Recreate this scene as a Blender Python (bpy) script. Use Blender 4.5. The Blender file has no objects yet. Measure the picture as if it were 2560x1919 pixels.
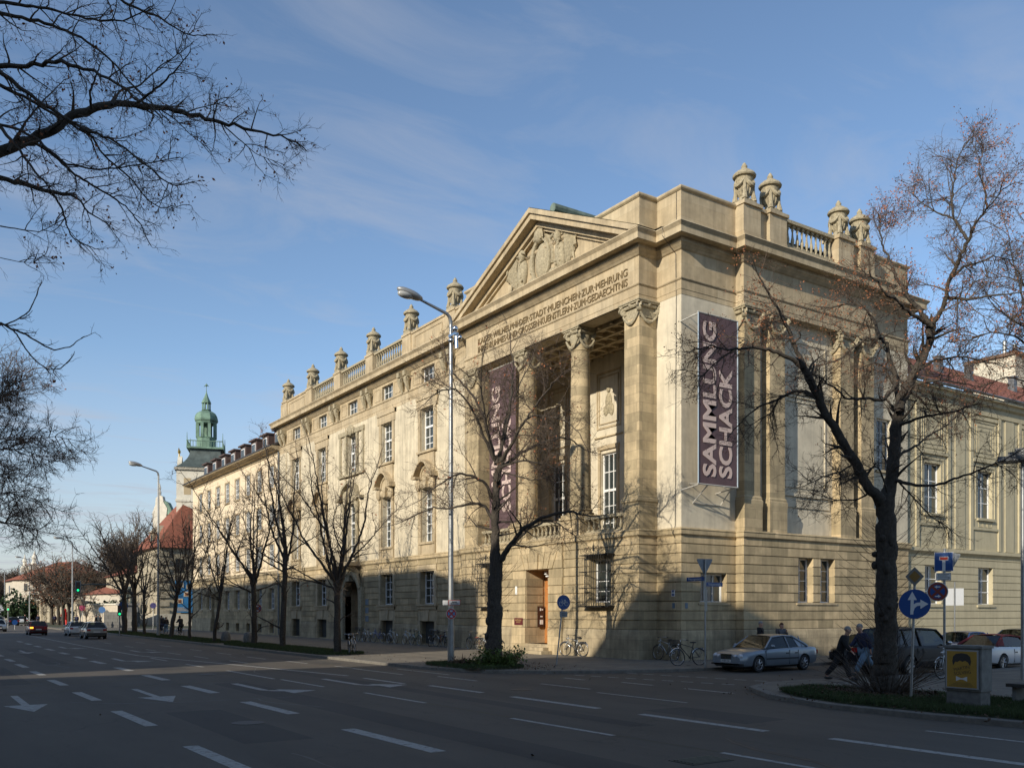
import bpy, bmesh, math, random
import numpy as np
from mathutils import Vector, Matrix
R=math.radians; PI=math.pi
S=bpy.context.scene; COL=S.collection
# ---------------- camera, sky, sun, exposure ----------------
H=2.35; FPX=2263.0; HZ=1528.0
FV=(.5563,.8310); RT=(.8310,-.5563)
cd=bpy.data.cameras.new('camera'); cam=bpy.data.objects.new('camera',cd); COL.objects.link(cam)
cd.sensor_width=36; cd.lens=36*FPX/2560; cd.shift_y=(HZ-959.5)/2560; cd.clip_end=3000; cd.clip_start=.1
cam.location=(0,0,H); cam.rotation_euler=(R(90),0,-math.atan2(FV[0],FV[1])); S.camera=cam
SUN=Vector((1,.315,-.43)).normalized()
W=bpy.data.worlds.new('World'); S.world=W; W.use_nodes=True
nt=W.node_tree; nt.nodes.clear()
def N(nt,t,**k):
    n=nt.nodes.new(t)
    for a,b in k.items():
        if a.startswith('i_'): n.inputs[a[2:].replace('_',' ')].default_value=b
        else: setattr(n,a,b)
    return n
out=N(nt,'ShaderNodeOutputWorld'); bg=N(nt,'ShaderNodeBackground'); bg.inputs[1].default_value=.15
sky=N(nt,'ShaderNodeTexSky',sky_type='NISHITA',sun_disc=False,sun_elevation=math.asin(-SUN.z),
      sun_rotation=math.atan2(-SUN.x,-SUN.y),altitude=500,air_density=1.0,dust_density=.3,ozone_density=2.2)
tc=N(nt,'ShaderNodeTexCoord'); sp=N(nt,'ShaderNodeSeparateXYZ'); nt.links.new(tc.outputs['Generated'],sp.inputs[0])
# thin cirrus: direction projected on a high plane
mx=N(nt,'ShaderNodeMath',operation='MAXIMUM'); mx.inputs[1].default_value=.04; nt.links.new(sp.outputs[2],mx.inputs[0])
cmb=N(nt,'ShaderNodeCombineXYZ')
for i in (0,1):
    dv=N(nt,'ShaderNodeMath',operation='DIVIDE'); nt.links.new(sp.outputs[i],dv.inputs[0]); nt.links.new(mx.outputs[0],dv.inputs[1]); nt.links.new(dv.outputs[0],cmb.inputs[i])
mp=N(nt,'ShaderNodeMapping'); mp.inputs['Rotation'].default_value=(0,0,R(25)); mp.inputs['Scale'].default_value=(.7,1.3,1); nt.links.new(cmb.outputs[0],mp.inputs[0])
n1=N(nt,'ShaderNodeTexNoise'); n1.inputs['Scale'].default_value=2.2; n1.inputs['Detail'].default_value=9; n1.inputs['Roughness'].default_value=.62; n1.inputs['Distortion'].default_value=.7; nt.links.new(mp.outputs[0],n1.inputs[0])
n2=N(nt,'ShaderNodeTexNoise'); n2.inputs['Scale'].default_value=.55; n2.inputs['Detail'].default_value=3; nt.links.new(cmb.outputs[0],n2.inputs[0])
ml=N(nt,'ShaderNodeMath',operation='MULTIPLY'); nt.links.new(n1.outputs[0],ml.inputs[0]); nt.links.new(n2.outputs[0],ml.inputs[1])
cr=N(nt,'ShaderNodeMapRange'); cr.inputs[1].default_value=.235; cr.inputs[2].default_value=.42; cr.inputs[3].default_value=0; cr.inputs[4].default_value=.42; nt.links.new(ml.outputs[0],cr.inputs[0])
# veil towards the horizon
vr=N(nt,'ShaderNodeMapRange'); vr.inputs[1].default_value=.26; vr.inputs[2].default_value=.0; vr.inputs[3].default_value=0; vr.inputs[4].default_value=.80; nt.links.new(sp.outputs[2],vr.inputs[0])
ad=N(nt,'ShaderNodeMath',operation='ADD',use_clamp=True); nt.links.new(cr.outputs[0],ad.inputs[0]); nt.links.new(vr.outputs[0],ad.inputs[1])
mix=N(nt,'ShaderNodeMix',data_type='RGBA'); nt.links.new(ad.outputs[0],mix.inputs[0]); nt.links.new(sky.outputs[0],mix.inputs[6]); mix.inputs[7].default_value=(3.0,3.15,3.55,1)
nt.links.new(mix.outputs[2],bg.inputs[0]); nt.links.new(bg.outputs[0],out.inputs[0])
sd=bpy.data.lights.new('sun','SUN'); sd.energy=4.6; sd.angle=R(.5); sd.color=(1,.91,.76)
so=bpy.data.objects.new('sun',sd); COL.objects.link(so); so.rotation_euler=SUN.to_track_quat('-Z','Y').to_euler()
S.view_settings.view_transform='Standard'; S.view_settings.look='None'; S.view_settings.exposure=.14; S.view_settings.gamma=1
S.cycles.max_bounces=6; S.cycles.transparent_max_bounces=12; S.cycles.caustics_reflective=False; S.cycles.caustics_refractive=False
# ---------------- pixel -> world helpers ----------------
def ray(px,py):
    a=(px-1280)/FPX; return (FV[0]+a*RT[0],FV[1]+a*RT[1],(HZ-py)/FPX)
def atd(px,py,d): r=ray(px,py); return Vector((r[0]*d,r[1]*d,H+r[2]*d))
def gnd(px,py,z=0.): r=ray(px,py); t=(z-H)/r[2]; return Vector((r[0]*t,r[1]*t,z))
# ---------------- materials ----------------
MATS={}
def mat(name,col,rough=.7,metal=0,spec=None,noise=None,bump=0,nscale=6,fn=None,emit=None):
    if name in MATS: return MATS[name]
    m=bpy.data.materials.new(name); m.use_nodes=True; t=m.node_tree; b=t.nodes['Principled BSDF']
    b.inputs['Base Color'].default_value=(*col,1); b.inputs['Roughness'].default_value=rough; b.inputs['Metallic'].default_value=metal
    if spec is not None: b.inputs['Specular IOR Level'].default_value=spec
    if emit: b.inputs['Emission Color'].default_value=(*col,1); b.inputs['Emission Strength'].default_value=emit
    if noise or bump:
        g=N(t,'ShaderNodeNewGeometry'); n=N(t,'ShaderNodeTexNoise'); n.inputs['Scale'].default_value=nscale; n.inputs['Detail'].default_value=6; n.inputs['Roughness'].default_value=.6
        t.links.new(g.outputs['Position'],n.inputs[0])
        if noise:
            r=N(t,'ShaderNodeMapRange'); r.inputs[1].default_value=.3; r.inputs[2].default_value=.7; r.inputs[3].default_value=1-noise; r.inputs[4].default_value=1+noise
            t.links.new(n.outputs[0],r.inputs[0]); x=N(t,'ShaderNodeMix',data_type='RGBA',blend_type='MULTIPLY'); x.inputs[0].default_value=1; x.inputs[6].default_value=(*col,1)
            t.links.new(r.outputs[0],x.inputs[7]); t.links.new(x.outputs[2],b.inputs['Base Color'])
        if bump:
            bp=N(t,'ShaderNodeBump'); bp.inputs['Strength'].default_value=bump; bp.inputs['Distance'].default_value=.02; t.links.new(n.outputs[0],bp.inputs['Height']); t.links.new(bp.outputs[0],b.inputs['Normal'])
    if fn: fn(m,t,b)
    MATS[name]=m; return m
def wallcoord(t):
    g=N(t,'ShaderNodeNewGeometry'); s=N(t,'ShaderNodeSeparateXYZ'); t.links.new(g.outputs['Position'],s.inputs[0])
    a=N(t,'ShaderNodeMath',operation='ADD'); t.links.new(s.outputs[0],a.inputs[0]); t.links.new(s.outputs[1],a.inputs[1])
    c=N(t,'ShaderNodeCombineXYZ'); t.links.new(a.outputs[0],c.inputs[0]); t.links.new(s.outputs[2],c.inputs[1]); return g,c
def stonefn(c1,c2,mortar,bw,rh,off,stain=.25,msize=.008,vari=1.0):
    def fn(m,t,b):
        g,c=wallcoord(t); mp=N(t,'ShaderNodeMapping'); mp.inputs['Location'].default_value=(0,off,0); t.links.new(c.outputs[0],mp.inputs[0])
        br=N(t,'ShaderNodeTexBrick'); br.offset=.42; br.inputs['Color1'].default_value=(*c1,1); br.inputs['Color2'].default_value=(*c2,1); br.inputs['Mortar'].default_value=(*mortar,1)
        br.inputs['Scale'].default_value=1; br.inputs['Mortar Size'].default_value=msize; br.inputs['Brick Width'].default_value=bw; br.inputs['Row Height'].default_value=rh; br.inputs['Bias'].default_value=0; br.inputs['Mortar Smooth'].default_value=.4
        t.links.new(mp.outputs[0],br.inputs[0])
        n=N(t,'ShaderNodeTexNoise'); n.inputs['Scale'].default_value=1.1; n.inputs['Detail'].default_value=9; n.inputs['Roughness'].default_value=.7; t.links.new(g.outputs['Position'],n.inputs[0])
        # weather streaks: noise stretched along z
        m2=N(t,'ShaderNodeMapping'); m2.inputs['Scale'].default_value=(3.,3.,.22); t.links.new(g.outputs['Position'],m2.inputs[0])
        k=N(t,'ShaderNodeTexNoise'); k.inputs['Scale'].default_value=1.5; k.inputs['Detail'].default_value=6; t.links.new(m2.outputs[0],k.inputs[0])
        r=N(t,'ShaderNodeMapRange'); r.inputs[1].default_value=.32; r.inputs[2].default_value=.68; r.inputs[3].default_value=1-stain; r.inputs[4].default_value=1+stain*.5; t.links.new(n.outputs[0],r.inputs[0])
        r2=N(t,'ShaderNodeMapRange'); r2.inputs[1].default_value=.3; r2.inputs[2].default_value=.6; r2.inputs[3].default_value=1-stain*.7; r2.inputs[4].default_value=1.04; t.links.new(k.outputs[0],r2.inputs[0])
        q=N(t,'ShaderNodeMath',operation='MULTIPLY'); t.links.new(r.outputs[0],q.inputs[0]); t.links.new(r2.outputs[0],q.inputs[1])
        x=N(t,'ShaderNodeMix',data_type='RGBA',blend_type='MULTIPLY'); x.inputs[0].default_value=1; t.links.new(br.outputs[0],x.inputs[6]); t.links.new(q.outputs[0],x.inputs[7]); t.links.new(x.outputs[2],b.inputs['Base Color'])
        f=N(t,'ShaderNodeTexNoise'); f.inputs['Scale'].default_value=22; f.inputs['Detail'].default_value=5; t.links.new(g.outputs['Position'],f.inputs[0])
        bp=N(t,'ShaderNodeBump'); bp.inputs['Strength'].default_value=.35; bp.inputs['Distance'].default_value=.015; t.links.new(f.outputs[0],bp.inputs['Height']); t.links.new(bp.outputs[0],b.inputs['Normal'])
    return fn
ST=mat('sandstone_ashlar',(.45,.36,.22),.85,fn=stonefn((.55,.43,.255),(.35,.28,.165),(.24,.19,.12),1.18,.442,-1.494,.30))
STB=mat('sandstone_base',(.45,.36,.22),.9,fn=stonefn((.46,.375,.24),(.37,.30,.19),(.22,.18,.12),.8,.47,-.09,.38))
STU=mat('sandstone_upper',(.45,.36,.22),.85,fn=stonefn((.51,.415,.27),(.45,.355,.22),(.33,.265,.17),1.45,.72,-16.85,.26,.006))
SCU=mat('weathered_sculpture_stone',(.35,.30,.20),.95,noise=.35,bump=.8,nscale=9)
PLC=mat('cream_plaster',(.72,.64,.47),.9,fn=stonefn((.63,.56,.42),(.61,.54,.405),(.62,.55,.41),5,3,0,.2,.001))
PLW=mat('stained_plaster',(.6,.55,.42),.9,fn=stonefn((.63,.545,.39),(.61,.53,.38),(.62,.535,.385),6,4,0,.26,.001))
PLY=mat('yellow_plaster',(.75,.6,.38),.9,fn=stonefn((.74,.61,.43),(.73,.60,.42),(.73,.60,.42),6,4,0,.10,.001))
PLS=mat('beige_plaster',(.5,.44,.3),.9,fn=stonefn((.50,.44,.29),(.49,.43,.285),(.49,.43,.285),6,4,0,.12,.001))
WHT=mat('white_paint',(.78,.78,.76),.45)
IRON=mat('dark_iron',(.035,.033,.03),.5,.6)
ZINC=mat('zinc_sheet',(.20,.21,.21),.45,.6,noise=.2)
GALV=mat('galvanised_steel',(.33,.34,.34),.42,.75,noise=.15,nscale=3)
WOOD=mat('oak_door',(.42,.17,.05),.5,noise=.2,nscale=4)
DARK=mat('interior_dark',(.03,.028,.025),.9)
CURT=mat('net_curtain',(.42,.42,.40),.95)
def glassfn(m,t,b):
    g=N(t,'ShaderNodeNewGeometry'); n=N(t,'ShaderNodeTexNoise'); n.inputs['Scale'].default_value=.9; n.inputs['Detail'].default_value=2; t.links.new(g.outputs['Position'],n.inputs[0])
    bp=N(t,'ShaderNodeBump'); bp.inputs['Strength'].default_value=.08; bp.inputs['Distance'].default_value=.3; t.links.new(n.outputs[0],bp.inputs['Height']); t.links.new(bp.outputs[0],b.inputs['Normal'])
GLS=mat('window_glass',(.035,.045,.045),.04,0,.9,fn=glassfn)
def tglass(name,tint,k):
    m=bpy.data.materials.new(name); m.use_nodes=True; t=m.node_tree; t.nodes.clear()
    o=N(t,'ShaderNodeOutputMaterial'); tr=N(t,'ShaderNodeBsdfTransparent'); tr.inputs[0].default_value=(*tint,1); gl=N(t,'ShaderNodeBsdfGlossy'); gl.inputs['Roughness'].default_value=.03
    fr=N(t,'ShaderNodeLayerWeight'); fr.inputs[0].default_value=.12; mm=N(t,'ShaderNodeMath',operation='MULTIPLY_ADD',use_clamp=True); mm.inputs[1].default_value=.5; mm.inputs[2].default_value=k; t.links.new(fr.outputs[1],mm.inputs[0])
    x=N(t,'ShaderNodeMixShader'); t.links.new(mm.outputs[0],x.inputs[0]); t.links.new(tr.outputs[0],x.inputs[1]); t.links.new(gl.outputs[0],x.inputs[2]); t.links.new(x.outputs[0],o.inputs[0]); return m
CARG=tglass('car_glass',(.17,.21,.19),.04)
# ---------------- mesh builder ----------------
class MB:
    def __init__(s): s.v=[]; s.f=[]; s.M=None
    def add(s,vs,fs):
        o=len(s.v); s.v+= [tuple(v) for v in vs]; s.f+=[tuple(i+o for i in f) for f in fs]
    def quad(s,*p): s.add(p,[tuple(range(len(p)))])
    def box(s,x0,y0,z0,x1,y1,z1):
        s.add([(x0,y0,z0),(x1,y0,z0),(x1,y1,z0),(x0,y1,z0),(x0,y0,z1),(x1,y0,z1),(x1,y1,z1),(x0,y1,z1)],
              [(0,3,2,1),(4,5,6,7),(0,1,5,4),(1,2,6,5),(2,3,7,6),(3,0,4,7)])
    def obox(s,c,hx,hy,hz,M=None):
        M=M or Matrix(); c=Vector(c); vs=[c+M@Vector((a*hx,b*hy,d*hz)) for d in(-1,1) for a,b in((-1,-1),(1,-1),(1,1),(-1,1))]
        s.add(vs,[(0,3,2,1),(4,5,6,7),(0,1,5,4),(1,2,6,5),(2,3,7,6),(3,0,4,7)])
    def fb(s,F,u0,u1,z0,z1,d0,d1):
        p=F(u0,z0,d0); q=F(u1,z1,d1); s.box(min(p[0],q[0]),min(p[1],q[1]),min(p[2],q[2]),max(p[0],q[0]),max(p[1],q[1]),max(p[2],q[2]))
    def tube(s,pts,r,n=6,cap=True,flat=1.0):
        pts=[Vector(p) for p in pts]; k=len(pts); rs=r if isinstance(r,(list,tuple)) else [r]*k
        up=None; o=len(s.v)
        for i,p in enumerate(pts):
            d=(pts[min(i+1,k-1)]-pts[max(i-1,0)])
            if d.length<1e-9: d=Vector((0,0,1))
            d.normalize()
            if up is None: up=Vector((0,0,1)) if abs(d.z)<.9 else Vector((1,0,0))
            a=d.cross(up)
            if a.length<1e-6: a=d.cross(Vector((1,0,.3)))
            a.normalize(); b=a.cross(d); up=b
            for j in range(n):
                t=2*PI*j/n; s.v.append(tuple(p+a*(math.cos(t)*rs[i])+b*(math.sin(t)*rs[i]*flat)))
        for i in range(k-1):
            for j in range(n): s.f.append((o+i*n+j,o+i*n+(j+1)%n,o+(i+1)*n+(j+1)%n,o+(i+1)*n+j))
        if cap: s.f.append(tuple(o+j for j in range(n))[::-1]); s.f.append(tuple(o+(k-1)*n+j for j in range(n)))
    def lathe(s,prof,n=16,c=(0,0,0),sx=1,sy=1):
        o=len(s.v)
        for r,z in prof:
            for j in range(n): t=2*PI*(j+.5)/n; s.v.append((c[0]+math.cos(t)*r*sx,c[1]+math.sin(t)*r*sy,c[2]+z))
        for i in range(len(prof)-1):
            for j in range(n): s.f.append((o+i*n+j,o+i*n+(j+1)%n,o+(i+1)*n+(j+1)%n,o+(i+1)*n+j))
        s.f.append(tuple(o+j for j in range(n))[::-1]); s.f.append(tuple(o+(len(prof)-1)*n+j for j in range(n)))
    def ball(s,c,rx,ry=None,rz=None,n=10,m=6,M=None):
        ry=ry or rx; rz=rz or rx; o=len(s.v); M=M or Matrix(); c=Vector(c)
        for i in range(m+1):
            t=PI*i/m
            for j in range(n): a=2*PI*j/n; s.v.append(tuple(c+M@Vector((rx*math.sin(t)*math.cos(a),ry*math.sin(t)*math.sin(a),rz*math.cos(t)))))
        for i in range(m):
            for j in range(n): s.f.append((o+i*n+j,o+(i+1)*n+j,o+(i+1)*n+(j+1)%n,o+i*n+(j+1)%n))
    def prism(s,poly,a,b,F):   # polygon in (u,z) extruded from depth a to b in frame F
        n=len(poly); o=len(s.v)
        for d in (a,b):
            for u,z in poly: s.v.append(tuple(F(u,z,d)))
        s.f.append(tuple(o+i for i in range(n))); s.f.append(tuple(o+n+i for i in range(n))[::-1])
        for i in range(n): s.f.append((o+i,o+(i+1)%n,o+n+(i+1)%n,o+n+i))
    def sweep(s,path,prof,closed=False,caps=True):   # plan path, outward = right hand of travel ; prof (offset,z)
        P=[Vector(p) for p in path]; n=len(P); o=len(s.v); k=len(prof)
        for i in range(n):
            d0=(P[i]-P[i-1]).normalized() if i>0 or closed else (P[1]-P[0]).normalized()
            d1=(P[(i+1)%n]-P[i]).normalized() if i<n-1 or closed else d0
            n0=Vector((d0.y,-d0.x)); n1=Vector((d1.y,-d1.x)); m=(n0+n1); m=m/max(m.dot(n0),.2) if m.length>1e-6 else n0
            for q,z in prof: s.v.append((P[i].x+m.x*q,P[i].y+m.y*q,z))
        for i in range(n if closed else n-1):
            a=o+i*k; b=o+((i+1)%n)*k
            for j in range(k-1): s.f.append((a+j,b+j,b+j+1,a+j+1))
        if caps and not closed:
            s.f.append(tuple(o+j for j in range(k))); s.f.append(tuple(o+(n-1)*k+j for j in range(k))[::-1])
    def build(s,name,m,parent=None,smooth=False,local=False,fixn=True):
        me=bpy.data.meshes.new(name); me.from_pydata(s.v,[],s.f)
        if fixn and len(s.f)<60000:
            b=bmesh.new(); b.from_mesh(me); bmesh.ops.recalc_face_normals(b,faces=b.faces); b.to_mesh(me); b.free()
        if smooth:
            me.polygons.foreach_set('use_smooth',[True]*len(me.polygons))
            if smooth!=1: me.set_sharp_from_angle(angle=R(smooth))
        if m: me.materials.append(m)
        o=bpy.data.objects.new(name,me); COL.objects.link(o)
        if parent:
            o.parent=parent
            if not local:
                w=Vector((0,0,0)); p=parent
                while p: w+=p.location; p=p.parent
                o.location=-w
        return o
def tag(o,label=None,cat=None,group=None,kind=None):
    if label: o['label']=label
    if cat: o['category']=cat
    if group: o['group']=group
    if kind: o['kind']=kind
    return o
def thing(name,label,cat,loc=(0,0,0),rz=0,group=None):
    o=bpy.data.objects.new(name,None); COL.objects.link(o); o.location=loc; o.rotation_euler=(0,0,rz); o.empty_display_size=.3
    return tag(o,label,cat,group)
def dup(o,parent=None):
    c=o.copy(); COL.objects.link(c)
    if parent: c.parent=parent
    for ch in [x for x in o.children]: dup(ch,c)
    return c
def FX(X0): return lambda u,z,d=0: (X0+d,u,z)
def FY(Y0): return lambda u,z,d=0: (u,Y0+d,z)
def text(body,size,m,name,parent,M,ext=.02,sx=1,align='CENTER',space=1,bold=0):
    c=bpy.data.curves.new('t','FONT'); c.body=body; c.size=size; c.extrude=ext; c.align_x=align; c.align_y='CENTER'; c.space_character=space; c.offset=bold; c.resolution_u=3
    o=bpy.data.objects.new('t',c); COL.objects.link(o); dg=bpy.context.evaluated_depsgraph_get(); dg.update()
    me=bpy.data.meshes.new_from_object(o.evaluated_get(dg)); bpy.data.objects.remove(o)
    me.name=name; me.transform(M@Matrix.Diagonal((sx,1,1,1))); me.materials.clear(); me.materials.append(m)
    r=bpy.data.objects.new(name,me); COL.objects.link(r)
    if parent:
        r.parent=parent; w=Vector((0,0,0)); p=parent
        while p: w+=p.location; p=p.parent
        r.location=-w
    return r
def frameM(F,u,z,d,sgn):  # text matrix: x axis along the reading direction, y up
    o=Vector(F(u,z,d)); e=Vector(F(u+1,z,d))-o; x=e*sgn; y=Vector((0,0,1)); zz=x.cross(y)
    return Matrix(((x.x,y.x,zz.x,o.x),(x.y,y.y,zz.y,o.y),(x.z,y.z,zz.z,o.z),(0,0,0,1)))
# ---------------- facade helpers ----------------
def wall(mb,F,u0,u1,z0,z1,ops=(),depth=.35):
    us=sorted({u0,u1,*[a for o in ops for a in o[:2]]}); zs=sorted({z0,z1,*[a for o in ops for a in o[2:4]]})
    us=[u for u in us if u0<=u<=u1]; zs=[z for z in zs if z0<=z<=z1]
    for i in range(len(us)-1):
        for j in range(len(zs)-1):
            cu=(us[i]+us[i+1])/2; cz=(zs[j]+zs[j+1])/2
            if any(o[0]<cu<o[1] and o[2]<cz<o[3] for o in ops): continue
            mb.quad(F(us[i],zs[j],0),F(us[i+1],zs[j],0),F(us[i+1],zs[j+1],0),F(us[i],zs[j+1],0))
    for a,b,c,e in [o[:4] for o in ops]:
        mb.quad(F(a,c,0),F(a,e,0),F(a,e,depth),F(a,c,depth)); mb.quad(F(b,c,0),F(b,e,0),F(b,e,depth),F(b,c,depth))
        mb.quad(F(a,e,0),F(b,e,0),F(b,e,depth),F(a,e,depth)); mb.quad(F(a,c,0),F(b,c,0),F(b,c,depth),F(a,c,depth))
def rust(mb,F,u0,u1,gz,ops=(),proj=.05,gap=.05):
    for k in range(len(gz)-1):
        za=gz[k]+gap/2; zb=gz[k+1]-gap/2; iv=[(u0,u1)]
        for a,b,c,e in [o[:4] for o in ops]:
            if min(zb,e)-max(za,c)>.12:
                nv=[]
                for p,q in iv:
                    if b<=p or a>=q: nv.append((p,q)); continue
                    if a>p: nv.append((p,a))
                    if b<q: nv.append((b,q))
                iv=nv
        for p,q in iv: mb.fb(F,p,q,za,zb,-proj,0)
def window(parent,F,u0,u1,z0,z1,d,cols=3,rows=4,transom=None,fr=.07,bar=.03,name='window',curtain=False,m=None,open_left=False):
    f=MB(); f.fb(F,u0,u0+fr,z0,z1,d-.05,d+.05); f.fb(F,u1-fr,u1,z0,z1,d-.05,d+.05); f.fb(F,u0+fr,u1-fr,z0,z0+fr*1.2,d-.05,d+.05); f.fb(F,u0+fr,u1-fr,z1-fr,z1,d-.05,d+.05)
    for i in range(1,cols):
        u=u0+fr+(u1-u0-2*fr)*i/cols; f.fb(F,u-bar/2,u+bar/2,z0+fr*1.2,z1-fr,d-.035,d+.035)
    for j in range(1,rows):
        z=z0+fr+(z1-z0-2*fr)*j/rows
        if transom and abs(z-transom)<.25: continue
        f.fb(F,u0+fr,u1-fr,z-bar/2,z+bar/2,d-.031,d+.031)
    if transom: f.fb(F,u0+fr,u1-fr,transom-.07,transom+.07,d-.07,d+.045)
    w=f.build(name,m or WHT,parent)
    g=MB(); g.fb(F,u0+.01,u1-.01,z0+.01,z1-.01,d+.01,d+.02); g.build('pane',GLS,w)
    if curtain:
        c=MB()
        nfold=9
        for a,b in ((u0+fr,u0+(u1-u0)*.3),(u1-(u1-u0)*.3,u1-fr)):
            pass
    return w
def spiral(mb,c,ex,ez,r0,turns,th,n=22):
    c=Vector(c); pts=[]; rr=[]
    for i in range(n+1):
        t=i/n; a=2*PI*turns*t; r=r0*(1-.85*t); pts.append(c+ex*(math.cos(a)*r)+ez*(math.sin(a)*r)); rr.append(th*(1-.5*t))
    mb.tube(pts,rr,5)
def ionic(mb,cx,cy,z0,w,sq=False):
    """capital: z0 = top of shaft, about .95*w high; 4 diagonal volutes, festoons, abacus"""
    h=.62
    zt=z0+h
    if sq: mb.box(cx-w/2,cy-w/2,z0-.05,cx+w/2,cy+w/2,zt)
    else: mb.lathe([(w*.5,0),(w*.53,.12),(w*.60,.3),(w*.58,.4),(w*.55,h)],20,(cx,cy,z0))
    a=w*.68
    mb.box(cx-a,cy-a,zt,cx+a,cy+a,zt+.07); mb.box(cx-a-.04,cy-a-.04,zt+.07,cx+a+.04,cy+a+.04,zt+.13)
    for sx in(-1,1):
        for sy in(-1,1):
            d=Vector((sx,sy,0)).normalized(); t=Vector((-sy,sx,0)).normalized(); c=Vector((cx,cy,zt-.22))+d*(w*.5*1.414*(1.0 if sq else .86)+.0)
            for k in(-1,1):
                spiral(mb,c+t*k*.09,d,Vector((0,0,1)),.25,1.6,.05)
            o=len(mb.v); 
            mb.tube([c-t*.10,c+t*.10],.2,14)
    b=w*.5+.07
    for ax in range(4):
        an=ax*PI/2; nx=Vector((math.cos(an),math.sin(an),0)); tx=Vector((-math.sin(an),math.cos(an),0))
        base=Vector((cx,cy,0))+nx*b
        pts=[base+tx*(w*.5*s)+Vector((0,0,z0+.18-.42*(1-s*s))) for s in [i/5-1 for i in range(11)]]
        mb.tube(pts,[.05+.05*(1-abs(i/5-1)) for i in range(11)],6)
        mb.ball(base+Vector((0,0,zt-.02)),.13,.13,.15,8,5); mb.tube([base+tx*(-w*.4)+Vector((0,0,zt-.1)),base+tx*(w*.4)+Vector((0,0,zt-.1))],.08,6)
def baluster_mesh(h,r):
    b=MB(); b.box(-r*1.1,-r*1.1,0,r*1.1,r*1.1,h*.1)
    b.lathe([(r*.75,h*.1),(r*.6,h*.15),(r*.95,h*.26),(r*1.0,h*.34),(r*.6,h*.5),(r*.42,h*.66),(r*.5,h*.76),(r*.8,h*.8),(r*.6,h*.84),(r*.85,h*.9)],8)
    b.box(-r*1.05,-r*1.05,h*.9,r*1.05,r*1.05,h); return b
BAL={}
def balustrade(parent,F,u0,u1,z0,z1,d0,d1,n,m=None,name='balustrade'):
    m=m or SCU; rl=.16; bs=.16; b=MB(); b.fb(F,u0,u1,z0,z0+bs,d0,d1); b.fb(F,u0,u1,z1-rl,z1,d0-.03,d1+.03)
    o=b.build(name,ST if m is ST else m,parent); key=round(z1-z0,2)
    if key not in BAL: BAL[key]=None
    for i in range(n):
        u=u0+(u1-u0)*(i+.5)/n; p=F(u,z0+bs,(d0+d1)/2)
        if BAL[key] is None:
            q=baluster_mesh(z1-z0-rl-bs,.095).build('baluster',m,None,smooth=35); BAL[key]=q.data; q.parent=o
        else:
            q=bpy.data.objects.new('baluster',BAL[key]); COL.objects.link(q); q.parent=o
        w=Vector((0,0,0)); pp=o
        while pp: w+=pp.location; pp=pp.parent
        q.location=Vector(p)-w
    return o
URN={}
def urn(parent,x,y,z,s=1.0,rz=0,label=None):
    if 'u' not in URN:
        b=MB(); b.box(-.42,-.42,0,.42,.42,.18)
        b.lathe([(.44,.18),(.34,.30),(.26,.38),(.24,.44),(.29,.50),(.36,.66),(.40,.86),(.36,1.0),(.38,1.12),(.40,1.22),(.42,1.34),(.54,1.38),(.57,1.45),(.52,1.54),(.42,1.62),(.30,1.70),(.20,1.78),(.13,1.82),(.14,1.87),(.15,1.93),(.11,1.98),(.09,2.04),(.02,2.12)],16)
        for k in range(16):   # fluting on the belly
            a=2*PI*k/16; b.tube([(math.cos(a)*r,math.sin(a)*r,zz) for r,zz in((.22,.46),(.35,.62),(.395,.82))],.035,4)
        for k in range(4):
            a=PI/4+k*PI/2; c=Vector((math.cos(a),math.sin(a),0)); c2=Vector((math.cos(a+PI/2),math.sin(a+PI/2),0))
            b.tube([c*.38+Vector((0,0,1.30)),c*.41+Vector((0,0,1.0)),c*.40+Vector((0,0,.6)),c*.46+Vector((0,0,.2))],[.05,.08,.10,.14],7)
            pts=[]
            for i in range(9):
                t=i/8; aa=a+PI/2*t; rr=.40+.07*math.sin(PI*t); pts.append((math.cos(aa)*rr,math.sin(aa)*rr,1.25-.36*math.sin(PI*t)))
            b.tube(pts,[.05+.07*math.sin(PI*i/8) for i in range(9)],6)
        for k in range(10):
            a=2*PI*k/10; b.ball((math.cos(a)*.4,math.sin(a)*.4,1.6),.05,.05,.05,5,4)
        o=b.build('urn',SCU,parent,smooth=40,local=True); URN['u']=o.data
    else:
        o=bpy.data.objects.new('urn',URN['u']); COL.objects.link(o); o.parent=parent
    w=Vector((0,0,0)); pp=parent
    while pp: w+=pp.location; pp=pp.parent
    o.location=Vector((x,y,z))-w; o.scale=(s,s,s); o.rotation_euler=(0,0,rz); return o
def downpipe(parent,x,y,z0,z1,r=.08,m=None):
    b=MB(); b.tube([(x,y,z0),(x,y,z1)],r,8); 
    for z in np.arange(z0+1,z1,2.4): b.lathe([(r*1.25,0),(r*1.25,.06)],8,(x,y,float(z)))
    return b.build('downpipe',m or ZINC,parent,smooth=40)
GR=[1.50+.442*i for i in range(10)]   # rustication joints
CORN=[(-.1,19.98),(.0,19.95),(.84,19.80),(.86,19.75),(.80,19.68),(.73,19.60),(.72,19.54),(.72,19.32),(.66,19.30),(.32,19.32),(.30,19.30),(.30,19.14),(.24,19.10),(.14,19.0),(.07,18.92),(.0,18.88),(-.1,18.88)]
LEDGE=[(-.1,6.22),(.0,6.22),(.17,6.17),(.19,6.12),(.16,6.09),(.16,5.90),(.10,5.87),(.04,5.80),(0,5.78),(-.1,5.78)]
ARCH=[(-.1,17.62),(.10,17.62),(.10,17.56),(.07,17.52),(.035,17.50),(.035,17.10),(.015,17.08),(.015,16.86),(-.1,16.86)]
COPE=[(-.3,21.86),(.10,21.80),(.12,21.74),(.10,21.68),(.03,21.62),(-.3,21.62)]
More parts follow.
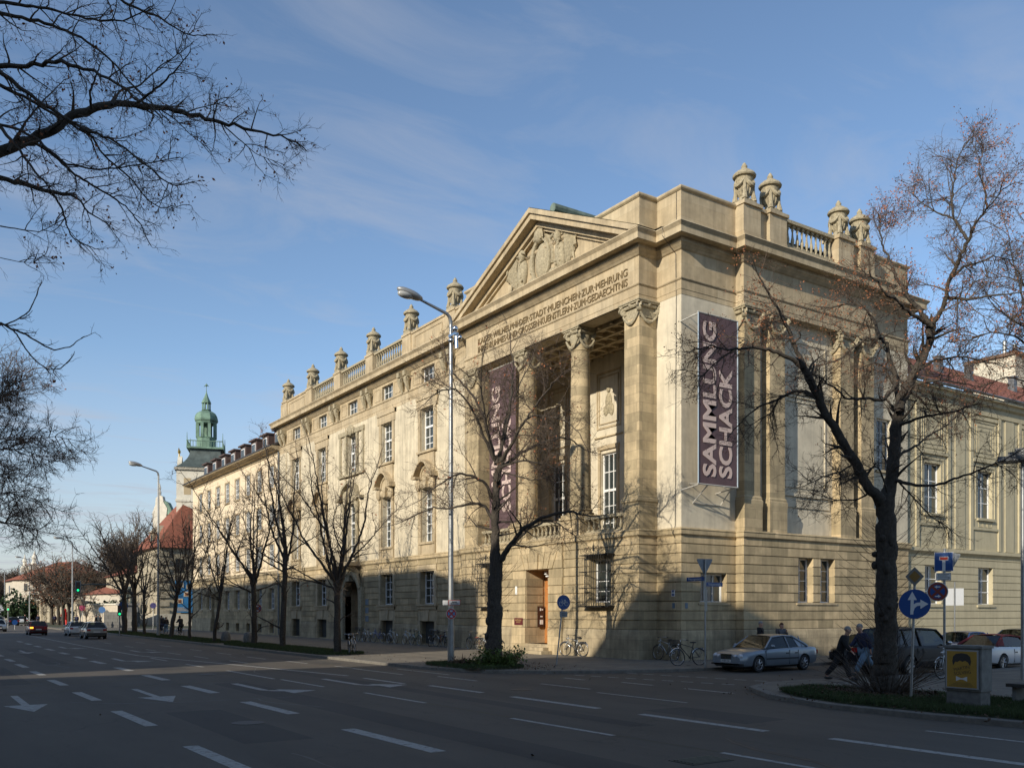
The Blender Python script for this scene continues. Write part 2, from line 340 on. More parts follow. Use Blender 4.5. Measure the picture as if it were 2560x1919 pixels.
# =====================================================  MUSEUM BUILDING (corner block with portico)
def museum():
    X0,X1,Y0,Y1=28.3,29.42,30.05,29.55
    B=thing('museum_building','sandstone corner building with a pedimented column portico and an inscription frieze','building',(38,39,0))
    FP=FX(X0); FC=FX(X1); FR=FY(Y0); FRp=FY(Y1)
    path=[(31.2,47.7),(X0,47.7),(X0,31.67),(X1,31.67),(X1,Y0),(33.0,Y0),(33.0,Y1),(43.2,Y1),(43.2,Y0),(47.0,Y0),(47.0,38)]
    # ---- podium
    dY0,dY1=38.62,40.72
    opL=(43.55,45.05,2.75,4.95); opR=(33.75,35.25,2.75,4.95); opD=(dY0,dY1,.62,4.6)
    b=MB(); dpt=.5
    wall(b,FP,31.67,47.7,0,5.85,[opL,opR,(dY0,dY1,.62,4.6)],1.25)
    wall(b,FY(31.67),X0,X1,0,5.85); wall(b,FC,Y0,31.67,0,5.85)
    w1=(30.6,32.35,2.75,4.12)
    wall(b,FR,X1,33.0,0,5.85,[w1],.45); wall(b,FX(33.0),Y1,Y0,0,5.85)
    w2=(36.9,38.05,2.78,5.02); w3=(38.62,39.77,2.78,5.02)
    wall(b,FRp,33.0,43.2,0,5.85,[w2,w3],.5); wall(b,FX(43.2),Y1,Y0,0,5.85)
    w4=(44.3,45.5,2.75,4.95)
    wall(b,FR,43.2,47.0,0,5.85,[w4],.45); wall(b,FY(47.7),X0,31.2,0,5.85)
    b.build('podium_wall',ST,B,fixn=False)
    b=MB()
    rust(b,FP,31.62,47.75,GR+[5.85],[opL,opR,(37.4,42.0,0,6)]);
    rust(b,FX(X0-.12),37.4,42.0,GR[:-3]+[],[(dY0,dY1,.62,4.6)]); b2=MB()
    b.fb(FP,37.4,42.0,GR[-3]+.025,5.83,-.17,0)
    b.fb(FP,37.4,dY0,0,GR[0],-.20,0); b.fb(FP,dY1,42.0,0,GR[0],-.20,0)
    b.fb(FP,37.4,dY0,GR[0],4.6,-.12,0); b.fb(FP,dY1,42,GR[0],4.6,-.12,0); 
    b.fb(FP,dY0,dY1,4.6,5.0,-.15,0)
    rust(b,FY(31.67),X0,X1-.0,GR+[5.85]); rust(b,FC,Y0-.05,31.62,GR+[5.85])
    rust(b,FR,X1,32.95,GR+[5.85],[w1]); rust(b,FX(33.0),Y1-.05,Y0-.05,GR+[5.85]); rust(b,FRp,33.0,43.2,GR+[5.85],[w2,w3]); rust(b,FR,43.25,47.0,GR+[5.85],[w4])
    # inner joints of the door jamb
    rust(b,FY(dY1),X0-.1,29.3,GR[:-3],(),.03)
    b.build('rusticated_courses',ST,B)
    b=MB(); b.sweep(path[1:-1] and [(X0,47.7),(X0,42.0)],[(-.1,1.5),(.06,1.5),(.09,1.44),(.12,1.2),(.12,0),(-.1,0)]); pr=[(-.1,1.5),(.06,1.5),(.09,1.44),(.12,1.2),(.12,0),(-.1,0)]
    b.sweep([(X0,37.4),(X0,31.67),(X1,31.67),(X1,Y0),(33.0,Y0),(33.0,Y1),(43.2,Y1),(43.2,Y0),(47.0,Y0),(47.0,38)],pr); b.build('plinth',STB,B)
    # keystone and voussoirs above door
    b=MB()
    for i in range(-3,4):
        u=39.67+i*.42; t=i*.13
        b.prism([(u-.19,4.62),(u+.19,4.62),(u+.19+t+.03,5.45),(u-.19+t-.03,5.45)],-.21 if i else -.27,-.16,FP)
    b.build('voussoirs',ST,B)
    # steps, door, bell panel
    b=MB(); b.box(X0-.9,38.2,0,X0+.1,41.1,.29); b.box(X0-.55,dY0-.1,.29,X0+.2,dY1+.1,.46); b.box(X0-.2,dY0,.46,29.6,dY1,.62); b.build('steps',STB,B)
    d=MB(); d.fb(FX(29.45),dY0,dY1,.62,4.6,0,.08)
    for zz in (1.0,1.9,2.8,3.6):
        for a in (dY0+.15,dY0+1.2): d.fb(FX(29.45),a,a+.75,zz,zz+.6,-.03,0)
    d=d.build('door',WOOD,B); k=MB(); k.ball((29.4,39.6,1.7),.05); k.build('handle',IRON,d)
    b=MB(); b.box(28.9,40.62,1.5,29.35,40.66,2.65); bp=b.build('bell_panel',mat('dark_brown_metal',(.045,.02,.015),.4),B)
    b=MB(); b.box(29.05,40.6,1.65,29.25,40.62,1.9); b.box(29.08,40.6,2.05,29.22,40.62,2.12); b.box(29.05,40.6,2.4,29.12,40.62,2.55); b.box(29.17,40.6,2.42,29.25,40.62,2.5); b.build('bell_labels',WHT,bp)
    b=MB(); b.box(X0-.2,40.95,1.62,X0-.17,41.75,2.0); pl=b.build('name_plaque',mat('maroon_enamel',(.11,.02,.02),.35),B)
    text('SAMMLUNG\nSCHACK',.11,mat('brass_letters',(.5,.35,.15),.4),'plaque_lettering',pl,frameM(FP,41.35,1.83,-.205,-1),.003)
    b=MB(); b.box(X0-.19,41.5,3.3,X0-.16,41.68,3.75); b.build('notice',WHT,B)
    b=MB(); b.fb(FP,39.4,39.6,4.35,4.5,.3,.5); b.ball((28.75,39.5,4.25),.12,.12,.06); b.build('door_lamp',WHT,B)
    # podium windows
    for o,(c,r) in ((opL,(3,4)),(opR,(3,4))):
        window(B,FP,o[0],o[1],o[2],o[3],.42,2,4,None,.10,.035)
    window(B,FR,*w1,.35,3,1,None,.07); window(B,FRp,*w2,.4,2,4,None,.07); window(B,FRp,*w3,.4,2,4,None,.07); window(B,FR,*w4,.35,2,3,None,.07)
    b=MB(); b.fb(FR,30.45,32.5,2.66,2.75,-.10,.3); b.fb(FRp,36.75,39.9,2.69,2.78,-.10,.3); b.fb(FR,44.15,45.6,2.66,2.75,-.1,.3)
    b.build('window_sills',STU,B)
    # cage grilles
    for cen in (34.43,44.3):
        g=MB(); u0,u1=cen-1.08,cen+1.08; F=FX(X0-.05)
        for i in range(13):
            u=u0+(u1-u0)*i/12; g.tube([F(u,2.55,-.42),F(u,5.2,-.42)],.014,4)
        for zz in (2.62,3.5,4.3,5.12): g.fb(F,u0-.05,u1+.05,zz-.02,zz+.02,-.44,-.40)
        for u in (u0,u1):
            for k in (1,2): g.tube([F(u,2.55,-.42+.14*k),F(u,5.2,-.42+.14*k)],.014,4)
            for zz in (2.62,3.5,4.3,5.12): g.fb(F,u-.02,u+.02,zz-.02,zz+.02,-.42,0)
        g.fb(F,u0,u1,5.12,5.15,-.42,0); g.fb(F,u0,u1,2.57,2.6,-.42,0)
        for i in range(-3,4):
            c=Vector(F(cen+i*.32,5.32+.04*(3-abs(i)),-.42)); spiral(g,c,Vector((0,1 if i<0 else -1,0)),Vector((0,0,1)),.15,1.5,.016,16)
        for k in range(7):
            a=PI*k/6; g.tube([F(cen,5.3,-.42),F(cen+math.cos(a)*.18,5.38+math.sin(a)*.28,-.42)],[.02,.005],4)
        g.tube([F(cen,5.3,-.42),F(cen,5.78,-.42)],[.04,.005],5)
        g.build('window_grille',IRON,B)
    # ledge
    b=MB(); b.sweep([(31.2,47.7)]+path[1:],LEDGE); b.build('podium_ledge',ST,B)
    # ---- upper walls (plaster) and loggia
    b=MB(); XB=32.9; ops=[(33.9,35.2,6.3,11.3),(38.65,40.0,6.3,11.3),(43.4,44.75,6.3,11.3)]
    wall(b,FX(XB),32.5,46.1,6.2,17.2,ops,.4); wall(b,FY(45.9),29.3,XB,6.2,17.2); b.quad((29.36,32.72,6.2),(XB,32.72,6.2),(XB,32.72,17.2),(29.36,32.72,17.2))
    wall(b,FC,Y0,31.67,6.2,16.9); r5=(44.1,45.4,10.1,12.95)
    wall(b,FR,X1,33.0,6.2,16.9); wall(b,FR,33.0,43.2,6.2,16.9); wall(b,FR,43.2,47.0,6.2,16.9,[r5],.4)
    wall(b,FX(29.3),45.9,47.6,6.2,16.9)
    b.build('plaster_wall',PLC,B,fixn=False)
    b=MB(); b.box(X0+.1,32.7,6.18,XB,46,6.28); b.box(X0+.35,31.9,16.95,XB,46,17.3)
    for i in range(5):
        x=X0+1.2+i*.95; b.box(x,32.7,16.72,x+.16,45.9,16.95)
    for i in range(14):
        y=32.9+i*.98; b.box(X0+1.0,y,16.75,XB,y+.16,16.95)
    b.build('coffered_ceiling',STU,B)
    for o in ops:
        window(B,FX(XB),o[0],o[1],o[2],o[3],.2,3,5,9.2,.09,.045)
        b=MB(); F=FX(XB); b.fb(F,o[0]-.22,o[0]-.02,6.3,11.5,-.08,0); b.fb(F,o[1]+.02,o[1]+.22,6.3,11.5,-.08,0); b.fb(F,o[0]-.25,o[1]+.25,11.5,11.72,-.12,0)
        c=(o[0]+o[1])/2; b.fb(F,c-1.2,c+1.2,12.2,12.27,-.10,0)
        for (a,z0,z1,t) in ((1.05,12.7,15.9,.1),(.85,12.95,15.65,.06)):
            b.fb(F,c-a,c-a+t,z0,z1,-.05,0); b.fb(F,c+a-t,c+a,z0,z1,-.05,0); b.fb(F,c-a,c+a,z0,z0+t,-.055,0); b.fb(F,c-a,c+a,z1-t,z1,-.055,0)
        w=b.build('window_surround',STU,B); b=MB()
        # small relief figure in the plaque
        b.ball(F(c,14.1,-.02),.10,.28,.6); b.ball(F(c,14.85,-.04),.1,.15,.18); b.ball(F(c-.25,13.7,-.02),.08,.2,.35); b.ball(F(c+.25,13.7,-.02),.08,.2,.3); b.build('relief_figure',SCU,w,smooth=60)
    # pillars, columns
    for y0,y1,n in ((31.67,32.72,0),(45.9,47.3,0)):
        b=MB(); b.box(X0+.02,y0,7.75,29.42 if y0<40 else 29.36,y1,16.1); e=.0
        b.box(X0-.04,y0-.05,6.2,29.41,y1+.05,7.35); b.sweep([(29.4,y1),(X0+.02,y1),(X0+.02,y0),(29.4,y0)],[(0,7.78),(.06,7.74),(.06,7.68),(.12,7.62),(.12,7.5),(.07,7.45),(.06,7.35),(0,7.35)])
        p=b.build('pillar',ST,B); b=MB(); ionic(b,X0+.55,(y0+y1)/2,16.1,1.05,True); b.build('capital',SCU,p,smooth=40)
    for y in (36.93,41.70):
        b=MB(); cx=X0+.68; b.lathe([(.56,7.62),(.545,9),(.53,11),(.505,13.5),(.475,15.6),(.48,15.7),(.52,15.74),(.48,15.8),(.48,16.15)],28,(cx,y,0))
        b.lathe([(.68,7.32),(.72,7.38),(.70,7.44),(.60,7.48),(.60,7.52),(.65,7.56),(.62,7.62)],28,(cx,y,0)); b.box(cx-.72,y-.72,7.18,cx+.72,y+.72,7.32); b.box(cx-.67,y-.82,6.2,cx+.67,y+.82,7.05); b.box(cx-.74,y-.88,7.05,cx+.74,y+.88,7.18)
        p=b.build('column',ST,B,smooth=30); b=MB(); ionic(b,cx,y,16.12,.96); b.build('capital',SCU,p,smooth=40)
    for a,c in ((32.77,36.05),(37.81,40.82),(42.58,45.85)): balustrade(B,FP,a,c,6.2,7.12,.25,.52,8)
    # pilasters on the side front
    for a in (33.05,34.85,40.3,42.05):
        b=MB(); c=a+1.1; F=FY(Y1)
        b.fb(F,a,c,7.9,16.1,0,.6); b.fb(F,a-.08,c+.08,6.2,7.3,-.08,.6)
        b.sweep([(a,Y1+.5),(a,Y1),(c,Y1),(c,Y1+.5)],[(0,7.9),(.03,7.86),(.07,7.8),(.06,7.72),(.10,7.66),(.10,7.5),(.08,7.3),(0,7.3)])
        p=b.build('pilaster',ST,B); b=MB(); ionic(b,(a+c)/2,Y1+.55,16.1,1.1,True); b.build('capital',SCU,p,smooth=40)
    b=MB(); F=FY(Y0)
    def fr(u0,u1,z0,z1,w=.08,d=.05):
        b.fb(F,u0,u0+w,z0,z1,-d,0); b.fb(F,u1-w,u1,z0,z1,-d,0); b.fb(F,u0+w,u1-w,z1-w,z1,-d,0); b.fb(F,u0+w,u1-w,z0,z0+w,-d,0)
    fr(36.5,39.7,8.6,13.0); fr(36.5,39.7,14.2,16.0); b.fb(F,36.1,40.1,13.3,13.5,-.15,0); b.fb(F,36.1,40.1,13.15,13.3,-.08,0); b.fb(F,36.3,40.0,8.15,8.3,-.15,0); b.fb(F,36.3,40.0,7.6,8.15,-.06,0)
    b.build('wall_panel',PLC,B)
    window(B,FR,*r5,.25,2,4,None,.08); b=MB(); b.fb(FR,44.0,45.5,9.98,10.1,-.12,.2); b.build('window_sills',STU,B)
    # ---- entablature, cornice, attic
    ep=[(31.2,47.3),(X0,47.3)]+path[2:]
    b=MB(); b.sweep(ep,ARCH); b.sweep(ep,[(-.3,18.95),(.0,18.95),(.0,17.6),(-.3,17.6)]); b.box(X0+.02,32.7,16.86,X0+.95,45.9,17.6)
    b.build('entablature',STU,B)
    b=MB(); b.sweep(ep,CORN); cor=b.build('cornice',STU,B)
    b=MB(); b.sweep([(33,47.3),(X0+.02,47.3),(X0+.02,31.67),(X1,31.67),(X1,Y0+.02),(33.0,Y0+.02)],[(-.3,21.7),(0,21.7),(0,20.35),(.03,20.33),(.03,19.9),(-.3,19.9)])
    b.sweep([(33,47.3),(X0+.02,47.3),(X0+.02,31.67),(X1,31.67),(X1,Y0+.02),(33.0,Y0+.02)],COPE)
    def pier(u0,u1,d,z1=21.7):
        b.fb(FY(Y1),u0,u1,19.85,20.4,d-.03,.9); b.fb(FY(Y1),u0,u1,20.4,z1,d,.9); b.fb(FY(Y1),u0-.06,u1+.06,z1,z1+.16,d-.1,1.0)
    pier(33.0,34.2,0); pier(34.2,34.85,.22,21.68); pier(34.85,36.1,0); b.fb(FY(Y1),36.1,40.15,19.85,20.42,.1,.8)
    pier(40.15,41.4,0); pier(41.4,42.0,.22,21.68); pier(42.0,43.2,0)
    b.sweep([(43.2,Y0+.02),(47,Y0+.02),(47,38)],[(-.3,21.7),(0,21.7),(0,19.9),(-.3,19.9)]); b.sweep([(43.2,Y0+.02),(47,Y0+.02),(47,38)],COPE)
    b.build('attic',STU,B)
    balustrade(B,FY(Y1),36.12,40.13,20.42,21.86,.25,.6,11)
    for x in (33.6,35.45,40.8,42.6): urn(B,x,Y1+.5,21.86,1.0,0)
    b=MB(); b.quad((X0+.3,31.9,21.5),(46.9,30.3,21.5),(46.9,46,21.5),(X0+.3,46,21.5)); b.quad((28.6,30.5,19.9),(46.9,30.3,19.9),(46.9,46,19.9),(28.6,46,19.9)); b.quad((46.9,30.1,0),(46.9,47.5,0),(46.9,47.5,21.5),(46.9,30.1,21.5)); b.quad((30,47.5,0),(46.9,47.5,0),(46.9,47.5,21.5),(30,47.5,21.5))
    b.build('roof',mat('roofing_felt',(.08,.08,.075),.9),B)
    b=MB(); b.fb(FY(Y1),33.02,43.18,16.88,17.3,.03,.6); b.fb(FY(Y1),33.02,43.18,5.9,6.19,.03,.6); b.build('soffit',STU,B)
    # ---- pediment
    yc=39.4; ya,yb=31.67-.86,47.3+.86; zb=19.8; za=23.75
    b=MB(); F=FP
    # tympanum
    b.prism([(31.7,19.8),(47.2,19.8),(yc,za-.45)],.12,.5,F)
    sl=(za-zb)/(yc-ya)
    for sgn,ye in ((-1,ya),(1,yb)):
        for (d0,d1,o0,o1) in ((-.86,.1,0,.26),(-.74,.1,.26,.56),(-.30,.1,.56,.86),(-.12,.12,.86,1.02)):
            # raking band: lower the roof line by o0..o1
            b.prism([(ye,zb-o0+.0),(yc,za-o0),(yc,za-o1),(ye+(-sgn)*(o1/sl),zb) if o1>0 else (ye,zb)],d0,d1,F) if False else b.prism([(ye-sgn*(o0/sl),zb+.001*o0),(yc,za-o0),(yc,za-o1),(ye-sgn*(o1/sl),zb+.001)],d0+.001*(o0+1),d1,F)
    b.build('pediment',STU,B)
    b=MB(); CU=mat('verdigris_copper',(.13,.17,.14),.7,.1,noise=.4,nscale=2)
    b.quad((X0-.84,ya,zb+.03),(X0-.84,yc,za+.03),(36.5,yc,za+.03),(36.5,ya,zb+.03)); b.quad((X0-.84,yb,zb+.03),(X0-.84,yc,za+.03),(36.5,yc,za+.03),(36.5,yb,zb+.03))
    b.tube([(X0+.5,yc-.3,za+.22),(36.5,yc-.3,za+.22)],.26,10); b.build('copper_roof',CU,B)
    # relief: shield with crown between two eagles
    b=MB(); xr=X0+.05
    b.ball((xr,yc,21.1),.22,.62,1.0,14,8); 
    pts=[(xr-.1,yc+math.cos(a)*.78,21.1+math.sin(a)*1.18) for a in np.linspace(0,2*PI,21)]; b.tube(pts,.13,6)
    pts=[(xr-.05,yc+math.cos(a)*1.0,21.1+math.sin(a)*1.35) for a in np.linspace(-.3,PI+.3,15)]; b.tube(pts,.10,5)
    b.ball((xr-.15,yc+.05,22.45),.28,.42,.42); b.ball((xr-.2,yc,22.95),.14,.14,.16)
    for k in range(5): b.tube([(xr-.3,yc-.4+.2*k,22.2),(xr-.25,yc-.25+.125*k,22.8)],.05,4)
    for s in (-1,1):
        c=yc+s*1.75
        b.ball((xr-.08,c,20.85),.30,.42,.85,12,8,Matrix.Rotation(s*.18,3,'X')); b.ball((xr-.2,c-s*.12,21.85),.22,.26,.34); b.tube([(xr-.3,c-s*.3,21.95),(xr-.36,c-s*.52,21.9),(xr-.36,c-s*.58,21.78)],[.12,.08,.02],6)
        for k in range(3): b.tube([(xr-.15,c-s*.1+k*.12,20.3),(xr-.3,c-s*.2+k*.14,19.98)],[.14,.07],5)
        for k in range(8):
            t=k/7; b.tube([(xr-.05,c+s*(.35+.1*t),21.6-.35*t),(xr-.08,c+s*(.85+.35*t),21.5-.5*t),(xr-.1,c+s*(.75+.55*(1-t)*.6+.1),20.9-.7*(1-t)-.2*t)],[.09,.11,.03],5)
        for k in range(7):
            u=c+s*(.5+.13*k); b.tube([(xr-.12,u-s*.1,22.05-.10*k),(xr-.2,u+s*.05,21.4-.08*k),(xr-.08,u+s*.0,20.1+.12*k)],[.07,.11,.04],5)
        b.tube([(xr-.15,c+s*.25,21.9),(xr-.2,c+s*.7,22.25),(xr-.2,c+s*1.15,21.9),(xr-.15,c+s*1.45,21.3)],[.13,.16,.14,.08],6)
        for k in range(14): 
            b.ball((xr-.30,c+random.Random(k).uniform(-.25,.25),20.4+k*.09),.08,.09,.09,5,4)
        b.ball((xr,yc+s*.95,20.2),.2,.4,.28); b.ball((xr-.05,yc+s*.55,19.98),.2,.3,.18)
    b.box(xr-.25,yc-3.0,19.82,xr+.2,yc+3.0,19.96)
    b.build('pediment_relief',SCU,B,smooth=60)
    # inscription
    L=mat('shaded_letter_stone',(.20,.145,.075),.9)  # stone colour darkened to imitate the relief shading of the letters
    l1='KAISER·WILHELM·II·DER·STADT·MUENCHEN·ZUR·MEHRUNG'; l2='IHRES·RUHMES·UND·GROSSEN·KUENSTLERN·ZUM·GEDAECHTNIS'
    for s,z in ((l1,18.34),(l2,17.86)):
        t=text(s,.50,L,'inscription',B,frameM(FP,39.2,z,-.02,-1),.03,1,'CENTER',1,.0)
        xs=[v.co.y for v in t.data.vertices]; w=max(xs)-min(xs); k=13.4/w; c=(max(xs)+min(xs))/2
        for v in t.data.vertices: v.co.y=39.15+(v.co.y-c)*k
    # lightning conductor, small plaques at the corner
    b=MB(); b.tube([(X1-.03,Y0+.35,1.2),(X1-.03,Y0+.35,5.7),(X1-.25,Y0+.3,5.95),(X1-.05,Y0+.35,6.3),(X1-.03,Y0+.3,16.8),(X1-.08,Y0+.3,18.8),(X1-.9,Y0+.3,19.4),(X1-.9,Y0+.3,19.8),(X1-.02,Y0+.3,20.1),(X1-.02,Y0+.3,21.8)],.014,4)
    b.build('lightning_conductor',IRON,B)
    BL=mat('sign_blue',(.01,.06,.22),.4)
    b=MB(); b.fb(FX(X1-.06),30.4,30.62,3.05,3.35,-.01,0); p=b.build('small_plaque',WHT,B); b=MB(); F=FX(X1-.075); b.prism([(30.51,3.06),(30.61,3.13),(30.51,3.2),(30.41,3.13)],-.005,0,F); b.prism([(30.51,3.2),(30.6,3.34),(30.42,3.34)],-.005,0,F); b.build('emblem',BL,p)
    for F,u in ((FX(X1-.06),30.4),(FY(Y0-.06),29.6)):
        b=MB(); b.fb(F,u,u+.17,2.5,2.75,-.01,0); b.build('small_plaque',mat('blue_grey_enamel',(.12,.18,.24),.4),B)
museum()
# =====================================================  LONG WING
def wing():
    XW=28.93; F=FX(XW); Ya,Yb=47.75,81.9
    B=thing('palace_wing','long stained cream wing with tall white windows and stone urns along its roof balustrade','building',(36,65,0))
    cs=[53.3+6.12*i for i in range(5)]; ops=[]; g=[]; bs=[]; a3=[]; r2=[]
    for i,c in enumerate(cs):
        a3.append((c-.9,c+.9,17.72,18.72))
        if i!=2: g.append((c-1.0,c+1.0,2.85,5.05)); bs.append((c-.95,c+.95,.2,1.7)); r2.append((c-.78,c+.78,7.0,10.6)); r2.append((c-.88,c+.88,13.1,15.95))
    c=cs[2]; arch=(c-1.45,c+1.45,.12,5.0)
    tri=[(c-.85,c+.85,13.1,16.1),(c-1.95,c-1.25,13.1,15.7),(c+1.25,c+1.95,13.1,15.7)]
    bal=[(c-1.0,c+1.0,6.9,10.8)]; 
    b=MB(); wall(b,F,Ya,Yb,0,5.85,g+bs+[arch],.5); b.build('ground_wall',ST,B,fixn=False)
    gz=GR+[5.85]; b=MB(); allg=[(u0-.35,u1+.35,z0-.4,z1+.45) for u0,u1,z0,z1 in g]+[(u0-.4,u1+.4,z0-.3,2.5) for u0,u1,z0,z1 in bs]+[(c-2.2,c+2.2,0,5.7)]
    rust(b,F,Ya,Yb,gz,allg); b.build('rusticated_courses',ST,B)
    b=MB()
    for lo,hi in ((Ya,cs[0]-1.2),*[(cs[i]+1.2 if i!=2 else cs[2]+2.0,cs[i+1]-(1.2 if i+1!=2 else 2.0)) for i in range(4)],(cs[4]+1.2,Yb)):
        b.sweep([(XW,hi),(XW,lo)],[(-.1,1.5),(.05,1.5),(.08,1.42),(.11,1.2),(.11,0),(-.1,0)])
    b.build('plinth',STB,B)
    for u0,u1,z0,z1 in g:
        m=(u0+u1)/2; b=MB()
        b.fb(F,u0-.3,u0,z0-.35,z1+.1,-.09,0); b.fb(F,u1,u1+.3,z0-.35,z1+.1,-.09,0); b.fb(F,u0-.3,u1+.3,z1+.1,z1+.42,-.12,0); b.fb(F,u0-.1,u1+.1,z1,z1+.1,-.06,0)
        for k in range(4):
            for s,e in ((u0-.42,u0-.3),(u1+.3,u1+.42)): b.fb(F,s,e,GR[3]+k*.884+.1,GR[3]+k*.884+.42,-.08,0)
        b.fb(F,u0-.45,u1+.45,z0-.12,z0,-.2,.3); b.fb(F,u0-.3,u1+.3,z0-.34,z0-.12,-.12,0)
        b.fb(F,u0-.3,u1+.3,1.72,2.5,-.04,0); b.prism([(m-.2,1.72),(m+.2,1.72),(m+.32,2.48),(m-.32,2.48)],-.12,-.04,F)
        b.fb(F,u0-.32,u0,.1,1.72,-.08,0); b.fb(F,u1,u1+.32,.1,1.72,-.08,0)
        b.build('window_surround',STU,B)
    for u0,u1,z0,z1 in g: window(B,F,u0,u1,z0,z1,.4,3,4,None,.07,.045)
    for i,(u0,u1,z0,z1) in enumerate(bs):
        k=MB(); k.fb(F,u0,u1,z0,z1,.35,.38); q=k.build('basement_window',mat('grey_shutter',(.09,.1,.105),.7),B); k=MB()
        for j in range(12): u=u0+(u1-u0)*(j+.5)/12; k.tube([F(u,z0,.08),F(u,z1,.08)],.014,4)
        k.fb(F,u0,u1,.8,.83,.06,.10); k.build('bars',IRON,q)
    # portal
    b=MB(); n=16; Fo=F
    for i in range(n):
        a0=PI*i/n; a1=PI*(i+1)/n; r0,r1=1.45,1.95; zc=3.55
        b.prism([(c+r0*math.cos(a0),zc+r0*math.sin(a0)),(c+r1*math.cos(a0),zc+r1*math.sin(a0)),(c+r1*math.cos(a1),zc+r1*math.sin(a1)),(c+r0*math.cos(a1),zc+r0*math.sin(a1))],-.22,.5,F)
    b.fb(F,c-1.95,c-1.45,.1,3.55,-.22,.5); b.fb(F,c+1.45,c+1.95,.1,3.55,-.22,.5)
    # spandrels fill behind arch
    for s in(-1,1):
        poly=[(c+s*1.45,5.0),(c,5.0)]+[(c+s*1.45*math.cos(a),3.55+1.45*math.sin(a)) for a in np.linspace(PI/2,0,9)]
        b.prism(poly,.0,.5,F)
    b.box(XW-.5,c-.35,4.7,XW,c+.35,5.8); b.ball((XW-.35,c,5.35),.3,.4,.45)
    for s in (-1,1):
        b.tube([F(c+s*1.9,4.1,-.3),F(c+s*1.6,4.9,-.35),F(c+s*1.0,5.3,-.35),F(c+s*.4,5.3,-.3)],[.12,.22,.26,.2],7)
        b.box(XW-.30,c+s*2.0-.25,0,XW,c+s*2.0+.25,4.2) if s<0 else b.box(XW-.30,c+1.98,0,XW,c+2.4,4.2)
    b.build('portal',SCU,B,smooth=30)
    d=MB(); d.fb(FX(XW+1.25),c-1.45,c+1.45,.12,5.0,0,.08)
    for k in (-1,1):
        for z in (.5,1.5,2.5): d.fb(FX(XW+1.25),c+k*.7-.5,c+k*.7+.5,z,z+.75,-.04,0)
    d=d.build('door',mat('red_oak_door',(.22,.07,.025),.5,noise=.2),B); k=MB(); k.ball((XW+1.2,c,1.3),.06); k.build('handle',IRON,d)
    k=MB(); wall(k,FY(c+1.45),XW+.4,XW+1.3,0,5); wall(k,FY(c-1.45),XW+.4,XW+1.3,0,5); k.build('portal_jamb',ST,B)
    for s in (-1,1):
        for j in range(3):
            k=MB(); y=c+s*2.75-.28; k.box(XW-.07,y,1.6+j*.62,XW-.055,y+.56,2.05+j*.62); k.build('name_plate',mat('blue_grey_enamel',(.12,.18,.24),.4),B)
    # balcony
    b=MB(); b.box(XW-1.1,c-1.7,5.85,XW,c+1.7,6.15); b.tube([F(c-1.2,5.3,-.05),F(c-1.2,5.85,-.8)],[.25,.2],8); b.tube([F(c+1.2,5.3,-.05),F(c+1.2,5.85,-.8)],[.25,.2],8); q=b.build('balcony',STU,B)
    k=MB()
    for j in range(24):
        y=c-1.6+3.2*j/23; k.tube([(XW-1.0,y,6.15),(XW-1.0,y,7.05)],.014,4)
    k.tube([(XW,c-1.6,7.05),(XW-1.0,c-1.6,7.05),(XW-1.0,c+1.6,7.05),(XW,c+1.6,7.05)],.03,5); k.build('railing',IRON,q)
    # upper walls
    b=MB(); wall(b,F,Ya,Yb,5.85,17.3,r2+tri+bal,.45); b.build('plaster_wall',PLW,B,fixn=False)
    b=MB(); wall(b,F,Ya,Yb,17.3,19.0,a3,.35); b.build('attic_storey_wall',STU,B,fixn=False)
    # lesenes
    b=MB()
    for i in range(4):
        m=(cs[i]+cs[i+1])/2; b.fb(F,m-1.75,m-.02,6.2,16.85,-.07,0); b.fb(F,m+.02,m+1.75,6.2,16.5,-.07,0)
    b.fb(F,Yb-1.6,Yb,6.2,16.85,-.07,0); b.fb(F,Ya+.6,Ya+2.2,6.2,16.85,-.10,0); b.fb(F,Ya+2.25,Ya+3.6,6.2,16.85,-.05,0)
    b.build('lesenes',PLW,B)
    # surrounds upper
    for i,cc in enumerate(cs):
        b=MB()
        if i!=2:
            u0,u1=cc-.88,cc+.88
            b.fb(F,u0-.35,u0-.02,12.9,16.4,-.10,0); b.fb(F,u1+.02,u1+.35,12.9,16.4,-.10,0); b.fb(F,u0-.55,u1+.55,15.97,16.85,-.12,0); b.fb(F,u0-.55,u1+.55,16.55,16.86,-.18,0)
            b.fb(F,u0-.4,u1+.4,12.95,13.1,-.22,.1); b.fb(F,u0-.15,u1+.15,11.7,12.95,-.10,0)
            v0,v1=cc-.78,cc+.78
            b.fb(F,v0-.35,v0-.02,6.2,11.0,-.12,0); b.fb(F,v1+.02,v1+.35,6.2,11.0,-.12,0); b.fb(F,v0,v1,6.2,6.85,-.08,0); b.fb(F,v0-.3,v1+.3,6.85,7.0,-.18,.1)
            b.fb(F,v0-.35,v1+.35,10.62,11.0,-.12,0)
            # segmental hood on scrolls
            m=cc; n=14; pts=[]
            for k in range(n+1):
                t=k/n; u=m-1.35+2.7*t; s=(t-.5)*2; z=11.35+(.95*math.cos(s*PI/2*1.15) if abs(s)<.87 else .0)+ (0.06 if abs(s)>.87 else 0); pts.append((u,z))
            for k in range(n):
                (ua,z0),(ub,z1)=pts[k],pts[k+1]; b.prism([(ua,z0),(ub,z1),(ub,z1+.16),(ua,z0+.16)],-.55,0,F)
            b.prism([(m-.95,11.2),(m+.95,11.2)]+[(m+.95*math.cos(a),11.25+.95*math.sin(a)) for a in np.linspace(0,PI,10)],-.14,0,F)
            pp=[F(m+.72*math.cos(a),11.3+.68*math.sin(a),-.16) for a in np.linspace(0,PI,12)]; b.tube(pp,.06,5)
